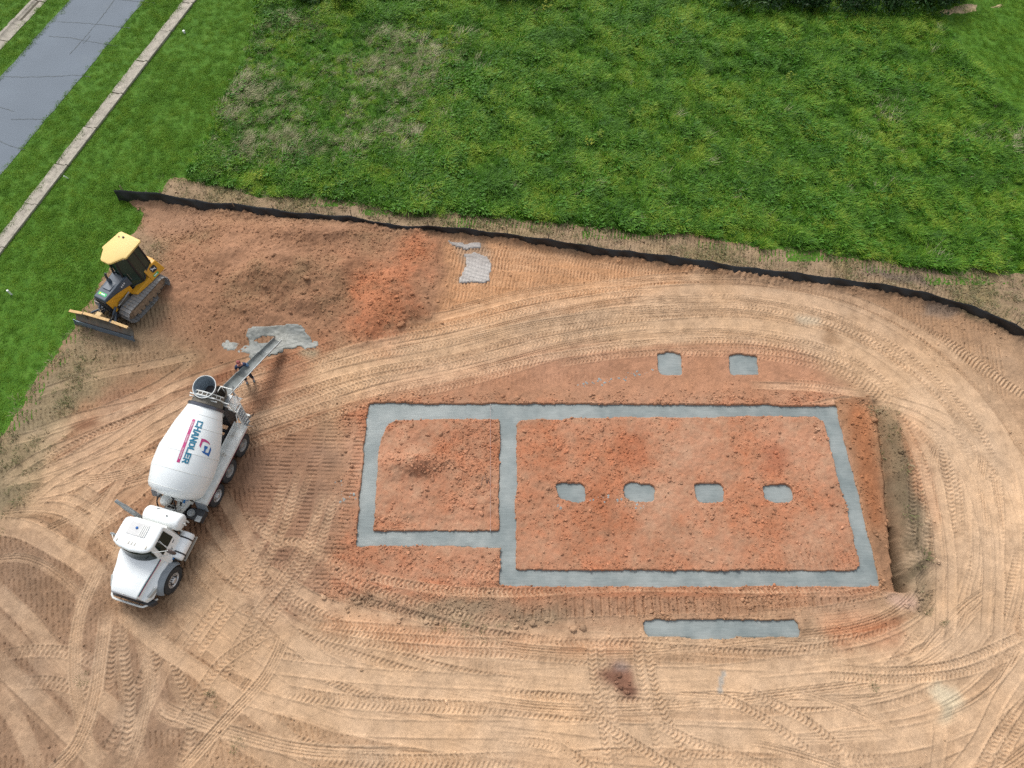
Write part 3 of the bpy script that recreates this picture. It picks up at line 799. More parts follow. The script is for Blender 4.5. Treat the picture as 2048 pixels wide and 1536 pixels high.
M_asph = mat('worn asphalt', (0.124, 0.148, 0.176), 0.95, var=0.06, vscale=0.4, dirt=(0.15, 0.175, 0.19), damt=0.1, dscale=0.5, bump=0.2, bscale=60)
M_crack = mat('crack filler', (0.065, 0.08, 0.085), 0.8)
rng = np.random.default_rng(3)
S_ = np.arange(-75, 130, 0.8)
vl, vr = [], []
el = np.cumsum(rng.normal(0, 0.015, len(S_))); el -= np.linspace(0, el[-1], len(S_))
mb = MB(); vv = []
for k, s in enumerate(S_):
    vv += [rp(s, -4.75 + el[k] + rng.normal(0, 0.05), 0.002), rp(s, -3.2, 0.03), rp(s, -2.3, 0.05), rp(s, -1.2, 0.03), rp(s, rng.normal(0, 0.03), 0.004)]
mb.add(vv, [(5 * k + i, 5 * k + i + 1, 5 * k + i + 6, 5 * k + i + 5) for k in range(len(S_) - 1) for i in range(4)])
road = mb.build('road', M_asph, None, smooth=60)
tag(road, kind='structure')


def crack(pts, w=0.03):
    """a strip of crack filler lying on the asphalt"""
    P, s = catmull(pts, 0.12)
    P = P + rng.normal(0, 0.018, P.shape)
    t = np.gradient(P, axis=0); t /= np.linalg.norm(t, axis=1)[:, None]; n = np.c_[-t[:, 1], t[:, 0]]
    m = MB(); v = []
    for k in range(len(P)):
        ww = w * rng.uniform(0.5, 1.3)
        q = (P[k] - R0); ac = float(q @ RN_)
        z = 0.009 + np.interp(ac, [-4.8, -3.2, -2.3, -1.2, 0], [0.002, 0.03, 0.05, 0.03, 0.004])
        v += [(*(P[k] + n[k] * ww), z), (*(P[k] - n[k] * ww), z)]
    m.add(v, [(2 * k, 2 * k + 1, 2 * k + 3, 2 * k + 2) for k in range(len(P) - 1)])
    return m.build('crack', M_crack, road, smooth=None)


for p in [[(-2, 153), (60, 155), (110, 154), (150, 151), (182, 154)], [(98, 73), (140, 77), (172, 83), (235, 92)], [(115, 44), (160, 47), (210, 51), (262, 57)],
          [(0, 283), (20, 292), (52, 300)], [(22, 240), (60, 239), (92, 238)], [(230, 0), (205, 34), (172, 74), (138, 112)],
          [(182, 72), (175, 80), (165, 90)], [(235, 0), (300, 5), (312, 6)], [(0, 215), (30, 225)], [(-40, 330), (0, 345)]]:
    crack(atl(p), 0.020 if len(p) < 7 else 0.013)

M_kerb = mat('weathered kerb concrete', (0.30, 0.27, 0.22), 0.9, var=0.22, vscale=2.5, dirt=(0.12, 0.11, 0.085), damt=0.35, dscale=3.0, bump=0.5, bscale=30)
M_kerbb = mat('dark joint soil', (0.07, 0.06, 0.04), 0.95)
bed = MB()


def kerb_line(w0, w1, seglen, phase, up_right, n0, n1):
    """concrete gutter pan with a low upstand; one object per cast length"""
    b = MB()
    b.hexa([rp(-75, w0 + 0.03, -0.1), rp(120, w0 + 0.03, -0.1), rp(120, w1 - 0.03, -0.1), rp(-75, w1 - 0.03, -0.1)],
           [rp(-75, w0 + 0.03, 0.006), rp(120, w0 + 0.03, 0.006), rp(120, w1 - 0.03, 0.006), rp(-75, w1 - 0.03, 0.006)])
    kb = b.build('kerb', M_kerbb, None, smooth=None)
    tag(kb, kind='structure')
    W = w1 - w0
    prof = [(0, -0.08), (0, 0.025), (0.62, 0.015), (0.72, 0.05), (0.80, 0.11), (1.0, 0.115), (1.0, -0.08)]
    if not up_right: prof = [(1 - a, z) for a, z in prof][::-1]
    for k in range(n0, n1):
        s0 = phase + k * seglen + rng.uniform(0.01, 0.05); s1 = phase + (k + 1) * seglen - rng.uniform(0.01, 0.05)
        dz = rng.normal(0, 0.006); m = MB()
        secs = []
        for s in np.linspace(s0, s1, 9):
            e = rng.normal(0, 0.018)
            secs.append([rp(s, w0 + W * a + (e if a in (0,) else 0), z + dz) for a, z in prof])
        m.loft(secs)
        m.build('kerb_segment', M_kerb, kb, smooth=30)


kerb_line(2.50, 3.34, 3.05, 0.4, True, -12, 5)
kerb_line(-7.2, -6.30, 2.1, 0.2, False, -12, 7)

# ================================================================ CONCRETE FOOTINGS AND SPILLS
def conc_mat(name, c0, c1, rough=0.55, streak=True):
    m, n, l, p = nt(name)
    p.inputs['Roughness'].default_value = rough
    p.inputs['Specular IOR Level'].default_value = 0.35
    g = n.new('ShaderNodeNewGeometry')
    a = n.new('ShaderNodeTexNoise'); a.inputs['Scale'].default_value = 0.6; a.inputs['Detail'].default_value = 9; a.inputs['Roughness'].default_value = 0.68
    l.new(g.outputs['Position'], a.inputs['Vector'])
    mr = n.new('ShaderNodeMapRange'); mr.inputs[1].default_value = 0.40; mr.inputs[2].default_value = 0.60
    l.new(a.outputs['Fac'], mr.inputs[0])
    mx = n.new('ShaderNodeMix'); mx.data_type = 'RGBA'; mx.inputs[6].default_value = (*c0, 1); mx.inputs[7].default_value = (*c1, 1)
    l.new(mr.outputs[0], mx.inputs[0])
    mp = n.new('ShaderNodeMapping'); mp.inputs['Scale'].default_value = (1.2, 9.0, 1)
    l.new(g.outputs['Position'], mp.inputs['Vector'])
    b = n.new('ShaderNodeTexNoise'); b.inputs['Scale'].default_value = 1.6; b.inputs['Detail'].default_value = 6
    l.new(mp.outputs[0], b.inputs['Vector'])
    m2 = n.new('ShaderNodeMapRange'); m2.inputs[1].default_value = 0.3; m2.inputs[2].default_value = 0.75; m2.inputs[3].default_value = 0.90; m2.inputs[4].default_value = 1.12
    l.new(b.outputs['Fac'], m2.inputs[0])
    my = n.new('ShaderNodeMix'); my.data_type = 'RGBA'; my.blend_type = 'MULTIPLY'; my.inputs[0].default_value = 1
    l.new(mx.outputs[2], my.inputs[6]); l.new(m2.outputs[0], my.inputs[7]); l.new(my.outputs[2], p.inputs['Base Color'])
    bp = n.new('ShaderNodeBump'); bp.inputs['Strength'].default_value = 0.25; bp.inputs['Distance'].default_value = 0.02
    l.new(b.outputs['Fac'], bp.inputs['Height']); l.new(bp.outputs[0], p.inputs['Normal'])
    return m


M_conc = conc_mat('fresh footing concrete', (0.148, 0.175, 0.173), (0.222, 0.246, 0.238))
M_slur = conc_mat('wet concrete slurry', (0.125, 0.135, 0.126), (0.225, 0.228, 0.20), 0.5)
M_dry = conc_mat('dried concrete residue', (0.26, 0.235, 0.215), (0.36, 0.335, 0.31), 0.85)


def slab(name, mask, z, material, label, cat, group=None, grow=2):
    """concrete filling a dug trench: surface sheet reaching under the soil lips, with real thickness"""
    m = boxblur(mask.astype(float), 1)
    for _ in range(grow): m = np.maximum.reduce([m, np.roll(m, 1, 0), np.roll(m, -1, 0), np.roll(m, 1, 1), np.roll(m, -1, 1)])
    on = m > 0.2
    q = on[:-1:2, :-1:2]
    ys, xs = np.nonzero(q)
    h = FC
    ids = {}
    Vv, Ff = [], []

    def vid(i, j):
        k = (i, j)
        if k not in ids:
            x = fx_[0] + j * 2 * h; y = fy_[0] + i * 2 * h
            ids[k] = len(Vv)
            Vv.append((x, y, z + 0.006 * math.sin(x * 1.3 + y * 0.7) + random.gauss(0, 0.0022)))
        return ids[k]
    for i, j in zip(ys, xs):
        Ff.append((vid(i, j), vid(i, j + 1), vid(i + 1, j + 1), vid(i + 1, j)))
    me = new_mesh(name, Vv, Ff, material, 60)
    o = link(bpy.data.objects.new(name, me))
    sm = o.modifiers.new('solid', 'SOLIDIFY'); sm.thickness = 0.18; sm.offset = -1
    return tag(o, label, cat, group)


ZC = -0.105
slab('house_footing', ring_m, ZC, M_conc, 'long rectangular ring of grey concrete house footing with a cross strip, set in orange clay', 'footing')
slab('porch_footing', porch_m, ZC, M_conc, 'long lone grey concrete strip footing south of the house ring', 'footing')
PL = ['squarish grey concrete pier pad inside the ring, nearest the cross strip', 'grey concrete pier pad inside the ring, second from the cross strip',
      'grey concrete pier pad inside the ring, third from the cross strip', 'grey concrete pier pad inside the ring, nearest the long trench',
      'square grey pier pad north of the ring, where a drip trail ends', 'square grey pier pad north of the house ring, nearer the curve of the dirt lane']
for m_, lb in zip(pier_m, PL):
    slab('pier_pad', m_, ZC, M_conc, lb, 'footing', 'pier pads for the house and porch')


def pour(name, px_list, holes, thick, material, label, cat, blur=0.12, warp=0.10, rip=0.0, holesw=0.08):
    """concrete spilled on the soil: its rim dips under the ground so the outline is ragged"""
    m = np.zeros((NY, NX))
    for k, q in enumerate(px_list): m = np.maximum(m, zone(q, blur, warp) * (np.clip(1.0 + 1.1 * N1 + 0.9 * N5, 0, 1) if k == 1 and holes else 1))
    for q in holes: m = m * (1 - zone(q, blur, holesw))
    ys, xs = np.nonzero(m > 0.12)
    y0, y1, x0, x1 = ys.min() - 1, ys.max() + 2, xs.min() - 1, xs.max() + 2
    sub = np.s_[y0:y1, x0:x1]
    z = HB[sub] + 0.3 * HD[sub] + thick * (sstep(0.1, 0.75, m[sub]) - 0.30) + 0.012 * N2[sub] - 0.02 * (m[sub] < 0.12)
    if rip: z = z + rip * np.sin((GX[sub] * 0.35 + GY[sub]) * 26 + 3 * N1[sub])
    o_ = m[sub] > 0.10
    idx = np.arange(o_.size).reshape(o_.shape)
    c = o_[:-1, :-1] & o_[1:, :-1] & o_[:-1, 1:] & o_[1:, 1:]
    Fq = np.stack([idx[:-1, :-1][c], idx[:-1, 1:][c], idx[1:, 1:][c], idx[1:, :-1][c]], 1)
    u = np.zeros(o_.size, bool); u[Fq.ravel()] = True; rm = np.cumsum(u) - 1
    me = np_mesh(name, np.c_[GX[sub].ravel(), GY[sub].ravel(), z.ravel()][u], rm[Fq], material, True)
    return tag(link(bpy.data.objects.new(name, me)), label, cat)


pour('concrete_spill', [[(500, 660), (512, 656), (560, 655), (596, 650), (606, 655), (614, 668), (628, 684), (600, 694), (560, 700), (540, 708), (500, 712), (494, 700), (500, 690)],
                        [(495, 690), (530, 692), (575, 690), (565, 705), (520, 713), (497, 706), (450, 698), (440, 690), (452, 684)], [(600, 692), (636, 682), (634, 695), (610, 700)]],
     [[(508, 680), (530, 672), (552, 672), (545, 684), (520, 688)]], 0.035, M_slur, 'pool of wet grey concrete slurry spreading under the mixer chute tip', 'concrete spill', 0.16, 0.17, 0.002)
pour('concrete_residue', [[(930, 508), (950, 505), (975, 515), (983, 530), (978, 562), (960, 567), (918, 565), (925, 545), (935, 525)], [(895, 484), (930, 488), (962, 486), (962, 494), (930, 497), (905, 492)]],
     [], 0.08, M_dry, 'patch of dried grey concrete washout beside the black silt fence', 'concrete spill', 0.14, 0.12, 0.010)

# bare tan patch worn in the turf at the far north east corner
M_bare = mat('pale worn soil', (0.42, 0.31, 0.18), 0.95, var=0.3, vscale=2.0, dirt=(0.10, 0.13, 0.04), damt=0.35, dscale=1.6, bump=0.5)
for px_ in ([(1850, 34), (1872, 24), (1896, 16), (1918, 10), (1944, 6), (1962, 9), (1955, 22), (1930, 27), (1908, 26), (1885, 31), (1862, 37)], [(1982, 14), (2004, 7), (2010, 11), (1990, 17)]):
    P = atl(px_); c = P.mean(0); k_ = len(P); mb = MB()
    Q = [P[i] * (1 - t) + P[(i + 1) % k_] * t + RNG.normal(0, 0.06, 2) for i in range(k_) for t in (0, 0.25, 0.5, 0.75)]
    mb.add([(*q, -0.02) for q in Q] + [(*c, 0.03)], [(i, (i + 1) % len(Q), len(Q)) for i in range(len(Q))])
    tag(mb.build('bare_patch', M_bare, None, smooth=80), kind='structure')


# drips of concrete dropped between pier pads
def drips(path, label, spread=0.10, every=0.22):
    P, s = catmull(atl(path), every)
    m = MB()
    for q in P:
        for _ in range(int(rng.integers(1, 4))):
            x, y = q + rng.normal(0, spread, 2); r = rng.uniform(0.03, 0.085)
            z = gz(x, y) + 0.002
            k = 7; a0 = rng.uniform(0, 6)
            rr = [r * rng.uniform(0.6, 1.3) for _ in range(k)]
            ring = [(x + rr[i] * math.cos(a0 + i * 2 * math.pi / k), y + rr[i] * math.sin(a0 + i * 2 * math.pi / k), z - 0.015) for i in range(k)]
            m.add(ring + [(x, y, z + r * 0.4)], [(i, (i + 1) % k, k) for i in range(k)])
    return tag(m.build('concrete_drips', M_conc, None, smooth=60), label, 'concrete drips', None, 'stuff')


drips([(1160, 770), (1190, 764), (1225, 762), (1260, 752), (1312, 737)], 'trail of grey concrete drips on clay leading to the north pier pad')
drips([(1115, 1014), (1120, 1014)], 'small grey concrete drips at the south corner of the first pier pad', 0.06, 0.1)
drips([(1172, 998), (1200, 996), (1225, 998), (1250, 1004), (1268, 1010), (1300, 1018)], 'trail of grey concrete drips between the first two inner pier pads')
drips([(684, 965), (690, 985), (705, 1000)], 'grey concrete drips beside the west end of the house footing', 0.22, 0.12)

# ================================================================ SILT FENCE
M_fab = mat('black silt fabric', (0.008, 0.009, 0.010), 0.55, var=0.3, vscale=3.0, dirt=(0.05, 0.035, 0.025), damt=0.05, dscale=1.2)
M_stake = mat('grey wooden stake', (0.25, 0.19, 0.12), 0.9, var=0.2)
FENCE_TOP = [(231, 377), (300, 392), (352, 403), (410, 412), (480, 413), (560, 423), (640, 430), (700, 432), (760, 448), (850, 453), (900, 455), (1000, 470), (1100, 480), (1160, 490),
             (1250, 509), (1330, 517), (1400, 525), (1500, 540), (1640, 557), (1750, 565), (1800, 575), (1870, 592), (1930, 608), (1990, 630), (2050, 668), (2160, 735), (2280, 850)]
fence = empty('silt_fence', (float(FENCE[0, 0]), float(FENCE[0, 1]), 0))
tag(fence, 'long low black fabric silt fence along the north edge of the dirt site', 'fence')
offf = np.array(fence.location)
L_tot = fence_len[-1]
st_s = np.arange(0.4, L_tot, 2.1)
FN = np.gradient(FENCE, axis=0); FN /= np.linalg.norm(FN, axis=1)[:, None]; FN = np.c_[-FN[:, 1], FN[:, 0]]


def fpos(s):
    i = min(int(s / 0.05), len(FENCE) - 1)
    return FENCE[i], FN[i]


m = MB(); rowsN = 7; v = []
ss = np.arange(0, L_tot - 0.05, 0.14)
hts = 0.58 + 0.14 * np.exp(-ss / 6.0) + 0.06 * np.sin(ss * 0.31) + 0.03 * np.sin(ss * 1.1)
for k, s in enumerate(ss):
    q, nn = fpos(s)
    sag = 0.10 * math.sin(math.pi * (((s - 0.4) / 2.1) % 1)) + random.gauss(0, 0.007)
    lean = 0.10 + 0.10 * math.sin(s * 0.23)
    for r in range(rowsN):
        t = r / (rowsN - 1)
        wv = 0.06 * math.sin(s * 5.1 + 2.2 * math.sin(s * 0.9) + t * 2) * math.sin(math.pi * min(1, t + 0.15)) + random.gauss(0, 0.006)
        off = lean * t - 0.05 * (1 - t) ** 2 + wv - 0.06 * math.sin(math.pi * t) * (0.5 + 0.5 * math.sin(s * 1.7))
        z = -0.05 + (hts[k] + 0.05 - sag) * t
        v.append((q[0] + nn[0] * off - offf[0], q[1] + nn[1] * off - offf[1], z))
m.add(v, [(k * rowsN + r, (k + 1) * rowsN + r, (k + 1) * rowsN + r + 1, k * rowsN + r + 1) for k in range(len(ss) - 1) for r in range(rowsN - 1)])
fab = m.build('fabric', M_fab, fence, smooth=70)
sm = fab.modifiers.new('solid', 'SOLIDIFY'); sm.thickness = 0.006
stk = MB().box(-0.02, 0.02, -0.02, 0.02, -0.2, 0.86).mesh('stake', M_stake)
for s in st_s:
    q, nn = fpos(s)
    o = link(bpy.data.objects.new('stake', stk), fence)
    o.location = (q[0] + nn[0] * 0.20 - offf[0], q[1] + nn[1] * 0.20 - offf[1], 0)
    o.rotation_euler = (random.gauss(0, 0.05), random.gauss(0, 0.06), math.atan2(nn[1], nn[0]))
# ================================================================ GRASS, MEADOW, SHRUBS
def leaf_mat(name, cols, sc=0.5, trans=0.25, rough=0.6, rnd=0.3):
    m = bpy.data.materials.new(name); m.use_nodes = True
    n, l = m.node_tree.nodes, m.node_tree.links
    p = n['Principled BSDF']; out = n['Material Output']
    p.inputs['Roughness'].default_value = rough; p.inputs['Specular IOR Level'].default_value = 0.25
    g = n.new('ShaderNodeNewGeometry'); oi = n.new('ShaderNodeObjectInfo')
    a = n.new('ShaderNodeTexNoise'); a.inputs['Scale'].default_value = sc; a.inputs['Detail'].default_value = 5; a.inputs['Roughness'].default_value = 0.65
    l.new(g.outputs['Position'], a.inputs['Vector'])
    ad = n.new('ShaderNodeMath'); ad.operation = 'MULTIPLY_ADD'; ad.inputs[1].default_value = rnd; ad.inputs[2].default_value = -rnd / 2
    l.new(oi.outputs['Random'], ad.inputs[0])
    sm = n.new('ShaderNodeMath'); l.new(a.outputs['Fac'], sm.inputs[0]); l.new(ad.outputs[0], sm.inputs[1])
    cr = n.new('ShaderNodeValToRGB'); e = cr.color_ramp.elements
    e[0].position = 0.33; e[0].color = (*cols[0], 1); e[1].position = 0.68; e[1].color = (*cols[-1], 1)
    for i, c in enumerate(cols[1:-1]):
        x = e.new(0.33 + 0.35 * (i + 1) / (len(cols) - 1)); x.color = (*c, 1)
    l.new(sm.outputs[0], cr.inputs[0]); l.new(cr.outputs[0], p.inputs['Base Color'])
    t = n.new('ShaderNodeBsdfTranslucent'); l.new(cr.outputs[0], t.inputs['Color'])
    mx = n.new('ShaderNodeMixShader'); mx.inputs[0].default_value = trans
    l.new(p.outputs[0], mx.inputs[1]); l.new(t.outputs[0], mx.inputs[2]); l.new(mx.outputs[0], out.inputs['Surface'])
    return m


M_meadow = leaf_mat('meadow grass', [(0.056, 0.150, 0.013), (0.102, 0.250, 0.020), (0.158, 0.325, 0.027), (0.290, 0.400, 0.044)], 0.30, 0.4)
M_weed = leaf_mat('broad weed leaves', [(0.040, 0.130, 0.012), (0.074, 0.210, 0.020), (0.120, 0.285, 0.030)], 0.5, 0.4)
M_lawn = leaf_mat('mown lawn', [(0.088, 0.200, 0.012), (0.128, 0.260, 0.016), (0.185, 0.305, 0.024)], 0.8, 0.15, 0.7, 0.25)
M_straw = leaf_mat('dry straw grass', [(0.20, 0.215, 0.09), (0.33, 0.32, 0.175), (0.46, 0.42, 0.27)], 1.2, 0.15, 0.8, 0.5)
M_thin = leaf_mat('thin half dead grass', [(0.13, 0.15, 0.055), (0.22, 0.20, 0.10), (0.30, 0.25, 0.15)], 1.5, 0.15, 0.8, 0.6)
M_bush = leaf_mat('dark shrub leaves', [(0.012, 0.042, 0.008), (0.024, 0.072, 0.012), (0.045, 0.105, 0.018)], 1.5, 0.2, 0.5, 0.4)
M_yel = leaf_mat('yellow green weed leaves', [(0.14, 0.22, 0.02), (0.26, 0.32, 0.03), (0.36, 0.40, 0.05)], 6, 0.25, 0.6, 0.4)
M_stem = mat('brown stem', (0.07, 0.06, 0.03), 0.9)
M_bark = mat('grey bark', (0.12, 0.095, 0.07), 0.95, var=0.3, vscale=8, bump=0.6)


def tuft(name, nb, lo, hi, wid, rad, lean, material, seed, wind=(0.25, -0.1), broad=False):
    r = random.Random(seed); m = MB()
    for _ in range(nb):
        a = r.uniform(0, 2 * math.pi); d = rad * math.sqrt(r.random())
        x, y = d * math.cos(a), d * math.sin(a); h = r.uniform(lo, hi)
        b = a + r.gauss(0, 0.7); k = r.uniform(0.3, 1.0) * lean
        lx = math.cos(b) * k + wind[0]; ly = math.sin(b) * k + wind[1]
        w = wid * r.uniform(0.6, 1.3); sx, sy = -math.sin(b) * w / 2, math.cos(b) * w / 2
        if broad:
            p1 = (x + lx * h * 0.4, y + ly * h * 0.4, h * 0.7); p2 = (x + lx * h, y + ly * h, h * r.uniform(0.6, 0.95))
            m.add([(x, y, 0.02), (p1[0] + sx * 2, p1[1] + sy * 2, p1[2]), p2, (p1[0] - sx * 2, p1[1] - sy * 2, p1[2])], [(0, 1, 2, 3)])
        else:
            p1 = (x + lx * h * 0.45, y + ly * h * 0.45, h * 0.62); p2 = (x + lx * h * 1.15, y + ly * h * 1.15, h * r.uniform(0.72, 1.0))
            m.add([(x - sx, y - sy, 0), (x + sx, y + sy, 0), (p1[0] + sx * 0.8, p1[1] + sy * 0.8, p1[2]), (p1[0] - sx * 0.8, p1[1] - sy * 0.8, p1[2]), p2],
                  [(0, 1, 2, 3), (3, 2, 4)])
    me = new_mesh(name, m.v, m.f, material)
    return bpy.data.objects.new(name, me)


def variants(prefix, n, **kw):
    c = bpy.data.collections.new(prefix + '_variants')
    for i in range(n): c.objects.link(tuft(prefix, seed=100 * i + len(prefix), **kw))
    return c


def scatter(name, pts, scales, coll, nvar, label, rz=None):
    """grass nobody could count: one object, tufts instanced on its own points"""
    me = bpy.data.meshes.new(name)
    N = len(pts)
    me.vertices.add(N); me.vertices.foreach_set('co', np.ascontiguousarray(pts, np.float32).ravel())
    for nm, arr, ty in (('sc', scales, 'FLOAT'), ('rz', RNG.uniform(-0.9, 0.9, N) if rz is None else rz, 'FLOAT')):
        at_ = me.attributes.new(nm, ty, 'POINT'); at_.data.foreach_set('value', np.asarray(arr, np.float32))
    at_ = me.attributes.new('pick', 'INT', 'POINT'); at_.data.foreach_set('value', RNG.integers(0, nvar, N).astype(np.int32))
    o = link(bpy.data.objects.new(name, me))
    ng = bpy.data.node_groups.new(name + '_tree', 'GeometryNodeTree')
    ng.interface.new_socket('Geometry', in_out='INPUT', socket_type='NodeSocketGeometry')
    ng.interface.new_socket('Geometry', in_out='OUTPUT', socket_type='NodeSocketGeometry')
    n, l = ng.nodes, ng.links
    gi, go = n.new('NodeGroupInput'), n.new('NodeGroupOutput')
    ip = n.new('GeometryNodeInstanceOnPoints'); ci = n.new('GeometryNodeCollectionInfo')
    ci.inputs['Collection'].default_value = coll; ci.inputs['Separate Children'].default_value = True; ci.inputs['Reset Children'].default_value = True

    def na(nm, dt):
        q = n.new('GeometryNodeInputNamedAttribute'); q.data_type = dt; q.inputs['Name'].default_value = nm
        return q.outputs['Attribute']
    cb = n.new('ShaderNodeCombineXYZ'); l.new(na('rz', 'FLOAT'), cb.inputs['Z'])
    l.new(gi.outputs[0], ip.inputs['Points']); l.new(ci.outputs[0], ip.inputs['Instance'])
    ip.inputs['Pick Instance'].default_value = True
    l.new(na('pick', 'INT'), ip.inputs['Instance Index']); l.new(cb.outputs[0], ip.inputs['Rotation']); l.new(na('sc', 'FLOAT'), ip.inputs['Scale'])
    l.new(ip.outputs[0], go.inputs[0])
    md = o.modifiers.new('tufts', 'NODES'); md.node_group = ng
    tag(o, label, 'grass', None, 'stuff')
    return o


VX = np.arange(-60, 60, 0.25); VY = np.arange(-6, 62, 0.25)
NA = fbm(VX, VY, 3.0, 5, 81, 0.6); NB = fbm(VX, VY, 0.9, 3, 82); WX = fbm(VX, VY, 2.0, 3, 83); WY = fbm(VX, VY, 2.0, 3, 84)


def vsample(A, P):
    ix = np.clip(((P[:, 0] - VX[0]) / 0.25).astype(int), 0, len(VX) - 1); iy = np.clip(((P[:, 1] - VY[0]) / 0.25).astype(int), 0, len(VY) - 1)
    return A[iy, ix]


def points(bounds, dens):
    x0, x1, y0, y1 = bounds; n_ = int((x1 - x0) * (y1 - y0) * dens)
    return np.c_[RNG.uniform(x0, x1, n_), RNG.uniform(y0, y1, n_)]


def inpoly(P, px, warp=0.5, world=None):
    Q = P + warp * np.c_[vsample(WX, P), vsample(WY, P)]
    return inside(atl(px) if world is None else world, Q[:, 0], Q[:, 1])


def dirt_at(P):
    ix = ((P[:, 0] - gx[0]) / RES).astype(int); iy = ((P[:, 1] - gy[0]) / RES).astype(int)
    ok = (ix >= 0) & (iy >= 0) & (ix < NX) & (iy < NY)
    r = np.zeros(len(P)); z = np.zeros(len(P))
    r[ok] = dirt[iy[ok], ix[ok]]; z[ok] = HZ[iy[ok], ix[ok]]
    r[(P[:, 0] > gx[-1]) & (P[:, 1] < 19)] = 1; r[P[:, 1] < gy[0]] = 1; r[(P[:, 0] < gx[0]) & (P[:, 1] < 8)] = 1
    return r, np.where(r > 0.3, z, 0.0)


MEADOW_PX = [(520, -90), (505, 60), (470, 150), (428, 250), (378, 345), (372, 358), (500, 387), (700, 405), (800, 422), (1000, 438), (1150, 450), (1300, 467), (1400, 470), (1500, 490),
             (1700, 510), (1800, 528), (1900, 544), (2048, 545), (2250, 620), (2500, 480), (2200, 320), (2048, 248), (1990, 180), (1900, 70), (1868, 20), (1850, -90)]
DRY_PX = [[(500, 50), (560, 40), (680, 60), (820, 80), (940, 60), (930, 120), (860, 150), (850, 250), (790, 300), (640, 310), (500, 350), (440, 330), (420, 250), (455, 150)],
          [(1840, 15), (1890, 30), (1910, 85), (1860, 85)], [(1710, 190), (1770, 190), (1790, 270), (1730, 270)], [(1950, 230), (2048, 250), (2060, 330), (1980, 290)], [(1820, 240), (1880, 260), (1850, 290)],
          [(1980, 370), (2060, 370), (2060, 440), (2000, 430)], [(1080, 400), (1060, 350), (1110, 330), (1100, 380)]]
Pm = points((-24, 42, 18, 50), 42)
Pm = Pm[inpoly(Pm, MEADOW_PX, 0.35)]
dv, zv = dirt_at(Pm)
edge_ok = (dv < 0.75) | (RNG.random(len(Pm)) < 0.05)
Pm, zv, dv = Pm[edge_ok], zv[edge_ok], dv[edge_ok]
VXX, VYY = np.meshgrid(VX, VY)
dryg = np.zeros(VXX.shape)
for k, q in enumerate(DRY_PX): dryg = np.maximum(dryg, inside(atl(q), VXX + 1.6 * WX, VYY + 1.6 * WY) * (1.0 if k == 0 else 0.7))
dryg = boxblur(boxblur(dryg, 4), 4)
dryd = vsample(dryg, Pm)
pd = np.clip(dryd * (0.46 + 1.2 * vsample(NA, Pm) + 0.4 * vsample(NB, Pm)), 0, 0.80) + 0.012
isdry = RNG.random(len(Pm)) < pd
thin = isdry & (RNG.random(len(Pm)) < 0.35)
isweed = ~isdry & (RNG.random(len(Pm)) < 0.22 + 0.5 * vsample(NA, Pm))
sc = np.clip(0.95 + 0.75 * vsample(NB, Pm) + 0.5 * vsample(NA, Pm) + RNG.normal(0, 0.20, len(Pm)), 0.4, 1.6) * 0.88 * (1 - 0.25 * dryd)
P3 = np.c_[Pm, zv]
C_me = variants('meadow_tuft', 6, nb=26, lo=0.18, hi=0.46, wid=0.030, rad=0.15, lean=1.05, material=M_meadow)
C_we = variants('weed_tuft', 5, nb=26, lo=0.12, hi=0.38, wid=0.05, rad=0.18, lean=0.7, material=M_weed, broad=True)
C_st = variants('straw_tuft', 5, nb=26, lo=0.16, hi=0.38, wid=0.018, rad=0.19, lean=1.0, material=M_straw, wind=(1.1, 0.7))
C_th = variants('thin_tuft', 4, nb=16, lo=0.05, hi=0.16, wid=0.020, rad=0.16, lean=1.2, material=M_thin)
C_la = variants('lawn_tuft', 5, nb=34, lo=0.03, hi=0.06, wid=0.018, rad=0.18, lean=0.8, material=M_lawn, wind=(0, 0))
g1 = ~isdry & ~isweed
scatter('meadow_grass', P3[g1], sc[g1], C_me, 6, 'tall green unmown grass filling the field behind the silt fence')
scatter('broadleaf_weeds', P3[isweed], sc[isweed], C_we, 5, 'darker broad leaved weeds mixed through the unmown field')
gd_ = isdry & ~thin
scatter('dry_grass', P3[gd_], sc[gd_], C_st, 5, 'pale dead grass lying in patches of the unmown field')
scatter('half_dead_grass', P3[thin], sc[thin] * 1.6, C_th, 4, 'thin half dead grass between the pale patches of the field')

LAWN = np.array([rp(-75, 3.36)[:2], rp(130, 3.36)[:2], (42, 60), (42, 25), (30, 18), (-10, 20), (-30, 0), (-60, -6)])
Pl = points((-44, 42, 4, 52), 36)
ac = (Pl - R0) @ RN_
okl = (((ac > 3.38) | ((ac > 0.06) & (ac < 2.46)) | ((ac < -4.85) & (ac > -6.25)) | ((ac < -7.25) & (ac > -16)))) & ~inpoly(Pl, MEADOW_PX, 0.35)
dv, zl = dirt_at(Pl)
okl &= (dv < 0.35 + 0.5 * RNG.random(len(Pl)) ** 2) & ~((Pl[:, 0] > -2) & (Pl[:, 1] < 26))
okl &= ~(inpoly(Pl, [(1850, 28), (1890, 13), (1962, 2), (1966, 18), (1900, 38), (1852, 40)], 0.15) & (RNG.random(len(Pl)) < 0.85))
Pl, zl = Pl[okl], zl[okl]
scatter('lawn_grass', np.c_[Pl, zl], np.clip(1 + 0.5 * vsample(NA, Pl) + RNG.normal(0, 0.15, len(Pl)), 0.5, 1.8), C_la, 5, 'short mown lawn grass beside the road and kerbs', RNG.uniform(-3, 3, len(Pl)))
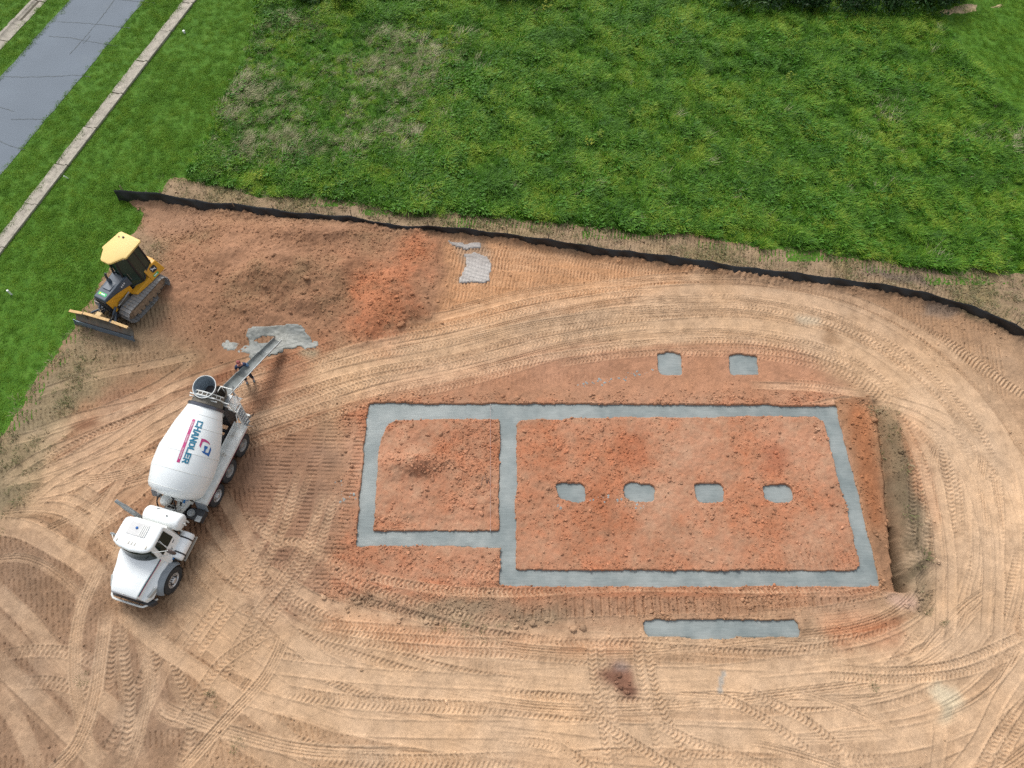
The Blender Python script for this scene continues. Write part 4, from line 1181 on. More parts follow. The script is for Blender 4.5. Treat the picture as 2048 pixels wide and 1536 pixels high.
# grass hanging over the edges of road and kerb
Pe = []
for w0, sd_ in ((0.0, 1), (-4.75, -1), (2.5, -1), (-6.3, 1), (3.36, 1), (-7.2, -1)):
    for s in np.arange(-40, 14, 0.13):
        if RNG.random() < (0.75 if w0 in (2.5, -4.75) else 0.4): Pe.append(rp(s + RNG.normal(0, 0.05), w0 + sd_ * (0.06 - abs(RNG.normal(0, 0.10)))))
Pe = np.array(Pe)
scatter('kerb_edge_grass', Pe + np.array([0, 0, 0.02]), RNG.uniform(0.5, 1.3, len(Pe)), C_la, 5, 'ragged grass hanging over road and kerb edges', RNG.uniform(-3, 3, len(Pe)))

# sparse dead grass on the strip outside the fence and on the grey ground at the west edge
Pt = points((-27, 28, -2, 30), 26)
dv, zt = dirt_at(Pt)
bd = bil(np.zeros((2, 2)), Pt[:, 0] * 0, Pt[:, 1] * 0) * 0
ixs = np.clip(((Pt[:, 0] - gx[0]) / RES).astype(int), 0, NX - 1); iys = np.clip(((Pt[:, 1] - gy[0]) / RES).astype(int), 0, NY - 1)
west = zone([(0, 866), (75, 765), (140, 660), (180, 600), (260, 480), (310, 480), (290, 600), (200, 760), (120, 880), (60, 1010), (0, 1060), (-200, 1250), (-300, 900)], 1.0, 0.6)
near_turf = np.clip((0.9 - dirt) * 1.8, 0, 1) * (dirt > 0.3)
pt = np.clip(beyond[iys, ixs] * (0.42 + 0.7 * N4[iys, ixs]) + west[iys, ixs] * (0.22 + 0.55 * N4[iys, ixs]) + 0.5 * near_turf[iys, ixs] + rim[iys, ixs] * 0.12, 0, 0.85) * (1 - np.clip(TT[iys, ixs], 0, 1)) * (fd[iys, ixs] > 0.25)
k = RNG.random(len(Pt)) < pt
scatter('dead_grass_stubble', np.c_[Pt[k], zt[k]], RNG.uniform(0.5, 1.5, k.sum()), C_th, 4, 'sparse dead grass stubble on the bare strip outside the fence and at the west edge', RNG.uniform(-3, 3, k.sum()))
# a few green sprigs left on the worked soil
spr = [(1765, 835), (1775, 855), (1752, 822), (1000, 1260), (930, 1252), (960, 1258), (890, 1262), (1850, 1220), (480, 1480), (430, 1395), (160, 1360), (1740, 1370), (1890, 1240), (1870, 560), (610, 1560)]
Ps = np.array([at(*q)[:2] + RNG.normal(0, 0.18, 2) for q in spr for _ in range(7)])
scatter('green_sprigs', np.c_[Ps, [gz(*q) for q in Ps]], RNG.uniform(0.3, 0.8, len(Ps)), C_th, 4, 'scattered green sprigs sprouting on the worked soil')


# ---- shrubs at the far edge of the field
def shrub(px, Y, rx, rz_, label, seed, nleaf=2600):
    r = random.Random(seed)
    X = at(px, 0)[0] / at(px, 0)[1] * Y
    e = empty('shrub', (X, Y, 0)); tag(e, label, 'shrub', 'dark shrubs along the far edge of the field')
    st = MB()
    for k in range(7):
        a = r.uniform(0, 6.28); q = rx * r.uniform(0.3, 0.7)
        st.tube([(0.1 * math.cos(a), 0.1 * math.sin(a), -0.1), (q * 0.5 * math.cos(a), q * 0.5 * math.sin(a), rz_ * 0.5), (q * math.cos(a + 0.2), q * math.sin(a + 0.2), rz_ * 1.1)], 0.05, 6, radii=[0.06, 0.04, 0.015])
    st.build('stem', M_bark, e)
    V_, F_ = [], []
    cl = [(r.uniform(-1, 1) * rx, r.uniform(-1, 1) * rx * 0.9, abs(r.gauss(0, 0.5)) * rz_ + 0.2, r.uniform(0.4, 0.9)) for _ in range(26)]
    for _ in range(nleaf):
        c = r.choice(cl); d = Vector((r.gauss(0, 1), r.gauss(0, 1), r.gauss(0, 0.8))).normalized() * c[3] * r.uniform(0.55, 1.05)
        p = Vector(c[:3]) + d; p.z = max(0.03, p.z)
        s = r.uniform(0.07, 0.16); R = Euler((r.uniform(-0.9, 0.9), r.uniform(-0.9, 0.9), r.uniform(0, 6.28))).to_matrix()
        b = len(V_)
        V_ += [p + R @ Vector(q) for q in ((-s, 0, 0), (0, -s * 0.5, s * 0.15), (s, 0, 0), (0, s * 0.5, s * 0.15))]
        F_.append((b, b + 1, b + 2, b + 3))
    link(bpy.data.objects.new('crown', new_mesh('crown', V_, F_, M_bush)), e)


SHR = [(1500, 46.3, 1.7, 1.5, 'dark green shrub at the far field edge, westmost of the dense row'), (1575, 46.6, 2.0, 1.8, 'dark green shrub at the far field edge, second from west in the row'),
       (1650, 46.2, 1.9, 1.6, 'dark green shrub at the far field edge, in the middle of the row'), (1730, 46.0, 1.9, 1.8, 'dark green shrub at the far field edge, fourth from west in the row'),
       (1810, 46.2, 1.9, 1.6, 'dark green shrub at the far field edge, fifth from west in the row'), (1872, 46.5, 1.6, 1.5, 'dark green shrub at the east end of the row, beside the bare tan patch'),
       (1035, 46.9, 1.6, 1.4, 'lone dark shrub at the far field edge, north of the field centre'), (660, 46.8, 1.7, 1.4, 'lone dark shrub at the far field edge near the dry grass')]  # the two lone shrubs are added to stand for dark tree shade
for i, s in enumerate(SHR): shrub(s[0], s[1] - (1.0 if i < 6 else 0.7), *s[2:], 40 + i)

# ---- single yellow-green weeds standing out of the meadow
def weed(px, py, label, seed):
    r = random.Random(seed); q = at(px, py)
    e = empty('weed_plant', (q[0], q[1], 0)); tag(e, label, 'weed', 'yellow green weeds in the field')
    st = MB(); V_, F_ = [], []
    for k in range(9):
        a = r.uniform(0, 6.28); d = r.uniform(0.05, 0.32); h = r.uniform(0.42, 0.62)
        st.tube([(0, 0, 0), (d * 0.5 * math.cos(a), d * 0.5 * math.sin(a), h * 0.6), (d * math.cos(a), d * math.sin(a), h)], 0.006, 4)
        for _ in range(7):
            p = Vector((d * math.cos(a), d * math.sin(a), h)) + Vector((r.gauss(0, 0.05), r.gauss(0, 0.05), r.gauss(0, 0.03)))
            s = r.uniform(0.03, 0.06); R = Euler((r.uniform(-0.6, 0.6), r.uniform(-0.6, 0.6), r.uniform(0, 6.28))).to_matrix(); b = len(V_)
            V_ += [p + R @ Vector(t) for t in ((-s, 0, 0), (0, -s * 0.6, 0), (s, 0, 0), (0, s * 0.6, 0))]; F_.append((b, b + 1, b + 2, b + 3))
    st.build('stem', M_stem, e)
    link(bpy.data.objects.new('leaves', new_mesh('leaves', V_, F_, M_yel)), e)


for i, (x, y, lb) in enumerate([(1198, 282, 'pale yellow green weed in mid field, east one of the close pair'), (1178, 296, 'pale yellow green weed in mid field, west one of the close pair'),
                                (1368, 10, 'yellow green weed clump at the far field edge, west of the dark shrub row'), (902, 70, 'yellow green sprout among dry grass in the field'), (1092, 26, 'yellow green weed below the lone far shrub'),
                                (1575, 165, 'yellow green weed below the dark shrub row'), (1257, 236, 'small yellow green weed standing apart near the field centre'), (522, 362, 'yellow green weed by the field corner nearest the fence end')]):
    weed(x, y, lb, 60 + i)
# ================================================================ CONCRETE MIXER TRUCK
DUST = (0.30, 0.20, 0.12)
M_white = mat('white truck paint', (0.78, 0.81, 0.81), 0.35, var=0.04, dirt=(0.50, 0.44, 0.36), damt=0.12, dscale=1.2, coat=0.25)
M_whited = mat('dusty white paint', (0.64, 0.65, 0.62), 0.6, var=0.10, vscale=4, dirt=(0.30, 0.25, 0.18), damt=0.28, dscale=2.2)
M_drum = mat('white drum paint', (0.74, 0.775, 0.775), 0.4, var=0.05, vscale=1.0, dirt=(0.46, 0.43, 0.36), damt=0.12, dscale=0.8)
M_crust = mat('concrete crusted steel', (0.145, 0.13, 0.105), 0.85, var=0.25, vscale=5, dirt=(0.34, 0.32, 0.26), damt=0.12, dscale=3, bump=0.4)
M_rubber = mat('dusty tyre rubber', (0.030, 0.031, 0.032), 0.85, var=0.2, vscale=6, dirt=(0.12, 0.085, 0.06), damt=0.25, dscale=5)
M_rim = mat('dull steel rim', (0.34, 0.33, 0.31), 0.5, 0.3, var=0.12, dirt=DUST, damt=0.3, dscale=6)
M_alu = mat('polished alloy rim', (0.58, 0.58, 0.57), 0.35, 0.5, var=0.1, dirt=DUST, damt=0.15, dscale=8)
M_dark = mat('dark chassis steel', (0.030, 0.031, 0.034), 0.6, var=0.2, dirt=(0.16, 0.12, 0.08), damt=0.2, dscale=3)
M_black = mat('black plastic', (0.015, 0.015, 0.017), 0.5)
M_glass = mat('dark cab glass', (0.010, 0.020, 0.016), 0.18, spec=0.22)
M_grey = mat('grey fender plastic', (0.20, 0.225, 0.245), 0.6, var=0.1, dirt=DUST, damt=0.12)
M_chrome = mat('dull chrome', (0.5, 0.5, 0.5), 0.25, 0.9)
M_steel = mat('galvanised steel', (0.36, 0.38, 0.385), 0.5, 0.4, var=0.15, dirt=(0.22, 0.20, 0.17), damt=0.25, dscale=4)
M_inner = mat('steel hopper lining', (0.22, 0.265, 0.30), 0.5, 0.2, var=0.25, vscale=3, dirt=(0.26, 0.29, 0.30), damt=0.2, dscale=2)
M_amber = mat('pale marker lens', (0.60, 0.57, 0.50), 0.3)
M_redshade = mat('dark red deck shade', (0.22, 0.012, 0.05), 0.5)  # colour of the painted shadow below the fender deck
M_blue = mat('bright blue paint', (0.02, 0.17, 0.42), 0.4)
M_teal = mat('teal stripe', (0.01, 0.17, 0.17), 0.4)
M_pink = mat('magenta print', (0.42, 0.035, 0.16), 0.5)
M_letter = mat('teal blue print', (0.012, 0.16, 0.26), 0.5)
M_logo = mat('strong blue print', (0.010, 0.10, 0.33), 0.5)
M_wprint = mat('white print', (0.7, 0.7, 0.7), 0.5)
M_lens = mat('clear lamp lens', (0.36, 0.38, 0.37), 0.15, spec=0.8)
M_tread = mat('step tread', (0.36, 0.33, 0.28), 0.7, var=0.15)
M_dirtygl = mat('scuffed roof unit', (0.54, 0.54, 0.53), 0.7, var=0.15, vscale=5, dirt=(0.30, 0.28, 0.26), damt=0.3, dscale=5)

TH_ = np.array([-0.2746227, -0.96155206])
truck = empty('concrete_mixer_truck', (-14.56, 7.12, -0.015), math.atan2(TH_[1], TH_[0]))
tag(truck, 'white concrete mixer truck with its big drum lettered CHANDLER and its chute swung out', 'truck')
Z90 = Matrix.Rotation(math.radians(90), 4, 'Z')


def T4(x, y, z, rot=None):
    return Matrix.Translation((x, y, z)) @ (rot or Matrix.Identity(4))


# --- frame, axles, wheels
fr = MB()
for s in (-1, 1): fr.box(-7.35, 0.95, s * 0.42 - 0.045, s * 0.42 + 0.045, 0.72, 0.98)
for x in (-7.2, -6.4, -5.6, -4.4, -3.4, -2.5, -1.7, -0.3, 0.8): fr.box(x - 0.06, x + 0.06, -0.42, 0.42, 0.76, 0.93)
fr.build('chassis_frame', M_dark, truck, 0.01)
for x, w in ((0, 0.85), (-3.70, 0.9), (-4.85, 0.9), (-6.10, 0.9)):
    a = MB(); a.tube([(x, -w, 0.53), (x, w, 0.53)], 0.075, 10)
    if x < -4: a.lathe([(-0.3, 0.05), (-0.2, 0.2), (0.2, 0.2), (0.3, 0.05)], 14, T4(x, 0, 0.53, Z90))
    a.build('axle', M_dark, truck)


def tyre_mb(R, w, n=40, M=None, lug=True):
    m = MB(); h = w / 2
    m.lathe([(-h + 0.02, R * 0.55), (-h, R * 0.70), (-h, R * 0.86), (-h + 0.025, R * 0.955), (-h + 0.06, R * 0.985), (h - 0.06, R * 0.985), (h - 0.025, R * 0.955), (h, R * 0.86), (h, R * 0.70), (h - 0.02, R * 0.55)], n, M, cap=False)
    if lug:
        for k in range(n):
            a = 2 * math.pi * k / n
            for sg in (-1, 1):
                X = Matrix.Rotation(a + (0.5 * 2 * math.pi / n if sg > 0 else 0), 4, 'X')
                Q = (M or Matrix.Identity(4)) @ X
                m.box(min(sg * 0.02, sg * (h - 0.01)), max(sg * 0.02, sg * (h - 0.01)), -R * 0.035, R * 0.035, R * 0.97, R * 1.005, Q)
    return m


def rim_dish(R, h, M):
    r = R * 0.56
    return MB().lathe([(h - 0.015, r), (h - 0.015, r * 0.93), (h - 0.06, r * 0.88), (h - 0.13, r * 0.80), (h - 0.15, r * 0.46), (h - 0.10, r * 0.40), (h - 0.03, r * 0.36), (h - 0.02, r * 0.30), (h - 0.02, 0.0)], 28, M, cap=False)


def rim_flat(R, h, M):
    r = R * 0.56
    return MB().lathe([(h - 0.01, r), (h - 0.01, r * 0.93), (h - 0.05, r * 0.86), (h - 0.045, r * 0.50), (h + 0.0, r * 0.42), (h + 0.05, r * 0.36), (h + 0.06, r * 0.28), (h + 0.06, 0)], 28, M, cap=False)


def wheel(x, y, R, w, side, kind, dual=False):
    e = empty('wheel', (x, y, R - 0.02), 0, truck)
    M = Z90 if side > 0 else Matrix.Rotation(math.radians(-90), 4, 'Z')
    tyre_mb(R, w, 40, M).build('tyre', M_rubber, e, smooth=40)
    h = w / 2
    if kind == 'dish':
        rim_dish(R, h, M).build('rim', M_rim, e, smooth=40)
        nuts = MB()
        for k in range(10):
            a = 2 * math.pi * k / 10; r = R * 0.56 * 0.60
            nuts.lathe([(h - 0.155, 0.018), (h - 0.11, 0.018)], 6, M @ Matrix.Translation((0, r * math.cos(a), r * math.sin(a))))
        nuts.build('wheel_nuts', M_dark, e)
    else:
        rim_flat(R, h, M).build('rim', M_alu, e, smooth=40)
        ho = MB()
        for k in range(10):
            a = 2 * math.pi * (k + 0.5) / 10; r = R * 0.56 * 0.68
            ho.lathe([(h - 0.05, R * 0.047), (h - 0.036, R * 0.047)], 10, M @ Matrix.Translation((0, r * math.cos(a), r * math.sin(a))))
        ho.build('hand_holes', M_black, e)
        nuts = MB()
        for k in range(10):
            a = 2 * math.pi * k / 10; r = R * 0.56 * 0.50
            nuts.lathe([(h - 0.04, 0.022), (h + 0.02, 0.022)], 6, M @ Matrix.Translation((0, r * math.cos(a), r * math.sin(a))))
        nuts.build('wheel_nuts', M_dark if kind == 'steer' else M_alu, e)
    if dual:
        tyre_mb(R, w, 32, M @ Matrix.Translation((-0.34, 0, 0)), False).build('inner_tyre', M_rubber, e, smooth=40)


for s in (-1, 1):
    wheel(0.0, 0.98 if s > 0 else -0.78, 0.565, 0.40, s, 'steer')
    wheel(-3.70, s * 1.02, 0.50, 0.30, s, 'flat')
    wheel(-4.85, s * 1.035, 0.525, 0.28, s, 'dish', True)
    wheel(-6.10, s * 1.035, 0.525, 0.28, s, 'dish', True)

# --- hood, fenders, grille, bumper
def hoodsec(x, hw, zt, zs, crown):
    pts = []
    for t in np.linspace(-1, 1, 11): pts.append((x, hw * t, zt + crown * (1 - t * t)))
    return [(x, -hw - 0.02, zs)] + pts + [(x, hw + 0.02, zs)]


hd = MB()
hs_ = [(-0.54, 0.852, 1.735, 1.15, 0.05), (-0.30, 0.835, 1.715, 1.12, 0.065), (0.0, 0.78, 1.65, 1.10, 0.07), (0.4, 0.70, 1.57, 1.08, 0.06), (0.8, 0.62, 1.47, 1.04, 0.05), (1.0, 0.575, 1.40, 0.96, 0.04), (1.09, 0.55, 1.33, 0.92, 0.03)]
hd.loft([hoodsec(*q) for q in hs_])
hood = hd.build('hood', M_white, truck, 0.03, 3, 45)
MB().box(1.075, 1.10, -0.03, 0.03, 1.385, 1.45).build('hood_emblem', M_chrome, hood, 0.005)
for yo, mt in ((0.030, M_teal), (-0.028, M_pink)):
    st = MB(); v = []
    for q in hs_[:-1]:
        y = q[1] + 0.006
        v += [(q[0], y + 0.006, q[2] - 0.045 + yo), (q[0], y + 0.008, q[2] - 0.083 + yo)]
    st.add(v, [(2 * k, 2 * k + 1, 2 * k + 3, 2 * k + 2) for k in range(len(hs_) - 2)])
    so = st.build('stripe', mt, hood, smooth=None)
    sm = so.modifiers.new('solid', 'SOLIDIFY'); sm.thickness = 0.004; sm.offset = 1
for s in (-1, 1):
    f = MB()
    secs = []
    for x, yi, yo_, zt, zo, zb in [(-0.62, 0.78, 0.90, 1.30, 1.18, 0.98), (-0.3, 0.80, 0.96, 1.42, 1.24, 1.12), (0.1, 0.74, 0.99, 1.40, 1.22, 1.13), (0.5, 0.66, 0.97, 1.30, 1.12, 0.98), (0.85, 0.58, 0.86, 1.16, 1.02, 0.72), (1.08, 0.53, 0.70, 1.04, 0.96, 0.70)]:
        secs.append([(x, s * yi, zb), (x, s * yi, zt), (x, s * (yi * 0.45 + yo_ * 0.55), (zt + zo) / 2 + 0.02), (x, s * yo_, zo), (x, s * (yo_ + 0.01), zb)])
    f.loft(secs)
    fo = f.build('fender', M_white, truck, 0.02, 3, 50)
    # grey arch round the wheel
    a = MB(); secs = []
    for k in range(15):
        t = math.radians(14 + 152 * k / 14); r0, r1 = 0.655, 0.72
        c, sn = math.cos(t), math.sin(t)
        secs.append([(r0 * c, s * 0.88, 0.55 + r0 * sn), (r1 * c * 1.02, s * 0.88, 0.55 + r1 * sn), (r1 * c, s * (1.08 if s > 0 else 0.92), 0.55 + r1 * sn), (r0 * c, s * (1.20 if s > 0 else 0.95), 0.55 + r0 * sn), (r0 * c * 0.98, s * (1.19 if s > 0 else 0.94), 0.55 + r0 * sn * 0.97)])
    a.loft(secs); a.build('wheel_arch', M_grey, truck, 0.008, 2, 45)
    MB().hexa([(0.52, s * 0.985, 0.98), (0.88, s * 0.875, 0.92), (0.86, s * 0.80, 0.92), (0.52, s * 0.90, 0.98)],
              [(0.52, s * 0.990, 1.16), (0.93, s * 0.83, 1.055), (0.90, s * 0.74, 1.075), (0.52, s * 0.90, 1.175)]).build('headlight', M_lens, truck, 0.015, 3)
g = MB().hexa([(1.06, -0.56, 0.62), (1.10, -0.56, 0.62), (1.10, 0.56, 0.62), (1.06, 0.56, 0.62)], [(1.06, -0.55, 1.33), (1.125, -0.55, 1.31), (1.125, 0.55, 1.31), (1.06, 0.55, 1.33)])
gr = g.build('grille', M_chrome, truck, 0.01)
for k in range(7):
    MB().box(1.122, 1.132, -0.5, 0.5, 0.66 + k * 0.088, 0.71 + k * 0.088).build('grille_slat', M_black, gr)
MB().hexa([(0.98, -0.98, 0.40), (1.16, -0.80, 0.40), (1.16, 0.80, 0.40), (0.98, 0.98, 0.40)], [(0.90, -1.0, 0.66), (1.16, -0.80, 0.66), (1.16, 0.80, 0.66), (0.90, 1.0, 0.66)]).build('bumper', M_dark, truck, 0.02)
MB().tube([(0.80, -1.03, 0.60), (1.17, -0.86, 0.60), (1.25, -0.76, 0.60), (1.27, -0.6, 0.60), (1.27, 0.42, 0.60), (1.25, 0.56, 0.60), (1.15, 0.68, 0.60), (0.82, 0.95, 0.60)], 0.042, 10).build('bumper_rail', M_whited, truck)
for s in (-0.45, 0.35): MB().tube([(1.12, s, 0.58), (1.26, s, 0.60)], 0.02, 6).build('rail_bracket', M_dark, truck)

# --- cab
cabm = MB()
def plan(x0, x1, hw, bulge, z, n=7):
    """cab outline: curved front"""
    p = [(x1, -hw, z)]
    for t in np.linspace(-1, 1, n): p.append((x0 + bulge * (1 - t * t), hw * t, z))
    return p + [(x1, hw, z)]


cabm.loft([plan(-0.50, -1.55, 0.97, 0.10, 0.95), plan(-0.50, -1.56, 0.93, 0.18, 1.40), plan(-0.48, -1.56, 0.87, 0.26, 1.74), plan(-0.56, -1.55, 0.80, 0.22, 2.2), plan(-0.60, -1.54, 0.77, 0.20, 2.44)])
cab = cabm.build('cab', M_white, truck, 0.025, 3, 45)
rf = MB()
def roofplan(k, z):
    p = []
    for t in np.linspace(0, 2 * math.pi, 40, endpoint=False):
        c, s_ = math.cos(t), math.sin(t); e = 0.30
        x = math.copysign(abs(c) ** e, c); y = math.copysign(abs(s_) ** e, s_)
        X = -1.03 + x * 0.545 * k + (0.16 * (1 - y * y) * k if x > 0 else 0)
        p.append((X, y * 0.815 * k, z))
    return p
rf.loft([roofplan(0.97, 2.40), roofplan(1.0, 2.46), roofplan(0.985, 2.52), roofplan(0.93, 2.565), roofplan(0.80, 2.585)])
roof = rf.build('roof', M_white, truck, smooth=50)
MB().box(-1.42, -0.90, -0.44, 0.36, 2.57, 2.605).build('roof_unit', M_dirtygl, roof, 0.02)
for k in range(4): MB().box(-1.36, -0.92, 0.10 + k * 0.075, 0.13 + k * 0.075, 2.606, 2.622).build('roof_rib', M_whited, roof, 0.005)
MB().lathe([(0, 0.05), (0.03, 0.05), (0.05, 0.02)], 14, T4(-1.20, -0.10, 2.606, Matrix.Rotation(math.radians(-90), 4, 'Y'))).build('roof_vent', M_logo, roof)
for y in (-0.62, -0.13, 0.0, 0.13, 0.60):
    x = -0.60 if abs(y) > 0.5 else -0.60
    m = MB(); m.loft([[(x + d * 1.0, y + w_ * math.cos(a), 2.575 + w_ * 1.1 * math.sin(a)) for a in np.linspace(0, math.pi, 7)] for d, w_ in ((-0.10, 0.012), (-0.05, 0.032), (0.02, 0.038), (0.06, 0.022))])
    m.build('marker_light', M_amber, roof, smooth=60)
# windscreen: a curved pane just proud of the cab front
ws = MB(); v = []; N = 17
for j, (x0, hw, b, z) in enumerate([(-0.478, 0.80, 0.262, 1.775), (-0.513, 0.785, 0.247, 1.98), (-0.552, 0.76, 0.228, 2.2), (-0.588, 0.735, 0.213, 2.40)]):
    for t in np.linspace(-1, 1, N): v.append((x0 + b * (1 - t * t) + 0.022, hw * t * 1.01, z - 0.06 * (abs(t) ** 6) * (1 if j > 2 else -1)))
ws.add(v, [(j * N + i, j * N + i + 1, (j + 1) * N + i + 1, (j + 1) * N + i) for j in range(3) for i in range(N - 1)])
wso = ws.build('windscreen', M_glass, truck, smooth=60)
sm = wso.modifiers.new('solid', 'SOLIDIFY'); sm.thickness = 0.012
MB().tube([(-0.215, 0.0, 1.79), (-0.30, 0.0, 2.16), (-0.385, 0.0, 2.39)], 0.012, 6).build('windscreen_divider', M_black, wso)
for y in (-0.42, 0.30): MB().tube([(-0.235 + (-0.05), y, 1.80), (-0.30, y + 0.18, 1.93), (-0.345, y + 0.30, 2.06)], 0.010, 5).build('wiper', M_black, wso)
MB().box(-0.60, -0.50, -0.80, 0.80, 1.70, 1.76).build('cowl', M_black, truck, 0.01)
for s in (-1, 1):
    # door: proud of the cab side, leaning in above the belt line
    d = MB()
    d.hexa([(-0.62, s * 0.90, 1.0), (-1.40, s * 0.90, 1.0), (-1.40, s * 0.985, 1.0), (-0.62, s * 0.985, 1.0)], [(-0.62, s * 0.84, 1.74), (-1.40, s * 0.84, 1.74), (-1.40, s * 0.886, 1.74), (-0.62, s * 0.886, 1.74)])
    def dy(z): return s * (0.985 - (z - 1.0) * 0.134)
    dr = d.build('door', M_white, truck, 0.008)
    def side(x, z): return (x, s * (0.872 - (z - 1.74) * 0.140 + 0.004), z)
    w1 = [side(-0.64, 1.70), side(-0.96, 1.70), side(-0.96, 2.37), side(-0.76, 2.37)]; w2 = [side(-0.99, 1.70), side(-1.40, 1.70), side(-1.40, 2.37), side(-0.99, 2.37)]
    for w_ in (w1, w2):
        o2 = [(a, b + s * 0.012, c) for a, b, c in w_]
        MB().hexa(w_, o2).build('window', M_glass, dr, 0.003)
    MB().box(-1.33, -1.20, dy(1.57) - 0.014, dy(1.57) + 0.014, 1.55, 1.585).build('handle', M_black, dr, 0.004)
    # lettering block on the door, too small to read
    for k, (xx, zz, ll) in enumerate([(-0.80, 1.52, 0.16), (-0.86, 1.44, 0.22), (-0.86, 1.37, 0.18), (-0.90, 1.22, 0.1)]):
        MB().box(xx - ll, xx, dy(zz) - 0.006, dy(zz) + 0.004, zz, zz + 0.028).build('door_print', M_dark, dr)
    # mirror on its tripod
    mx_, my_ = -0.80, s * 1.22
    m = MB()
    m.tube([(-0.52, s * 0.80, 2.38), (mx_, my_, 2.12)], 0.014, 6); m.tube([(-1.02, s * 0.80, 2.30), (mx_, my_, 1.75)], 0.012, 6); m.tube([(-0.52, s * 0.83, 1.78), (mx_, my_, 1.70)], 0.012, 6); m.tube([(mx_, my_, 1.62), (mx_, my_, 2.2)], 0.014, 6)
    m.build('mirror_bracket', M_whited, truck)
    q = MB(); q.loft([[(mx_ + dx, my_ + 0.03 + k * 0.19 * math.cos(a), 1.93 + k * 0.25 * math.sin(a)) for a in np.linspace(0, 2 * math.pi, 16, endpoint=False)] for dx, k in ((-0.05, 0.9), (-0.02, 1), (0.03, 0.9), (0.06, 0.55))])
    q.build('mirror', mat('brown mirror shell', (0.10, 0.075, 0.07), 0.4) if s > 0 else M_chrome, truck, smooth=50)
MB().box(-1.66, -1.56, -0.70, 0.70, 1.0, 2.1).build('cab_back_panel', M_whited, truck, 0.02)

# --- exhaust, tanks, steps
MB().tube([(-1.80, -0.92, 0.8), (-1.80, -0.92, 1.1), (-1.80, -0.95, 2.65), (-1.80, -0.96, 2.95), (-1.81, -1.01, 3.10), (-1.84, -1.10, 3.18)], 0.07, 12, radii=[0.09, 0.10, 0.10, 0.075, 0.07, 0.068]).build('exhaust_stack', M_steel, truck)
wt = MB().lathe([(0, 0.02), (0.02, 0.20), (0.07, 0.30), (0.13, 0.335), (0.60, 0.345), (0.602, 0.35), (0.63, 0.35), (0.632, 0.345), (1.14, 0.345), (1.52, 0.335), (1.58, 0.30), (1.62, 0.22), (1.63, 0.02)], 32, T4(-2.0, -0.63, 1.72, Z90)).build('water_tank', M_white, truck, smooth=40)
MB().lathe([(0, 0.055), (0.03, 0.055), (0.03, 0.035), (0.045, 0.035)], 14, T4(-2.04, 0.45, 2.055, Matrix.Rotation(math.radians(-90), 4, 'Y'))).build('filler_cap', M_steel, wt)
MB().lathe([(0, 0.02), (0.01, 0.02)], 10, T4(-2.04, 0.45, 2.10, Matrix.Rotation(math.radians(-90), 4, 'Y'))).build('cap_bolt', M_black, wt)
for x, z in ((-1.80, 1.45), (-2.22, 1.45)): MB().box(x - 0.03, x + 0.03, -0.5, 0.85, 1.0, z).build('tank_cradle', M_whited, truck, 0.005)
MB().tube([(-2.0, 1.0, 1.72), (-2.0, 1.08, 1.72), (-1.98, 1.10, 1.60)], 0.03, 8).build('tank_valve', M_whited, truck)
ft = MB().lathe([(0, 0.05), (0.02, 0.25), (0.06, 0.285), (1.06, 0.285), (1.10, 0.25), (1.12, 0.05)], 28, T4(-1.86, 0.98, 0.90)).build('fuel_tank', M_white, truck, smooth=40)
for x in (-1.62, -1.02): MB().lathe([(0, 0.288), (0, 0.295), (0.055, 0.295), (0.055, 0.288)], 28, T4(x, 0.98, 0.90), cap=False).build('tank_strap', M_black, ft)
MB().box(-1.84, -0.80, 1.08, 1.17, 1.06, 1.10).build('upper_step', M_whited, truck, 0.006)
MB().box(-1.86, -0.82, 1.14, 1.23, 0.50, 0.54).build('lower_step', M_tread, truck, 0.006)
for x in (-1.75, -0.92): MB().tube([(x, 1.14, 1.06), (x, 1.19, 0.52)], 0.018, 6).build('step_bracket', M_dark, truck)
MB().box(-0.78, -0.66, 0.72, 1.06, 0.80, 1.06).build('battery_box', M_black, truck, 0.015)
MB().lathe([(0, 0.05), (0.02, 0.05)], 12, T4(-0.72, 0.98, 1.06, Matrix.Rotation(math.radians(-90), 4, 'Y'))).build('box_cap', M_blue, truck)
MB().lathe([(0, 0.05), (0.02, 0.25), (0.06, 0.285), (1.06, 0.285), (1.10, 0.25), (1.12, 0.05)], 28, T4(-1.86, -0.98, 0.90)).build('fuel_tank', M_white, truck, smooth=40)
# boxes behind the tank on the driver side
MB().box(-2.86, -2.40, 0.55, 1.22, 0.62, 0.92).build('tool_box', M_dark, truck, 0.02)
MB().lathe([(0, 0.15), (0.10, 0.15), (0.10, 0.13), (0.04, 0.12), (0.04, 0)], 22, T4(-2.62, 0.72, 0.93, Matrix.Rotation(math.radians(-90), 4, 'Y'))).build('round_lid', M_steel, truck)
MB().box(-2.60, -2.36, 0.98, 1.21, 0.921, 0.94).build('box_plate', M_steel, truck)

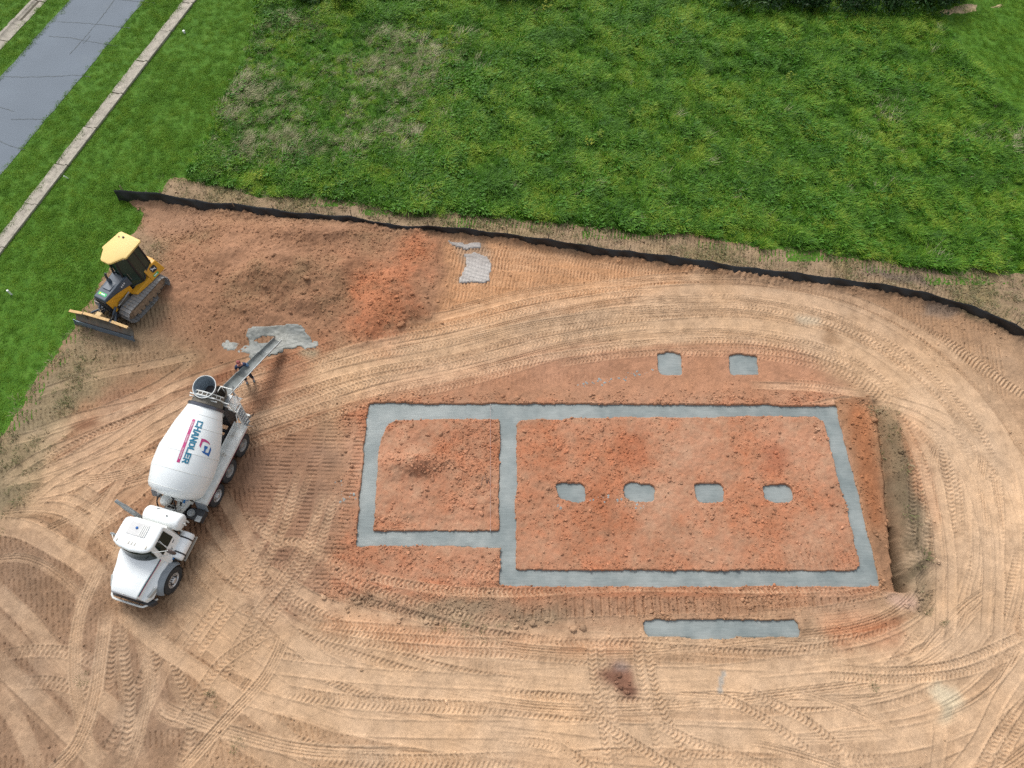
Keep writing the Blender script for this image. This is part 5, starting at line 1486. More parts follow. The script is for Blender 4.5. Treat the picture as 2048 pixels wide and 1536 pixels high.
# --- front pedestal with pump, hoses and blue valve
pd_ = MB()
pd_.hexa([(-2.95, -0.62, 0.98), (-3.08, -0.62, 0.98), (-3.08, 0.62, 0.98), (-2.95, 0.62, 0.98)], [(-2.80, -0.36, 1.62), (-2.92, -0.36, 1.62), (-2.92, 0.36, 1.62), (-2.80, 0.36, 1.62)])
pd_.hexa([(-2.45, 0.10, 1.02), (-3.02, 0.10, 1.10), (-3.02, 0.62, 1.10), (-2.45, 0.40, 1.02)], [(-2.50, 0.10, 1.08), (-3.0, 0.10, 1.42), (-3.0, 0.60, 1.42), (-2.50, 0.38, 1.08)])
ped = pd_.build('front_pedestal', M_whited, truck, 0.015)
MB().hexa([(-2.72, 0.28, 1.24), (-2.86, 0.25, 1.33), (-2.86, 0.31, 1.33), (-2.72, 0.34, 1.24)], [(-2.72, 0.28, 1.265), (-2.86, 0.25, 1.355), (-2.86, 0.31, 1.355), (-2.72, 0.34, 1.265)]).build('slot', M_black, ped)
MB().lathe([(0, 0.1), (0.03, 0.20), (0.22, 0.22), (0.34, 0.19), (0.42, 0.10)], 20, T4(-2.92, -0.25, 1.45, Matrix.Rotation(math.radians(-12), 4, 'Y'))).build('drum_gearbox', M_whited, truck)
MB().lathe([(0, 0.11), (0.26, 0.12), (0.30, 0.06)], 16, T4(-2.75, -0.45, 1.35, Matrix.Rotation(math.radians(70), 4, 'Z'))).build('hydraulic_pump', M_whited, truck)
MB().lathe([(0, 0.10), (0.12, 0.11), (0.15, 0.05)], 14, T4(-2.9, -0.78, 1.35, Matrix.Rotation(math.radians(110), 4, 'Z'))).build('oil_filter', M_steel, truck)
cg = MB()
for k in range(5): cg.tube([(-2.40, -0.36 + k * 0.17, 1.0), (-2.72, -0.36 + k * 0.17, 1.0)], 0.014, 6)
for k in range(3): cg.tube([(-2.42 - k * 0.13, -0.42, 1.0), (-2.42 - k * 0.13, 0.40, 1.0)], 0.014, 6)
cg.build('catwalk_grating', M_whited, truck)
MB().box(-2.75, -2.38, -0.44, 0.42, 0.80, 0.96).build('transmission_cover', M_black, truck, 0.03)
bv = MB(); bv.lathe([(0, 0.06), (0.04, 0.085), (0.13, 0.085), (0.17, 0.05)], 14, T4(-2.98, 0.52, 1.47, Matrix.Rotation(math.radians(-90), 4, 'Y'))); bv.tube([(-2.98, 0.40, 1.52), (-2.98, 0.64, 1.52)], 0.045, 10); bv.tube([(-2.98, 0.52, 1.52), (-2.80, 0.50, 1.50)], 0.045, 10)
bv.build('blue_valve', M_blue, truck, smooth=40)
for pts, r, mt in [([(-3.0, -0.15, 1.60), (-2.82, 0.08, 1.72), (-2.58, 0.20, 1.55), (-2.36, 0.22, 1.15), (-2.30, 0.1, 1.0)], 0.022, M_black), ([(-2.95, 0.05, 1.62), (-2.70, 0.16, 1.66), (-2.45, 0.22, 1.30), (-2.34, 0.16, 1.0)], 0.018, M_black),
                   ([(-2.85, -0.62, 1.45), (-2.62, -0.66, 1.40), (-2.42, -0.55, 1.25), (-2.38, -0.35, 1.05)], 0.024, M_black), ([(-2.96, 0.58, 1.58), (-2.70, 0.60, 1.50), (-2.50, 0.45, 1.48), (-2.35, 0.15, 1.75), (-2.20, -0.1, 2.04)], 0.020, M_steel),
                   ([(-2.9, -0.75, 1.35), (-2.7, -0.82, 1.15), (-2.5, -0.72, 0.98)], 0.022, M_black)]:
    P, s_ = catmull(np.array(pts)[:, :2], 0.06)
    zz = np.interp(np.linspace(0, 1, len(P)), np.linspace(0, 1, len(pts)), [p[2] for p in pts])
    MB().tube([(a, b, c) for (a, b), c in zip(P, zz)], r, 7).build('hose', mt, truck, smooth=60)

# --- drum
DA = math.radians(16.5)
DM = T4(-2.92, 0, 1.55, Matrix.Rotation(DA, 4, 'Y') @ Matrix.Rotation(math.pi, 4, 'Z'))     # local +x runs up and back along the drum axis, local y is to the truck's right
DPROF = [(0.0, 0.30), (0.02, 0.55), (0.10, 0.82), (0.20, 0.97), (0.32, 1.035), (0.95, 1.145), (1.02, 1.15), (1.60, 1.13), (1.68, 1.122), (2.55, 0.915), (2.62, 0.895), (3.20, 0.72), (3.36, 0.672)]
DPROF = [(s_ * 1.13, r_ * (1.06 if s_ < 2.9 else 1.03)) for s_, r_ in DPROF]
def drad(s): return float(np.interp(s, [p[0] for p in DPROF], [p[1] for p in DPROF]))
dm_ = MB(); dm_.lathe([(0.0, 0.001)] + DPROF + [(3.82, 0.60)], 56, DM, cap=False)
drum = dm_.build('drum', M_drum, truck, smooth=28)
for s in (0.37, 1.10, 1.86, 2.92, 3.44):
    r = drad(s); MB().lathe([(s - 0.010, r - 0.004), (s - 0.008, r + 0.007), (s + 0.008, r + 0.007), (s + 0.010, r - 0.004)], 56, DM, cap=False).build('weld_seam', M_whited, drum)
MB().lathe([(3.78, 0.66), (3.78, 0.735), (3.90, 0.735), (3.90, 0.66)], 56, DM, cap=False).build('roller_ring', mat('worn ring steel', (0.10, 0.105, 0.125), 0.35, 0.6), drum, smooth=20)
MB().lathe([(3.90, 0.60), (3.92, 0.635), (4.34, 0.585), (4.38, 0.50)], 48, DM, cap=False).build('drum_neck', M_crust, drum, smooth=30)
MB().lathe([(3.52, 0.751), (3.60, 0.728), (3.77, 0.686)], 56, DM, cap=False).build('dirty_collar', mat('splashed white paint', (0.50, 0.50, 0.46), 0.7, var=0.2, vscale=4, dirt=(0.16, 0.13, 0.10), damt=0.28, dscale=3), drum)


# --- lettering wrapped round the drum: flat print a few millimetres proud
def drum_pt(s, ph, off=0.012):
    """s along the axis from the front, ph from the top towards the truck's left side"""
    r = drad(s) + off
    return DM @ Vector((s, -r * math.sin(ph), r * math.cos(ph)))


FONT = {  # strokes on a 4 x 6 cell, thickness t
    'C': [[(3.5, 4.7), (3.5, 5.4), (0.5, 5.4), (0.5, 0.6), (3.5, 0.6), (3.5, 1.3)]], 'H': [[(0.5, 0), (0.5, 6)], [(3.5, 0), (3.5, 6)], [(0.5, 3), (3.5, 3)]],
    'A': [[(0.4, 0), (1.6, 5.4), (2.4, 5.4), (3.6, 0)], [(0.9, 1.9), (3.1, 1.9)]], 'N': [[(0.5, 0), (0.5, 6)], [(0.5, 5.7), (3.5, 0.3)], [(3.5, 0), (3.5, 6)]],
    'D': [[(0.5, 0.6), (2.6, 0.6), (3.5, 1.6), (3.5, 4.4), (2.6, 5.4), (0.5, 5.4), (0.5, 0.6)]], 'L': [[(0.5, 6), (0.5, 0.6), (3.6, 0.6)]],
    'E': [[(3.6, 5.4), (0.5, 5.4), (0.5, 0.6), (3.6, 0.6)], [(0.5, 3), (3.2, 3)]], 'R': [[(0.5, 0), (0.5, 5.4), (3.4, 5.4), (3.4, 2.8), (0.5, 2.8)], [(1.8, 2.8), (3.5, 0)]],
    'O': [[(0.5, 0.6), (3.5, 0.6), (3.5, 5.4), (0.5, 5.4), (0.5, 0.6)]], 'T': [[(0.2, 5.4), (3.8, 5.4)], [(2, 5.4), (2, 0)]]}


def strokes_to_quads(paths, t):
    Q = []
    for p in paths:
        for (x0, y0), (x1, y1) in zip(p[:-1], p[1:]):
            L = math.hypot(x1 - x0, y1 - y0); ux, uy = (x1 - x0) / L * t / 2, (y1 - y0) / L * t / 2
            for k in range(3):
                a, b = k / 3, (k + 1) / 3
                xa, ya = x0 - ux + (x1 + ux - x0 + ux) * a, y0 - uy + (y1 + uy - y0 + uy) * a
                xb, yb = x0 - ux + (x1 + ux - x0 + ux) * b, y0 - uy + (y1 + uy - y0 + uy) * b
                Q.append([(xa - uy, ya + ux), (xb - uy, yb + ux), (xb + uy, yb - ux), (xa + uy, ya - ux)])
    return Q


def wrap(Q, to, name, material, parent, jit=0.0):
    m = MB(); n_ = 0
    for q in Q:
        n_ += 1
        m.add([to(x, y, 0.0006 * (n_ % 7)) for x, y in q], [(0, 1, 2, 3)])
    return m.build(name, material, parent, smooth=None)


TS0, TS1, TPH = 3.18, 1.44, 0.50        # the word runs from the rear (C) to the front (R)
CW = (TS0 - TS1) / (8 * 4.6 - 0.6)


def word_at(i, slant=0.12):
    def f(x, y, d):
        s = TS0 - (i * 4.6 + x - 0.0) * CW - (0) * y
        return drum_pt(s, TPH + (y - 3) * (0.225 / 6.0) / drad(s), 0.010 + d)
    return f


for i, ch in enumerate('CHANDLER'):
    wrap(strokes_to_quads(FONT[ch], 1.15 if ch in 'CR' else 1.25), word_at(i), 'letter', M_letter, drum)
# magenta band with fine white print
bandQ = [[(k / 24, 0), ((k + 1) / 24, 0), ((k + 1) / 24, 1), (k / 24, 1)] for k in range(24)]
BPH = TPH
def bandmap(x, y, d):
    s = 3.19 - x * 1.79
    return drum_pt(s, BPH + (-0.255 + (y - 0.5) * 0.115) / drad(s), 0.008)
wrap(bandQ, bandmap, 'print_band', M_pink, drum)
sq = []
def smallmap(x, y, d): return drum_pt(3.19 - x * 1.79, BPH + (-0.255 + (y - 0.5) * 0.115) / drad(3.19 - x * 1.79), 0.013 + d * 0.3)
cw = 0.0235
for i, ch in enumerate('CONCRETE'):
    sq += [[(0.055 + i * cw + x * cw / 4.9, 0.27 + y * 0.46 / 6) for x, y in q] for q in strokes_to_quads(FONT[ch], 0.9)]
rr_ = random.Random(4)
for start, cnt in ((0.36, 8), (0.665, 11)):                 # further words: blurred in the photograph, kept as unreadable marks
    for i in range(cnt):
        x0 = start + i * cw
        for dx in (0.0, 0.5):
            sq.append([(x0 + dx * cw * 0.8, 0.27 + rr_.choice((0, 0.2))), (x0 + dx * cw * 0.8 + cw * 0.26, 0.27), (x0 + dx * cw * 0.8 + cw * 0.26, 0.73), (x0 + dx * cw * 0.8, 0.73 - rr_.choice((0, 0.2)))])
wrap(sq, smallmap, 'small_print', M_wprint, drum)
# emblem: magenta corner bracket over a blue arrow shape
from mathutils.geometry import tessellate_polygon


def logomap(x, y):
    """x, y measured off an enlarged view of the drum side: rotate into along-axis and across-axis"""
    al = (-0.4008 * x + 0.9160 * y) + 60; ac = (0.9160 * x + 0.4008 * y) - 889
    s = TS0 - al * 0.00155
    return drum_pt(s, TPH + ac * 0.00160 / drad(s), 0.010)


def emblem(name, poly, material):
    tris = tessellate_polygon([[Vector((x, y, 0)) for x, y in poly]])
    MB().add([logomap(x, y) for x, y in poly], tris).build(name, material, drum, smooth=None)


emblem('emblem_bracket', [(820, 748), (905, 775), (985, 850), (1028, 925), (1012, 935), (950, 872), (862, 832), (836, 850), (800, 930), (772, 988), (753, 915), (790, 838)], M_pink)
emblem('emblem_arrow', [(880, 936), (962, 984), (945, 1032), (908, 1042), (888, 1108), (880, 1118), (960, 1150), (985, 1110), (1000, 1060), (1045, 1000), (1050, 1080), (1012, 1170), (972, 1247), (900, 1182), (820, 1120), (793, 1062), (845, 1088), (862, 1030), (863, 985)], M_logo)

# --- hopper and collector above the neck
HM = T4(-7.22, -0.02, 3.02, Matrix.Rotation(math.radians(-84), 4, 'Y') @ Matrix.Rotation(0.10, 4, 'Y'))
hp = MB(); hp.lathe([(-0.10, 0.24), (0.40, 0.475), (0.46, 0.485), (0.46, 0.455), (0.38, 0.445), (-0.08, 0.22)], 40, HM, cap=False)
hp.build('charge_hopper', M_inner, truck, smooth=35)
MB().lathe([(-0.30, 0.22), (-0.10, 0.24), (-0.10, 0.0)], 24, HM, cap=False).build('hopper_throat', M_black, truck)
MB().lathe([(0.44, 0.472), (0.44, 0.492), (0.468, 0.492), (0.468, 0.472)], 40, HM, cap=False).build('hopper_rim', M_whited, truck)
MB().tube([(-6.78, -0.55, 3.30), (-6.76, 0.0, 3.34), (-6.80, 0.55, 3.30)], 0.03, 8).build('hopper_crossrail', M_whited, truck)
MB().tube([(-6.72, -0.60, 3.16), (-6.70, 0.0, 3.20), (-6.74, 0.62, 3.14)], 0.026, 8).build('hopper_crossrail', M_whited, truck)
hb = MB()
for a in np.linspace(-1.2, 1.2, 9):
    c = DM @ Vector((4.22, -0.66 * math.sin(a), 0.66 * math.cos(a))); d_ = DM @ Vector((4.38, -0.62 * math.sin(a), 0.62 * math.cos(a)))
    hb.tube([c, d_], 0.016, 5)
for s_, r_ in ((4.22, 0.66), (4.38, 0.62)): hb.tube([DM @ Vector((s_, -r_ * math.sin(a), r_ * math.cos(a))) for a in np.linspace(-1.5, 1.5, 22)], 0.024, 6)
hb.build('hopper_band', M_whited, truck)
MB().hexa([(-6.60, -0.52, 1.0), (-7.25, -0.45, 1.0), (-7.25, 0.45, 1.0), (-6.60, 0.52, 1.0)], [(-6.70, -0.62, 2.15), (-6.95, -0.60, 2.35), (-6.95, 0.60, 2.35), (-6.70, 0.62, 2.15)]).build('rear_pedestal', M_dark, truck, 0.02)
MB().lathe([(0, 0.36), (0.10, 0.36), (0.60, 0.20), (0.70, 0.20)], 24, T4(-7.42, 0.0, 2.38, Matrix.Rotation(math.radians(90), 4, 'Y')), cap=False).build('collector_funnel', M_crust, truck)
for s in (-1, 1): MB().lathe([(-0.06, 0.1), (-0.06, 0.13), (0.06, 0.13), (0.06, 0.1)], 16, T4(-6.66, s * 0.42, 2.02)).build('drum_roller', M_steel, truck)

# --- platform, rails and ladder at the left rear
pf = MB()
px0, px1, py0, py1, pz = -7.62, -6.95, 0.28, 0.92, 2.02
for k in range(17): pf.box(px0, px1, py0 + k * 0.038, py0 + k * 0.038 + 0.012, pz, pz + 0.03)
for x in (px0, px1 - 0.03, (px0 + px1) / 2): pf.box(x, x + 0.03, py0, py1, pz - 0.04, pz - 0.002)
pf.build('platform_grating', M_steel, truck)
MB().box(px0, px1, py0, py0 + 0.20, pz + 0.034, pz + 0.05).build('platform_plate', M_steel, truck, 0.004)
rl = MB()
rl.tube([(px1 + 0.02, py0 - 0.1, pz), (px1 + 0.02, py0 - 0.1, pz + 0.75), (px1 + 0.02, py1, pz + 0.75), (px1 + 0.02, py1, pz)], 0.022, 6)
rl.tube([(px0, py0 - 0.1, pz), (px0, py0 - 0.1, pz + 0.70), (px0, py1 * 0.75, pz + 0.70), (px0, py1 * 0.75, pz)], 0.022, 6)
rl.tube([(px1 + 0.02, py0 - 0.1, pz + 0.40), (px1 + 0.02, py1, pz + 0.40)], 0.018, 6)
rl.tube([(px0, py0 - 0.1, pz + 0.70), (px1 + 0.02, py0 - 0.1, pz + 0.75)], 0.02, 6)
rl.build('platform_rail', M_whited, truck)
ld = empty('ladder', (0, 0, 0), 0, truck)
la, lb_ = (-6.62, 1.16, 0.95), (-7.08, 0.92, 2.02)
lx = np.array([-0.17, 0, 0]) * 1.0
r2 = MB()
for o_ in (-0.20, 0.20): r2.tube([(la[0] - 0.25 + o_, la[1], la[2]), (lb_[0] - 0.1 + o_, lb_[1], lb_[2])], 0.028, 8)
r2.build('ladder_rail', M_whited, ld)
for k in range(7):
    t = (k + 0.5) / 7
    x = la[0] - 0.25 + (lb_[0] - 0.1 - la[0] + 0.25) * t; y = la[1] + (lb_[1] - la[1]) * t; z = la[2] + (lb_[2] - la[2]) * t
    MB().box(x - 0.20, x + 0.20, y - 0.05, y + 0.05, z - 0.012, z + 0.012).build('rung', M_steel, ld)
MB().tube([(-6.50, 1.12, 1.30), (-6.55, 1.16, 1.75), (-6.85, 1.0, 2.0)], 0.018, 6).build('ladder_handhold', M_whited, ld)
MB().tube([(-6.95, 1.02, 1.0), (-6.95, 1.20, 1.30), (-7.25, 1.30, 1.32), (-7.45, 1.22, 1.05), (-7.42, 1.05, 0.75)], 0.018, 6).build('hose', M_black, truck, smooth=60)

# --- fender decks over the rear wheels
for s in (-1, 1):
    d = MB(); d.hexa([(-3.05, s * 0.74, 1.17), (-6.78, s * 0.74, 1.17), (-6.78, s * 1.24, 1.17), (-3.05, s * 1.24, 1.17)], [(-3.05, s * 0.74, 1.21), (-6.78, s * 0.74, 1.21), (-6.78, s * 1.24, 1.21), (-3.05, s * 1.24, 1.21)])
    d.box(-6.78, -3.05, min(s * 1.22, s * 1.25), max(s * 1.22, s * 1.25), 1.03, 1.168)
    dk = d.build('fender_deck', M_whited, truck, 0.01)
    for y in (0.84, 0.90, 0.96): MB().box(-6.72, -3.12, s * y - 0.012, s * y + 0.012, 1.208, 1.235).build('deck_rib', M_whited, dk, 0.004)
    MB().box(-6.78, -3.05, min(s * 0.70, s * 0.735), max(s * 0.70, s * 0.735), 1.0, 1.32).build('deck_coaming', M_whited, dk, 0.006)
    if s > 0: MB().box(-6.70, -3.15, 1.243, 1.248, 0.985, 1.02).build('deck_shade_strip', M_redshade, dk)  # dark red strip paints the shadow below the deck edge
    MB().hexa([(-2.88, s * 0.80, 0.86), (-2.90, s * 0.80, 0.86), (-2.90, s * 1.30, 0.80), (-2.88, s * 1.30, 0.80)], [(-3.02, s * 0.76, 1.19), (-3.045, s * 0.76, 1.19), (-3.045, s * 1.26, 1.19), (-3.02, s * 1.26, 1.19)]).build('splash_guard', M_grey, truck, 0.004)
    MB().hexa([(-6.98, s * 0.80, 0.70), (-7.0, s * 0.80, 0.70), (-7.0, s * 1.30, 0.70), (-6.98, s * 1.30, 0.70)], [(-6.785, s * 0.76, 1.19), (-6.80, s * 0.76, 1.19), (-6.80, s * 1.25, 1.19), (-6.785, s * 1.25, 1.19)]).build('mud_flap', M_grey, truck, 0.004)
MB().box(-7.42, -7.32, -1.0, 1.0, 0.70, 0.92).build('rear_crossbar', M_whited, truck, 0.01)

# --- chute, swung out to the spill
M_chute = mat('cement coated chute steel', (0.17, 0.185, 0.18), 0.6, 0.1, var=0.2, vscale=3, dirt=(0.27, 0.28, 0.26), damt=0.3, dscale=3)
RZ = Matrix.Rotation(-truck.rotation_euler.z, 4, 'Z')
def loc(px, py, z):
    p = at(px, py, z)
    return RZ @ (Vector(p) - Vector(truck.location))
ch = empty('chute', (0, 0, 0), 0, truck)
c0, c1, c2, c3 = loc(446, 792, 1.85), loc(484, 752, 1.42), loc(525, 710, 0.98), loc(556.5, 679, 0.50)


def trough(a, b, w0, w1, name, lift=0.0):
    ax = (b - a).normalized(); sd_ = ax.cross(Vector((0, 0, 1))).normalized(); up = sd_.cross(ax).normalized()
    m = MB(); secs = []
    for p, w in ((a, w0), (a.lerp(b, 0.5), (w0 + w1) / 2), (b, w1)):
        ring = []
        for t in np.linspace(math.pi, 2 * math.pi, 13): ring.append(p + sd_ * (w * math.cos(t)) + up * (w * 0.75 * math.sin(t) + 0.1 + lift))
        secs.append(ring)
    n_ = 13
    m.add([q for s in secs for q in s], [(k * n_ + i, k * n_ + i + 1, (k + 1) * n_ + i + 1, (k + 1) * n_ + i) for k in range(2) for i in range(n_ - 1)])
    o = m.build(name, M_chute, ch, smooth=60)
    sm = o.modifiers.new('solid', 'SOLIDIFY'); sm.thickness = 0.012
    for sg in (-1, 1): MB().tube([a + sd_ * (sg * w0) + up * (0.105 + lift), b + sd_ * (sg * w1) + up * (0.105 + lift)], 0.018, 6).build('chute_lip', M_steel if sg > 0 else M_chute, o)
    for t in (0.3, 0.7):
        q = a.lerp(b, t); r = MB(); w = (w0 + w1) / 2 + 0.012
        r.tube([q + sd_ * (w * math.cos(u)) + up * (w * 0.75 * math.sin(u) + 0.095 + lift) for u in np.linspace(math.pi, 2 * math.pi, 9)], 0.014, 5); r.build('chute_rib', M_steel, o)
    return sd_, up


trough(c0, c1, 0.29, 0.255, 'chute_section'); trough(c1.lerp(c0, 0.04), c2, 0.25, 0.23, 'chute_section', -0.02); trough(c2.lerp(c1, 0.04), c3, 0.225, 0.205, 'chute_section', -0.04)
hk = MB()
for t in (0.08, 0.2, 0.32):
    q = c0.lerp(c1, 0.45 + t); hk.tube([q + Vector((0.12, 0.30, 0.1)), q + Vector((0.10, 0.36, 0.16)), q + Vector((0.0, 0.36, 0.16))], 0.012, 5)
hk.build('chute_hook', M_whited, ch)
MB().tube([(-7.40, 0.30, 0.85), (-7.55, 0.32, 1.2), (c0.lerp(c1, 0.5)).to_tuple()], 0.035, 8).build('chute_strut', M_steel, truck)
MB().tube([(-7.45, 0.25, 0.9), (-7.50, 0.20, 1.75)], 0.06, 10).build('chute_swivel', M_whited, truck)
# ================================================================ BULLDOZER
M_yel_p = mat('machine yellow', (0.60, 0.30, 0.018), 0.45, var=0.08, dirt=(0.34, 0.22, 0.11), damt=0.14, dscale=2.5)
M_yel_r = mat('bleached roof yellow', (0.66, 0.47, 0.16), 0.6, var=0.04, vscale=2)
M_hood = mat('charcoal hood', (0.055, 0.075, 0.10), 0.45, var=0.1, dirt=(0.20, 0.17, 0.13), damt=0.08)
M_pad = mat('muddy track steel', (0.25, 0.25, 0.245), 0.65, 0.1, var=0.2, vscale=6, dirt=(0.34, 0.25, 0.16), damt=0.30, dscale=4, bump=0.3)
M_mud = mat('dried mud', (0.28, 0.20, 0.13), 0.95, var=0.25, vscale=5, bump=0.6, bscale=15)
M_blade = mat('worn blade steel', (0.13, 0.115, 0.095), 0.5, 0.2, var=0.3, vscale=3, dirt=(0.20, 0.11, 0.06), damt=0.35, dscale=1.6)
M_edge = mat('cutting edge steel', (0.15, 0.19, 0.23), 0.4, 0.5, var=0.15)
M_stick = mat('bright green sticker', (0.01, 0.42, 0.12), 0.5)
dz = empty('bulldozer', (-18.78, 21.0, 0.0), math.radians(-116.95))
tag(dz, 'yellow crawler bulldozer with a charcoal hood and lowered blade at the lawn edge', 'bulldozer')
for s in (-1, 1):
    tr = empty('track', (0, s * 0.785, 0), 0, dz)
    fr_ = MB(); fr_.hexa([(-1.05, -0.16, 0.22), (1.05, -0.16, 0.22), (1.05, 0.16, 0.22), (-1.05, 0.16, 0.22)], [(-1.0, -0.14, 0.56), (1.0, -0.14, 0.52), (1.0, 0.14, 0.52), (-1.0, 0.14, 0.56)])
    fr_.build('track_frame', M_mud, tr, 0.03)
    for x, r in ((-1.0, 0.36), (1.0, 0.33)):
        MB().lathe([(-0.10, 0.08), (-0.10, r * 0.55), (-0.05, r * 0.6), (-0.05, r), (0.05, r), (0.05, r * 0.6), (0.10, r * 0.55), (0.10, 0.08)], 22, T4(x, 0, 0.42, Z90)).build('sprocket' if x < 0 else 'idler', M_mud, tr, smooth=30)
    for k in range(6):
        MB().lathe([(-0.14, 0.05), (-0.14, 0.11), (0.14, 0.11), (0.14, 0.05)], 14, T4(-0.70 + k * 0.28, 0, 0.17, Z90)).build('track_roller', M_mud, tr)
    pad_m = MB()
    pad_m.box(-0.085, 0.085, -0.31, 0.31, 0.0, 0.022); pad_m.hexa([(0.06, -0.31, 0.022), (0.085, -0.31, 0.022), (0.085, 0.31, 0.022), (0.06, 0.31, 0.022)], [(0.070, -0.31, 0.042), (0.080, -0.31, 0.042), (0.080, 0.31, 0.042), (0.070, 0.31, 0.042)])
    pad_m.box(-0.07, 0.07, -0.08, 0.08, -0.05, 0.0)
    pm = pad_m.mesh('track_pad', M_pad)
    R, Lh = 0.385, 1.0
    per = 4 * Lh + 2 * math.pi * R; n_ = 36
    for k in range(n_):
        d = per * k / n_
        if d < 2 * Lh: x, z, a = -Lh + d, 0.42 + R, 0
        elif d < 2 * Lh + math.pi * R: t = (d - 2 * Lh) / R; x, z, a = Lh + R * math.sin(t), 0.42 + R * math.cos(t), t
        elif d < 4 * Lh + math.pi * R: x, z, a = Lh - (d - 2 * Lh - math.pi * R), 0.42 - R, math.pi
        else: t = (d - 4 * Lh - math.pi * R) / R; x, z, a = -Lh - R * math.sin(t), 0.42 - R * math.cos(t), math.pi + t
        if a == 0: z -= 0.02 * math.sin(math.pi * (x + 1) / 2)
        o = link(bpy.data.objects.new('track_pad', pm), tr); o.location = (x, 0, z); o.rotation_euler = (0, a, 0)
# body
b = MB(); b.hexa([(-1.35, -0.46, 0.50), (1.25, -0.42, 0.50), (1.25, 0.42, 0.50), (-1.35, 0.46, 0.50)], [(-1.35, -0.46, 1.0), (1.25, -0.40, 0.95), (1.25, 0.40, 0.95), (-1.35, 0.46, 1.0)])
body = b.build('body', M_dark, dz, 0.02)
for s in (-1, 1):
    p_ = MB(); p_.hexa([(0.10, s * 0.36, 0.78), (1.40, s * 0.36, 0.72), (1.40, s * 0.40, 0.72), (0.10, s * 0.43, 0.78)], [(0.10, s * 0.36, 1.36), (1.48, s * 0.35, 1.56), (1.48, s * 0.385, 1.56), (0.10, s * 0.41, 1.36)])
    sp = p_.build('side_panel', M_yel_p, dz, 0.01)
    MB().hexa([(0.45, s * 0.412, 0.92), (0.47, s * 0.412, 0.92), (1.12, s * 0.400, 1.42), (1.10, s * 0.400, 1.42)], [(0.45, s * 0.424, 0.93), (0.47, s * 0.424, 0.93), (1.12, s * 0.410, 1.43), (1.10, s * 0.410, 1.43)]).build('panel_crease', M_yel_p, sp)
    MB().hexa([(1.0, s * 0.402, 1.05), (1.02, s * 0.402, 1.05), (1.22, s * 0.394, 1.30), (1.20, s * 0.394, 1.30)], [(1.0, s * 0.412, 1.05), (1.02, s * 0.412, 1.05), (1.22, s * 0.404, 1.30), (1.20, s * 0.404, 1.30)]).build('panel_crease', M_yel_p, sp)
    MB().hexa([(-0.05, s * 0.30, 1.36), (0.75, s * 0.36, 1.47), (0.75, s * 0.39, 1.47), (-0.05, s * 0.47, 1.30)], [(-0.05, s * 0.30, 1.80), (0.75, s * 0.34, 1.66), (0.75, s * 0.375, 1.66), (-0.05, s * 0.42, 1.80)]).build('cowl_panel', M_hood, dz, 0.01)
    if s > 0:
        for k in range(3): MB().box(0.22 + k * 0.10, 0.28 + k * 0.10, s * 0.405, s * 0.425, 1.60 - 0.02 * k, 1.68 - 0.02 * k).build('model_print', M_wprint, dz)
hh = MB(); hh.hexa([(0.02, -0.40, 1.38), (1.50, -0.37, 1.57), (1.50, 0.37, 1.57), (0.02, 0.40, 1.38)], [(0.02, -0.36, 1.83), (1.46, -0.33, 1.68), (1.46, 0.33, 1.68), (0.02, 0.36, 1.83)])
hood2 = hh.build('hood', M_hood, dz, 0.03, 3)
def hz(x): return 1.83 - (x - 0.02) / 1.44 * 0.15
stk_ = MB().hexa([(1.14, -0.24, hz(1.14) + 0.003), (1.30, -0.24, hz(1.30) + 0.003), (1.30, 0.24, hz(1.30) + 0.003), (1.14, 0.24, hz(1.14) + 0.003)], [(1.14, -0.24, hz(1.14) + 0.009), (1.30, -0.24, hz(1.30) + 0.009), (1.30, 0.24, hz(1.30) + 0.009), (1.14, 0.24, hz(1.14) + 0.009)]).build('hood_sticker', M_stick, hood2)
for y0_, y1_, x0_, x1_, mt in ((-0.17, -0.09, 1.17, 1.27, M_yel), (-0.06, 0.04, 1.19, 1.25, M_wprint), (0.055, 0.10, 1.19, 1.25, M_wprint), (0.115, 0.16, 1.19, 1.25, M_wprint)):
    MB().box(y0=y0_, y1=y1_, x0=x0_, x1=x1_, z0=hz(1.22) + 0.004, z1=hz(1.22) + 0.017).build('sticker_print', mat('sticker yellow', (0.5, 0.5, 0.02), 0.5) if mt is M_yel else mt, stk_)
MB().box(0.40, 0.95, -0.22, 0.22, hz(0.7) - 0.04, hz(0.7) + 0.025).build('hood_louvre', M_hood, hood2, 0.015)
MB().tube([(0.52, -0.12, 1.72), (0.52, -0.12, 2.12), (0.50, -0.12, 2.24), (0.44, -0.12, 2.34)], 0.055, 12).build('exhaust_pipe', M_dark, dz)
MB().lathe([(0, 0.09), (0.22, 0.09), (0.26, 0.07)], 14, T4(0.52, -0.12, 1.76, Matrix.Rotation(math.radians(-90), 4, 'Y'))).build('muffler', M_hood, dz)
rg = MB().hexa([(1.38, -0.37, 0.62), (1.46, -0.37, 0.62), (1.46, 0.37, 0.62), (1.38, 0.37, 0.62)], [(1.44, -0.36, 1.55), (1.53, -0.36, 1.55), (1.53, 0.36, 1.55), (1.44, 0.36, 1.55)]).build('radiator_guard', M_black, dz, 0.01)
for k in range(6): MB().hexa([(1.47 + k * 0.01, -0.33, 0.72 + k * 0.13), (1.485 + k * 0.01, -0.33, 0.72 + k * 0.13), (1.485 + k * 0.01, 0.33, 0.72 + k * 0.13), (1.47 + k * 0.01, 0.33, 0.72 + k * 0.13)],
                              [(1.475 + k * 0.01, -0.33, 0.77 + k * 0.13), (1.49 + k * 0.01, -0.33, 0.77 + k * 0.13), (1.49 + k * 0.01, 0.33, 0.77 + k * 0.13), (1.475 + k * 0.01, 0.33, 0.77 + k * 0.13)]).build('guard_slat', M_dark, rg)
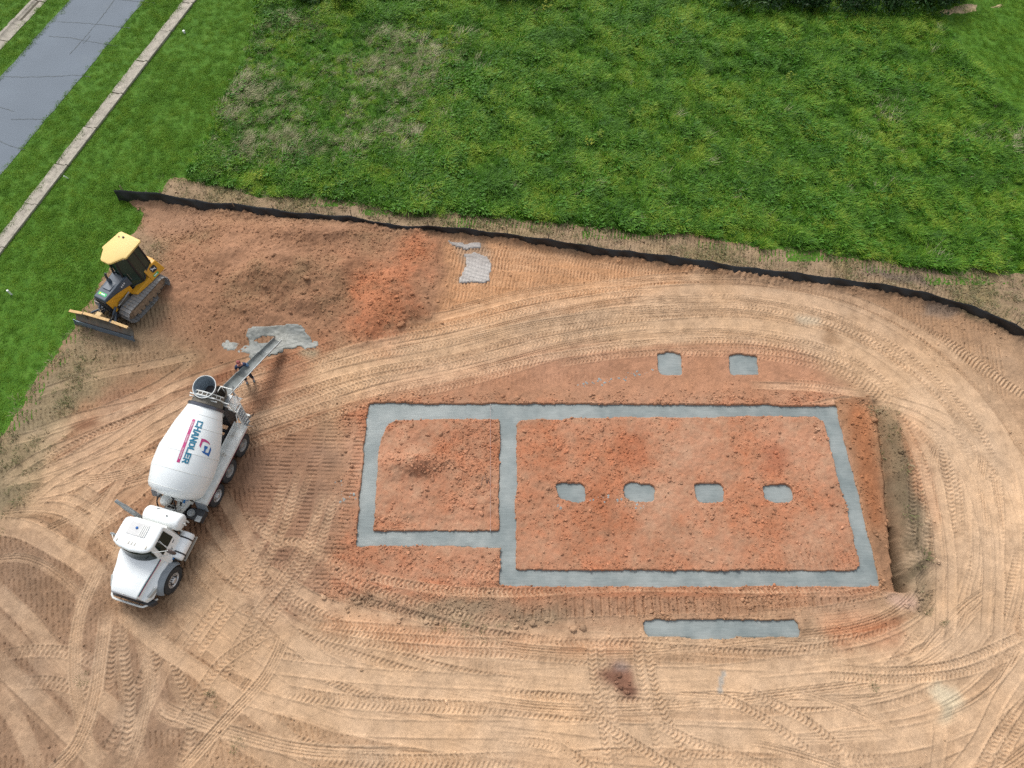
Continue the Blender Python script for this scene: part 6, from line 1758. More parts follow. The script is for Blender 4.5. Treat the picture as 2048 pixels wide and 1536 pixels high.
# rear tanks and fenders
for s in (-1, 1):
    t_ = MB(); t_.hexa([(-1.68, s * 0.42, 0.86), (-0.78, s * 0.42, 0.86), (-0.78, s * 0.86, 0.86), (-1.68, s * 0.86, 0.86)], [(-1.60, s * 0.40, 1.46), (-0.80, s * 0.40, 1.46), (-0.80, s * 0.62, 1.46), (-1.60, s * 0.62, 1.46)])
    tk = t_.build('side_tank', M_yel_p, dz, 0.03, 3)
    f_ = MB(); f_.hexa([(-0.78, s * 0.42, 0.84), (0.30, s * 0.42, 0.84), (0.18, s * 0.74, 0.84), (-0.78, s * 0.84, 0.84)], [(-0.78, s * 0.42, 1.10), (0.30, s * 0.42, 0.96), (0.16, s * 0.72, 0.96), (-0.78, s * 0.78, 1.10)])
    f_.build('fender', M_yel_p, dz, 0.02, 2)
    # emblem plate: leaping deer on black, and a green sticker below
    def face(x, t, off): return (x, s * (0.86 - 0.24 * t + off * 0.93), 0.86 + 0.60 * t + off * 0.37)
    q = [(-1.36, 0.42), (-1.10, 0.42), (-1.06, 0.50), (-1.06, 0.80), (-1.10, 0.88), (-1.36, 0.88), (-1.40, 0.80), (-1.40, 0.50)]
    em = MB().loft([[face(x, t, 0.002) for x, t in q], [face(x, t, 0.008) for x, t in q]]).build('emblem', M_black, tk)
    for dp in ([(-1.15, 0.76), (-1.20, 0.70), (-1.29, 0.66), (-1.33, 0.70), (-1.34, 0.66), (-1.30, 0.60), (-1.20, 0.62), (-1.12, 0.70)], [(-1.14, 0.72), (-1.11, 0.80), (-1.09, 0.78), (-1.12, 0.69)], [(-1.20, 0.64), (-1.12, 0.56), (-1.10, 0.58), (-1.17, 0.66)],
               [(-1.29, 0.64), (-1.36, 0.52), (-1.34, 0.50), (-1.25, 0.61)], [(-1.12, 0.80), (-1.17, 0.85), (-1.18, 0.84), (-1.13, 0.78)]):
        MB().loft([[face(x, t, 0.009) for x, t in dp], [face(x, t, 0.013) for x, t in dp]]).build('deer_mark', M_wprint, em, smooth=None)
    MB().loft([[face(x, t, 0.002) for x, t in ((-1.30, 0.12), (-0.98, 0.12), (-0.98, 0.30), (-1.30, 0.30))], [face(x, t, 0.007) for x, t in ((-1.30, 0.12), (-0.98, 0.12), (-0.98, 0.30), (-1.30, 0.30))]]).build('tank_sticker', M_stick, tk)
    MB().loft([[face(x, t, 0.008) for x, t in ((-1.22, 0.17), (-1.02, 0.17), (-1.02, 0.25), (-1.22, 0.25))], [face(x, t, 0.011) for x, t in ((-1.22, 0.17), (-1.02, 0.17), (-1.02, 0.25), (-1.22, 0.25))]]).build('sticker_print', M_wprint, tk)
MB().box(-1.66, -1.50, -0.44, 0.44, 0.62, 1.40).build('rear_panel', M_yel_p, dz, 0.03)
# cab
cz_ = empty('cab', (0, 0, 0), 0, dz)
ct = {}
for s in (-1, 1):
    ct[('f', s)] = [(0.02, s * 0.28, 1.0), (0.06, s * 0.26, 1.85), (-0.10, s * 0.24, 2.86)]
    ct[('m', s)] = [(-0.52, s * 0.62, 1.02), (-0.50, s * 0.60, 1.85), (-0.52, s * 0.54, 2.86)]
    ct[('r', s)] = [(-1.36, s * 0.52, 1.40), (-1.36, s * 0.52, 1.9), (-1.34, s * 0.50, 2.86)]
    for k in ('f', 'm', 'r'): MB().tube(ct[(k, s)], 0.048, 8).build('cab_post', M_black, cz_)
    MB().tube([ct[('f', s)][2], ct[('m', s)][2], ct[('r', s)][2]], 0.04, 6).build('cab_beam', M_black, cz_)
    MB().tube([ct[('f', s)][0], ct[('m', s)][0], (-1.0, s * 0.60, 1.46), ct[('r', s)][0]], 0.05, 6).build('cab_sill', M_black, cz_)
    MB().tube([(-0.98, s * 0.58, 1.46), (-0.98, s * 0.53, 2.84)], 0.03, 6).build('cab_post', M_black, cz_)
    def pane(A, B, C_, D_, name):
        m = MB(); v = [Vector(x) for x in (A, B, C_, D_)]; nrm = (v[1] - v[0]).cross(v[2] - v[0]).normalized() * 0.006
        m.hexa([x - nrm for x in v], [x + nrm for x in v]); return m.build(name, M_cabglass, cz_)
    M_cabglass = bpy.data.materials.get('machine cab glass') or mat('machine cab glass', (0.022, 0.045, 0.034), 0.12, spec=0.5)
    pane(ct[('f', s)][0], ct[('m', s)][0], ct[('m', s)][2], ct[('f', s)][2], 'door_glass')
    pane(ct[('m', s)][0], (-0.98, s * 0.59, 1.46), (-0.98, s * 0.53, 2.84), ct[('m', s)][2], 'side_glass')
    pane((-0.98, s * 0.59, 1.46), ct[('r', s)][0], ct[('r', s)][2], (-0.98, s * 0.53, 2.84), 'side_glass')
    MB().tube([(-0.14, s * 0.48, 1.5), (-0.13, s * 0.47, 2.0)], 0.012, 5).build('door_handle', M_chrome, cz_)
pane(ct[('f', -1)][0], ct[('f', 1)][0], ct[('f', 1)][2], ct[('f', -1)][2], 'front_glass')
pane(ct[('r', -1)][0], ct[('r', 1)][0], ct[('r', 1)][2], ct[('r', -1)][2], 'rear_glass')
MB().box(-0.95, -0.50, -0.22, 0.22, 1.05, 1.55).box(-1.02, -0.90, -0.22, 0.22, 1.5, 2.15).build('operator_seat', M_black, cz_, 0.04)
RO = [(-1.58, -0.56), (-1.58, 0.56), (-1.50, 0.64), (-0.46, 0.72), (-0.40, 0.70), (-0.36, 0.60), (0.14, 0.30), (0.20, 0.20), (0.20, -0.20), (0.14, -0.30), (-0.36, -0.60), (-0.40, -0.70), (-0.46, -0.72), (-1.50, -0.64)]
ro = MB().loft([[(x, y, 2.87) for x, y in RO], [(x, y, 2.95) for x, y in RO], [(-0.70 + (x + 0.70) * 0.90, y * 0.88, 2.985) for x, y in RO]]).build('roof', M_yel_r, dz, 0.012, 2)
MB().lathe([(0, 0.055), (0.02, 0.055), (0.05, 0.04)], 14, T4(-1.32, -0.20, 2.985, Matrix.Rotation(math.radians(-90), 4, 'Y'))).build('roof_dome', M_dark, ro)
MB().lathe([(0, 0.035), (0.03, 0.035)], 12, T4(-1.26, -0.42, 2.985, Matrix.Rotation(math.radians(-90), 4, 'Y'))).build('roof_dome', mat('brown plug', (0.25, 0.14, 0.05), 0.6), ro)
for s in (-1, 1): MB().box(-0.42, -0.34, s * 0.50 - 0.05, s * 0.50 + 0.05, 2.78, 2.86).build('work_light', M_lens, dz, 0.01)
# blade with its frame
BM = T4(2.02, 0.02, 0, Matrix.Rotation(math.radians(9.4), 4, 'Z'))
bl = empty('blade', (2.02, 0.02, 0), math.radians(9.4), dz)
prof = [(0.27 - 0.20 * math.sin(math.pi * t) - 0.08 * t, 0.12 + 0.86 * t) for t in np.linspace(0, 1, 10)]
def ztop(y): return 1.0 if abs(y) < 0.75 else 1.0 - 0.14 * (abs(y) - 0.75) / 0.85
ys = [-1.60, -0.80, -0.70, 0.0, 0.70, 0.80, 1.60]
secs = []
for y in ys:
    k = (ztop(y) - 0.12) / 0.86 + (0.05 if abs(y) < 0.75 else 0)
    f_ = [(x, y, 0.12 + (z - 0.12) * k) for x, z in prof]
    secs.append(f_ + [(x - 0.045, y, z) for x, _, z in f_[::-1]])
MB().loft(secs).build('moldboard', M_blade, bl, 0.0, smooth=40)
MB().hexa([(0.33, -1.60, 0.0), (0.36, -1.60, 0.0), (0.36, 1.60, 0.0), (0.33, 1.60, 0.0)], [(0.245, -1.60, 0.22), (0.275, -1.60, 0.22), (0.275, 1.60, 0.22), (0.245, 1.60, 0.22)]).build('cutting_edge', M_edge, bl, 0.004)
for s in (-1, 1): MB().hexa([(0.34, s * 1.58, -0.01), (0.385, s * 1.58, -0.01), (0.385, s * 1.70, -0.01), (0.34, s * 1.70, -0.01)], [(0.24, s * 1.58, 0.30), (0.28, s * 1.58, 0.30), (0.28, s * 1.66, 0.30), (0.24, s * 1.66, 0.30)]).build('end_bit', M_edge, bl, 0.004)
for y0_, y1_ in ((-1.60, -0.80), (-0.70, 0.70), (0.80, 1.60)):
    za, zb_ = ztop(y0_) + 0.03 + (0.05 if abs(y0_) < 0.75 else 0), ztop(y1_) + 0.03 + (0.05 if abs(y1_) < 0.75 else 0)
    MB().hexa([(0.06, y0_, za - 0.04), (0.20, y0_, za - 0.04), (0.20, y1_, zb_ - 0.04), (0.06, y1_, zb_ - 0.04)], [(0.06, y0_, za), (0.20, y0_, za), (0.20, y1_, zb_), (0.06, y1_, zb_)]).build('blade_top_plate', mat('rust yellow plate', (0.50, 0.32, 0.13), 0.7, var=0.2, vscale=6), bl, 0.004)
for y in (-0.9, 0.9): MB().hexa([(-0.06, y - 0.03, 0.25), (0.10, y - 0.03, 0.25), (0.10, y + 0.03, 0.25), (-0.06, y + 0.03, 0.25)], [(0.0, y - 0.03, 0.85), (0.08, y - 0.03, 0.85), (0.08, y + 0.03, 0.85), (0.0, y + 0.03, 0.85)]).build('blade_rib', M_blade, bl)
MB().box(-0.16, 0.06, -0.14, 0.14, 0.80, 1.06).build('tilt_bracket', mat('rust yellow bracket', (0.55, 0.38, 0.18), 0.7), bl, 0.02)
for s in (-1, 1):
    MB().tube([(0.55, s * 0.50, 0.55), (1.2, s * 0.50, 0.52), (1.75, s * 0.36, 0.50), (2.0, s * 0.10, 0.45)], 0.085, 8).build('push_arm', M_dark, dz)
    MB().tube([(1.30, s * 0.46, 1.05), (1.62, s * 0.43, 0.78)], 0.055, 10).build('lift_cylinder', M_hood, dz)
    MB().tube([(1.62, s * 0.43, 0.78), (1.86, s * 0.38, 0.58)], 0.028, 8).build('cylinder_rod', M_chrome, dz)
    MB().tube([(1.35, s * 0.30, 0.70), (1.95, s * 0.75, 0.62)], 0.05, 10).build('angle_cylinder', M_hood, dz)
for pts in ([(1.45, 0.1, 0.9), (1.6, 0.16, 1.05), (1.75, 0.05, 0.95), (1.9, 0.0, 0.85)], [(1.45, -0.1, 0.85), (1.62, -0.18, 0.98), (1.8, -0.1, 0.85), (1.92, -0.2, 0.7)], [(1.42, 0.22, 0.8), (1.6, 0.3, 0.92), (1.72, 0.3, 0.8)]):
    MB().tube(pts, 0.022, 6).build('hydraulic_hose', M_black, dz, smooth=60)
MB().box(0.45, 1.05, 0.44, 0.50, 0.84, 1.10).build('step_plate', M_blade, dz, 0.01)
MB().tube([(0.35, 0.48, 1.12), (1.15, 0.48, 0.98)], 0.03, 8).build('grab_rail', M_steel, dz)
# lumps of mud on the track guards
for s in (-1, 1):
    m = MB(); r = random.Random(9)
    for k in range(16):
        x, y, q = r.uniform(-1.0, 1.0), s * r.uniform(0.60, 0.95), r.uniform(0.02, 0.05)
        m.lathe([(-q, 0.001), (-q * 0.5, q * 0.9), (q * 0.5, q * 0.8), (q, 0.001)], 6, T4(x, y, 0.835 - 0.035 * math.sin(math.pi * (x + 1) / 2), Euler((r.random() * 6, r.random() * 6, 0)).to_matrix().to_4x4()), cap=False)
    o = m.build('mud_lumps', M_mud, dz, smooth=None); o['kind'] = 'stuff'
# ================================================================ THE MAN AT THE CHUTE
def skin(name, V_, E_, R_, material, parent, sub=1, root=0):
    me = bpy.data.meshes.new(name); me.from_pydata([tuple(v) for v in V_], E_, []); me.materials.append(material)
    o = link(bpy.data.objects.new(name, me), parent)
    md = o.modifiers.new('skin', 'SKIN'); md.use_smooth_shade = True
    for i, d in enumerate(me.skin_vertices[0].data):
        r = R_[i]; d.radius = r if isinstance(r, tuple) else (r, r); d.use_root = (i == root)
    if sub: s = o.modifiers.new('sub', 'SUBSURF'); s.levels = sub; s.render_levels = sub
    return o


M_skin = mat('skin', (0.42, 0.20, 0.14), 0.55)
M_shirt = mat('navy work shirt', (0.020, 0.032, 0.075), 0.9, var=0.2, vscale=12)
M_sleeve = mat('washed blue sleeve', (0.10, 0.18, 0.30), 0.9, var=0.15, vscale=12)
M_trous = mat('dark navy trousers', (0.010, 0.013, 0.026), 0.9, var=0.2, vscale=10)
M_shoe = mat('grey work boots', (0.20, 0.22, 0.22), 0.8, var=0.15, vscale=12)
M_cap = mat('faded red cap', (0.22, 0.06, 0.055), 0.85, var=0.2, vscale=14)
M_hair = mat('grey brown hair', (0.09, 0.08, 0.07), 0.9)
M_eye = mat('eye', (0.02, 0.015, 0.012), 0.3)
pz = gz(-12.24, 16.18)
man = empty('person', (-12.24, 16.20, pz), math.radians(22))
tag(man, 'man in a navy shirt, dark trousers and cap, standing behind the chute and looking up', 'person')
# body: one continuous figure (facing -y), feet apart, both hands brought forward to the chute handle
BV = [(0, 0, 0.96), (0, 0.0, 1.12), (0, 0.01, 1.30), (0, 0.0, 1.44), (0, -0.01, 1.52), (0, -0.03, 1.60), (0, -0.05, 1.69),
      (0.10, 0, 0.92), (0.135, -0.03, 0.52), (0.15, 0.02, 0.10), (0.16, -0.12, 0.05), (-0.10, 0, 0.92), (-0.14, -0.02, 0.52), (-0.16, 0.04, 0.10), (-0.18, -0.10, 0.05),
      (0.19, 0.01, 1.41), (0.29, -0.04, 1.16), (0.12, -0.27, 1.13), (-0.19, 0.01, 1.41), (-0.29, -0.04, 1.17), (-0.10, -0.29, 1.17)]
BE = [(0, 1), (1, 2), (2, 3), (3, 4), (4, 5), (5, 6), (0, 7), (7, 8), (8, 9), (9, 10), (0, 11), (11, 12), (12, 13), (13, 14), (3, 15), (15, 16), (16, 17), (3, 18), (18, 19), (19, 20)]
BR = [(0.15, 0.11), (0.14, 0.105), (0.16, 0.115), (0.13, 0.09), 0.058, (0.078, 0.092), (0.070, 0.085), (0.092, 0.10), 0.062, 0.045, 0.042, (0.092, 0.10), 0.062, 0.045, 0.042, 0.062, 0.042, 0.030, 0.062, 0.042, 0.030]
bodyo = skin('body', BV, BE, BR, M_skin, man, 2)
k = 1.12
skin('shirt', [(0, 0, 0.93), (0, 0, 1.12), (0, 0.01, 1.30), (0, 0, 1.43), (0.20, 0.01, 1.41), (0.26, -0.02, 1.25), (-0.20, 0.01, 1.41), (-0.26, -0.02, 1.26)], [(0, 1), (1, 2), (2, 3), (3, 4), (4, 5), (3, 6), (6, 7)],
     [(0.172, 0.13), (0.160, 0.122), (0.180, 0.132), (0.145, 0.10), 0.078, 0.066, 0.078, 0.066], M_shirt, man, 2)
skin('sleeve', [(0.20, 0.01, 1.415), (0.265, -0.025, 1.24), (0.275, -0.03, 1.20)], [(0, 1), (1, 2)], [0.086, 0.074, 0.070], M_sleeve, man, 1)
skin('trousers', [(0, 0, 0.98), (0.10, 0, 0.90), (0.135, -0.03, 0.52), (0.15, 0.01, 0.14), (-0.10, 0, 0.90), (-0.14, -0.02, 0.52), (-0.16, 0.03, 0.14)], [(0, 1), (1, 2), (2, 3), (0, 4), (4, 5), (5, 6)],
     [(0.165, 0.125), (0.105, 0.112), 0.080, 0.070, (0.105, 0.112), 0.080, 0.070], M_trous, man, 2)
for x, y in ((0.155, -0.06), (-0.17, -0.04)):
    skin('boot', [(x, y + 0.09, 0.06), (x, y, 0.055), (x, y - 0.14, 0.045), (x, y + 0.08, 0.13)], [(0, 1), (1, 2), (0, 3)], [(0.055, 0.055), (0.055, 0.055), (0.050, 0.042), 0.058], M_shoe, man, 2)
# head: looks up towards the drone
hdz = Vector((0, -0.05, 1.66))
skin('nose', [hdz + Vector((0, -0.080, 0.025)), hdz + Vector((0, -0.105, 0.0)), hdz + Vector((0, -0.085, -0.012))], [(0, 1), (1, 2)], [0.009, 0.014, 0.010], M_skin, man, 1)
for s in (-1, 1):
    MB().lathe([(-0.010, 0.001), (-0.004, 0.010), (0.004, 0.010), (0.010, 0.001)], 10, T4(s * 0.032, -0.131, 1.692)).build('eye', M_eye, man, smooth=60)
    skin('ear', [(s * 0.078, -0.04, 1.68), (s * 0.084, -0.035, 1.65)], [(0, 1)], [(0.012, 0.022), (0.010, 0.016)], M_skin, man, 1)
MB().tube([(-0.025, -0.128, 1.618), (0, -0.135, 1.615), (0.025, -0.128, 1.618)], 0.006, 6).build('mouth', mat('lip', (0.30, 0.09, 0.08), 0.5), man, smooth=60)
MB().lathe([(-0.06, 0.086), (0.02, 0.092), (0.05, 0.085), (0.08, 0.055), (0.09, 0.001)], 20, T4(0, -0.035, 1.715, Matrix.Rotation(math.radians(-90 + 14), 4, 'Y'))).build('hair', M_hair, man, smooth=60)
capo = MB(); capo.lathe([(-0.012, 0.094), (0.03, 0.095), (0.06, 0.080), (0.085, 0.045), (0.092, 0.001)], 22, T4(0, -0.030, 1.728, Matrix.Rotation(math.radians(-90), 4, 'Y')))
cpm = capo.build('cap', M_cap, man, smooth=60)
pkm = MB(); a_ = np.linspace(-1.1, 1.1, 9)
pkm.loft([[(0.088 * math.sin(t), -0.03 - 0.088 * math.cos(t), 1.722) for t in a_] + [(0.080 * math.sin(t), -0.05 - 0.135 * math.cos(t), 1.745) for t in a_[::-1]],
          [(0.088 * math.sin(t), -0.03 - 0.088 * math.cos(t), 1.730) for t in a_] + [(0.080 * math.sin(t), -0.05 - 0.135 * math.cos(t), 1.752) for t in a_[::-1]]]).build('cap_peak', M_cap, cpm, smooth=60)
# hands: palm, four unequal fingers and a thumb closed round the handle
def hand(side, wrist, palm, axis, radius=0.022):
    W, P_ = Vector(wrist), Vector(palm); ax = Vector(axis).normalized()
    d = (P_ - W).normalized(); nrm = d.cross(ax).normalized()
    if nrm.z > 0: nrm = -nrm
    skin('palm', [W, W.lerp(P_, 0.5), P_], [(0, 1), (1, 2)], [(0.026, 0.026), (0.040, 0.020), (0.042, 0.018)], M_skin, man, 1)
    for i, ln in enumerate((0.92, 1.0, 0.95, 0.78)):
        b0 = P_ - d * 0.02 + ax * (0.033 - i * 0.022)
        pts = [b0, P_ + ax * (0.034 - i * 0.0225) + d * 0.022, P_ + ax * (0.034 - i * 0.022) + d * 0.040 * ln + nrm * 0.030, P_ + ax * (0.033 - i * 0.021) + d * 0.018 * ln + nrm * 0.052]
        skin('finger', pts, [(0, 1), (1, 2), (2, 3)], [0.0095, 0.0095, 0.0088, 0.0078], M_skin, man, 1)
    tb = [W.lerp(P_, 0.35) + ax * 0.030, P_ - d * 0.015 + ax * 0.052 + nrm * 0.012, P_ + d * 0.006 + ax * 0.046 + nrm * 0.036]
    skin('thumb', tb, [(0, 1), (1, 2)], [0.012, 0.0105, 0.0088], M_skin, man, 1)


hand(1, (0.12, -0.27, 1.13), (0.075, -0.345, 1.135), (0.55, -0.75, 0.1)); hand(-1, (-0.10, -0.29, 1.17), (-0.065, -0.355, 1.165), (0.55, -0.75, 0.1))
# handle of the chute that he steadies (belongs to the truck's chute)
hq = []
for lx_, ly_, lz_ in ((-0.10, -0.32, 1.15), (0.05, -0.375, 1.12), (0.16, -0.50, 1.24)):
    c_, s_ = math.cos(man.rotation_euler.z), math.sin(man.rotation_euler.z)
    w_ = Vector((man.location.x + lx_ * c_ - ly_ * s_, man.location.y + lx_ * s_ + ly_ * c_, pz + lz_))
    hq.append(RZ @ (w_ - Vector(truck.location)))
MB().tube(hq, 0.016, 8).build('chute_handle', M_whited, ch)

# ================================================================ SMALL THINGS
M_pvc = mat('white plastic pipe', (0.70, 0.71, 0.68), 0.4, var=0.05)
def standpipe(px, py, h, r, label, tilt=(0, 0)):
    q = at(px, py); e = empty('standpipe', (q[0], q[1], 0)); e.rotation_euler = (tilt[0], tilt[1], 0)
    tag(e, label, 'pipe')
    MB().lathe([(-0.1, r), (h, r)], 16, T4(0, 0, 0, Matrix.Rotation(math.radians(-90), 4, 'Y'))).build('pipe', M_pvc, e, smooth=40)
    MB().lathe([(h - 0.05, r * 1.25), (h, r * 1.25), (h + 0.015, r * 1.05), (h + 0.015, 0.001)], 16, T4(0, 0, 0, Matrix.Rotation(math.radians(-90), 4, 'Y'))).build('cap', M_pvc, e, smooth=30)


standpipe(23, 589, 0.34, 0.045, 'short white plastic pipe with a cap standing in the lawn west of the bulldozer')
standpipe(369, 66, 0.16, 0.06, 'low white capped pipe in the lawn beside the right kerb, near the top')
standpipe(136, 357, 0.25, 0.025, 'thin white peg in the lawn beside the right kerb, north west of the fence end', (0.2, -0.3))
# mason's string over the inner strip and the bent wire beside it
M_str = mat('grey mason line', (0.34, 0.25, 0.24), 0.8)
sa, sb = at(981, 812), at(981, 1062)
sl = empty('string_line', (sa[0], sa[1], 0)); tag(sl, 'taut thin string stretched over the west pad beside the cross strip', 'string line')
o_ = np.array([sa[0], sa[1], 0])
MB().tube([(0, 0, 0.10), (float(sb[0] - sa[0]), float(sb[1] - sa[1]), 0.10)], 0.006, 5).build('string', M_str, sl)
for q in (sa, sb): MB().tube([tuple(q - o_ + np.array([0, 0, -0.2])), tuple(q - o_ + np.array([0, 0, 0.16]))], 0.014, 6).build('peg', M_whited, sl)
wq = [at(x, y)[:2] for x, y in ((962, 972), (966, 955), (971, 950), (974, 968), (976, 956), (981, 972))]
w0 = wq[0]
wr = empty('bent_wire', (w0[0], w0[1], gz(*w0))); tag(wr, 'zigzag of bent dark tie wire lying on the west pad by the string', 'wire')
MB().tube([(float(a - w0[0]), float(b_ - w0[1]), 0.05 + 0.03 * (i % 2)) for i, (a, b_) in enumerate(wq)], 0.010, 5).build('wire', M_dark, wr)

# ---- soil clods: the large ones each an object, the small ones uncountable
ico = bmesh.new(); bmesh.ops.create_icosphere(ico, subdivisions=1, radius=1); IV = np.array([v.co[:] for v in ico.verts]); IF = np.array([[v.index for v in f.verts] for f in ico.faces]); ico.free()
ico = bmesh.new(); bmesh.ops.create_icosphere(ico, subdivisions=2, radius=1); IV2 = np.array([v.co[:] for v in ico.verts]); IF2 = np.array([[v.index for v in f.verts] for f in ico.faces]); ico.free()
cr_ = np.random.default_rng(12)


def clod_shape(V0, r):
    V_ = V0 * (1 + cr_.normal(0, 0.14, (len(V0), 1))); V_ = V_ * np.array([r * cr_.uniform(0.8, 1.4), r * cr_.uniform(0.7, 1.1), r * cr_.uniform(0.5, 0.85)])
    a = cr_.uniform(0, 6.28); c, s = math.cos(a), math.sin(a); t = cr_.normal(0, 0.35)
    return V_ @ np.array([[c, s, 0], [-s, c, 0], [0, 0, 1]]).T @ np.array([[1, 0, 0], [0, math.cos(t), -math.sin(t)], [0, math.sin(t), math.cos(t)]])


edge_b = np.clip(near_foot - foot * 2, 0, 1)
dens = 0.05 + 0.45 * padz + 0.9 * edge_b * padz + 0.6 * np.clip(heap, 0, 1) + 0.55 * np.clip(exc * 1.3, 0, 1) + 0.5 * rim + 0.6 * np.exp(-(fd / 0.4) ** 2) + 0.25 * beyond + 0.9 * garage
south = zone([(650, 1180), (1000, 1175), (1760, 1178), (1820, 1230), (1620, 1300), (1280, 1290), (960, 1300), (640, 1240)], 0.4, 0.4)
north = zone([(690, 785), (1000, 790), (1670, 780), (1700, 806), (740, 806)], 0.3, 0.3)
westf = zone([(680, 800), (735, 806), (712, 1090), (1000, 1095), (1000, 1180), (640, 1220), (670, 1000)], 0.4, 0.4)
dens += 0.7 * south + 0.9 * north + 0.9 * westf
dens = dens * np.clip(0.55 + 1.5 * N4 + 0.8 * N1, 0.05, 2.2) * (1 - foot) * (dirt > 0.5) * (1 - 0.9 * np.clip(TT, 0, 1)) * (GY > -0.5) * (np.abs(GX) < 24)
cdf = np.cumsum(dens.ravel()); pick = np.searchsorted(cdf, cr_.random(24000) * cdf[-1])
py_, px_ = np.divmod(pick, NX)
rad_ = np.clip(cr_.lognormal(math.log(0.024), 0.45, len(pick)), 0.012, 0.085)
off = cr_.uniform(-RES / 2, RES / 2, (len(pick), 2))
VV = np.empty((len(pick), len(IV), 3)); CC = np.empty((len(pick), len(IV), 3))
for i in range(len(pick)):
    q = clod_shape(IV, rad_[i]); q[:, 0] += gx[px_[i]] + off[i, 0]; q[:, 1] += gy[py_[i]] + off[i, 1]; q[:, 2] += HZ[py_[i], px_[i]] + rad_[i] * 0.25
    VV[i] = q; CC[i] = COLR[py_[i], px_[i]] * cr_.uniform(0.8, 1.3)
FF = (IF[None] + (np.arange(len(pick)) * len(IV))[:, None, None]).reshape(-1, 3)
cm = np_mesh('soil_crumbs', VV.reshape(-1, 3), FF, soil_m, False)
ca = cm.color_attributes.new('soil', 'FLOAT_COLOR', 'POINT'); ca.data.foreach_set('color', np.c_[np.clip(CC.reshape(-1, 3), 0, 1), np.ones(CC.shape[0] * CC.shape[1])].astype(np.float32).ravel())
tag(link(bpy.data.objects.new('soil_crumbs', cm)), 'small crumbs of clay scattered over the whole dug site', 'soil crumbs', None, 'stuff')

BIG = [  # x, y, radius, label; without a label the lump goes into the uncounted rubble
 (1797, 908, .17, 'large pale clod on the bank just east of the long trench'), (1752, 838, .20, 'orange clod at the north end of the long trench wall'), (1850, 1045, .14, 'brown clod by itself on the bank, beside the lower half of the long trench'),
 (1720, 830, .16, 'orange clod in the dug strip beside the north east footing corner'), (1745, 842, .12, 'round clod at the foot of the trench wall near its north end'), (1706, 846, .11, 'flat clod close to the outer footing edge near the north east corner'),
 (1726, 952, .10, 'orange clod in the middle of the dug strip'), (1066, 1246, .20, 'largest reddish clod south of the house ring, west of the porch strip'), (1093, 1240, .13, 'small red clod just east of the largest reddish clod'),
 (1147, 1257, .15, 'dark sided clod between the largest reddish clod and the porch strip'), (1166, 1256, .17, 'tall orange clod nearest the west end of the porch strip'), (1447, 1283, .10, 'brown clod just south of the porch strip, near its middle'),
 (716, 1206, .13, 'dark red clod south west of the ring, lower of a close pair'), (724, 1192, .11, 'dark red clod south west of the ring, upper of a close pair'), (690, 1184, .12, 'brown clod at the far west of the rubble below the west pad'),
 (868, 918, .16, 'large orange clod at the top of the broken middle of the west pad'), (878, 932, .15, 'orange clod in the broken middle of the west pad, beside the deep crack'), (897, 934, .13, 'orange clod on the east side of the broken middle of the west pad'),
 (955, 972, .17, 'round orange clod on the west pad beside the bent wire'), (950, 987, .12, 'flat orange clod below the round one beside the bent wire'), (986, 866, .13, 'clod under the string near the north end of the west pad'), (962, 1026, .13, 'flat clod in the south east corner of the west pad'),
 (1630, 852, .13, 'clod in the north east corner of the east pad'), (1664, 972, .12, 'clod on the east edge of the east pad, level with the pier pads'), (1362, 966, .11, 'orange clod on the east pad west of the third pier pad'), (1424, 1030, .11, 'orange clod south east of the third pier pad'),
 (1048, 862, .12, 'orange clod in the north west corner of the east pad'), (620, 574, .20, 'long brown slab of clay broken off the crest of the soil heap'), (636, 592, .16, 'brown clod below the broken slab on the soil heap'), (805, 656, .20, 'large orange clod at the south foot of the bright clay mound'),
 (745, 622, .18, 'orange clod on the west flank of the bright clay mound'), (826, 600, .15, 'orange clod on the east flank of the bright clay mound'), (682, 414, .13, 'pale orange clod lying outside the silt fence'), (277, 419, .12, 'pale clod on the bare soil by the west end of the silt fence'),
 (1034, 796, .12, 'brown clod on the soil north of the footing, above the cross strip'), (704, 932, .10, 'brown clod just west of the house footing')]
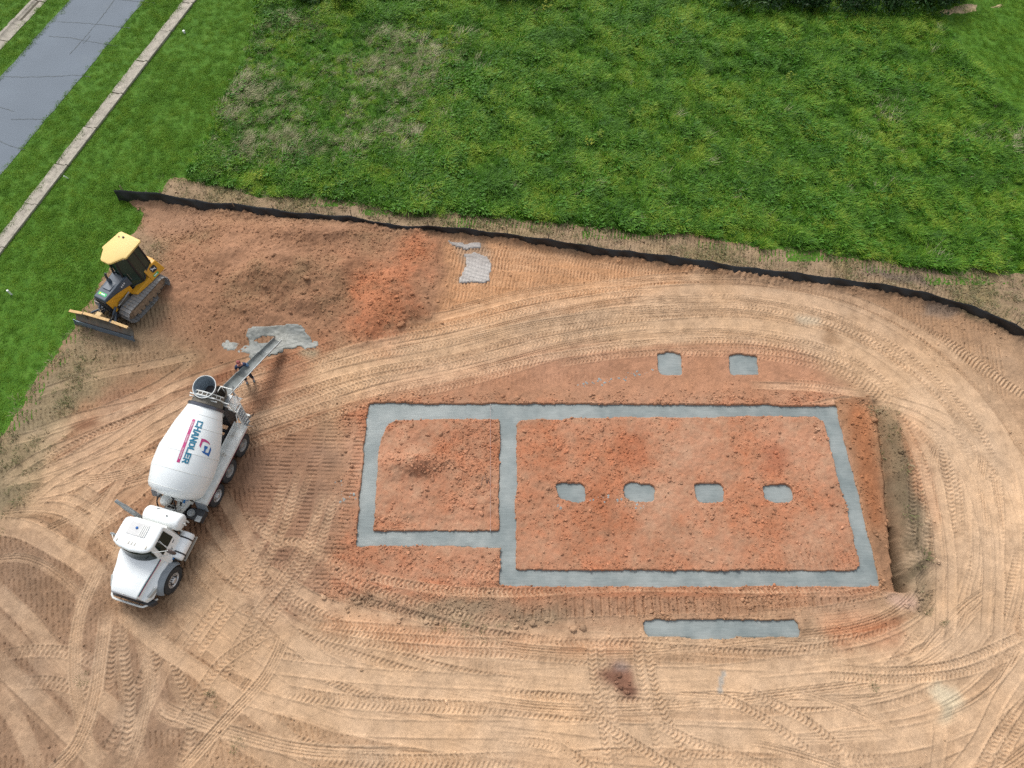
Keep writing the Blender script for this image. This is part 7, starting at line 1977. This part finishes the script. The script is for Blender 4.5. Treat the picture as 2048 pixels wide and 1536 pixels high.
EXTRA = [(1228, 1362), (1244, 1374), (1252, 1384), (1236, 1352), (1258, 1366), (1806, 902), (1836, 1000), (1866, 1128), (1835, 1195), (1815, 1215), (1716, 878), (1740, 880), (1728, 912), (1705, 893), (1757, 1012), (1762, 1068), (1035, 1258), (1290, 1224), (1504, 1222), (1340, 1292), (1498, 1208), (1378, 1216),
 (708, 1196), (735, 1188), (742, 1204), (700, 1212), (668, 1240), (650, 1196), (740, 1160), (780, 1180), (820, 1200), (930, 1128), (952, 1120), (850, 1240), (868, 1246), (802, 1242), (886, 936), (872, 942), (862, 955), (852, 948), (830, 966), (850, 978), (845, 986),
 (974, 870), (978, 845), (822, 852), (850, 872), (885, 865), (806, 930), (795, 905), (944, 1020), (770, 1040), (790, 1010), (916, 960), (934, 900), (1042, 880), (1240, 868), (1198, 862), (1634, 862), (1645, 880), (1655, 985), (1672, 1008), (1384, 988), (1418, 1040),
 (1500, 962), (1340, 960), (1120, 895), (1250, 1105), (1344, 1115), (1425, 1120), (1470, 1130), (1100, 975), (560, 540), (590, 552), (610, 598), (540, 590), (480, 600), (500, 640), (650, 620), (670, 600), (690, 570), (660, 480), (640, 462), (610, 458), (520, 470),
 (440, 560), (455, 610), (580, 630), (770, 560), (790, 580), (812, 566), (800, 620), (780, 640), (815, 640), (760, 610), (760, 655), (850, 610), (860, 600), (775, 535), (1012, 794), (1050, 802), (900, 798), (760, 795), (1180, 796), (1320, 798), (1480, 792), (1600, 794),
 (690, 830), (700, 870), (682, 905), (688, 960)]


def lump(x, y, r, detail):
    q = at(x, y); z = gz(q[0], q[1])
    ix = min(max(int((q[0] - gx[0]) / RES), 0), NX - 1); iy = min(max(int((q[1] - gy[0]) / RES), 0), NY - 1)
    return clod_shape(detail, r), COLR[iy, ix] * cr_.uniform(0.9, 1.2), np.array([q[0], q[1], z + r * 0.22])


def soil_mesh(name, V_, F_, C_):
    me = np_mesh(name, V_, F_, soil_m, False)
    ca = me.color_attributes.new('soil', 'FLOAT_COLOR', 'POINT'); ca.data.foreach_set('color', np.c_[np.clip(C_, 0, 1), np.ones(len(C_))].astype(np.float32).ravel())
    return link(bpy.data.objects.new(name, me))


for x, y, r, lab in BIG:
    V_, c3, o3 = lump(x, y, r * 0.8, IV2)
    o = soil_mesh('soil_clod', V_, IF2, np.tile(c3, (len(V_), 1))); o.location = o3
    tag(o, lab, 'soil clod')
vv_, ff_, cc_ = [], [], []
for x, y in EXTRA:
    for _ in range(2):
        V_, c3, o3 = lump(x + cr_.normal(0, 5), y + cr_.normal(0, 4), cr_.uniform(0.05, 0.10), IV2)
        ff_.append(IF2 + len(vv_) * len(IV2)); vv_.append(V_ + o3); cc_.append(np.tile(c3, (len(V_), 1)))
o = soil_mesh('soil_rubble', np.vstack(vv_), np.vstack(ff_), np.vstack(cc_)); tag(o, 'larger clay rubble strewn along the footings, heaps and trench', 'soil rubble', None, 'stuff')
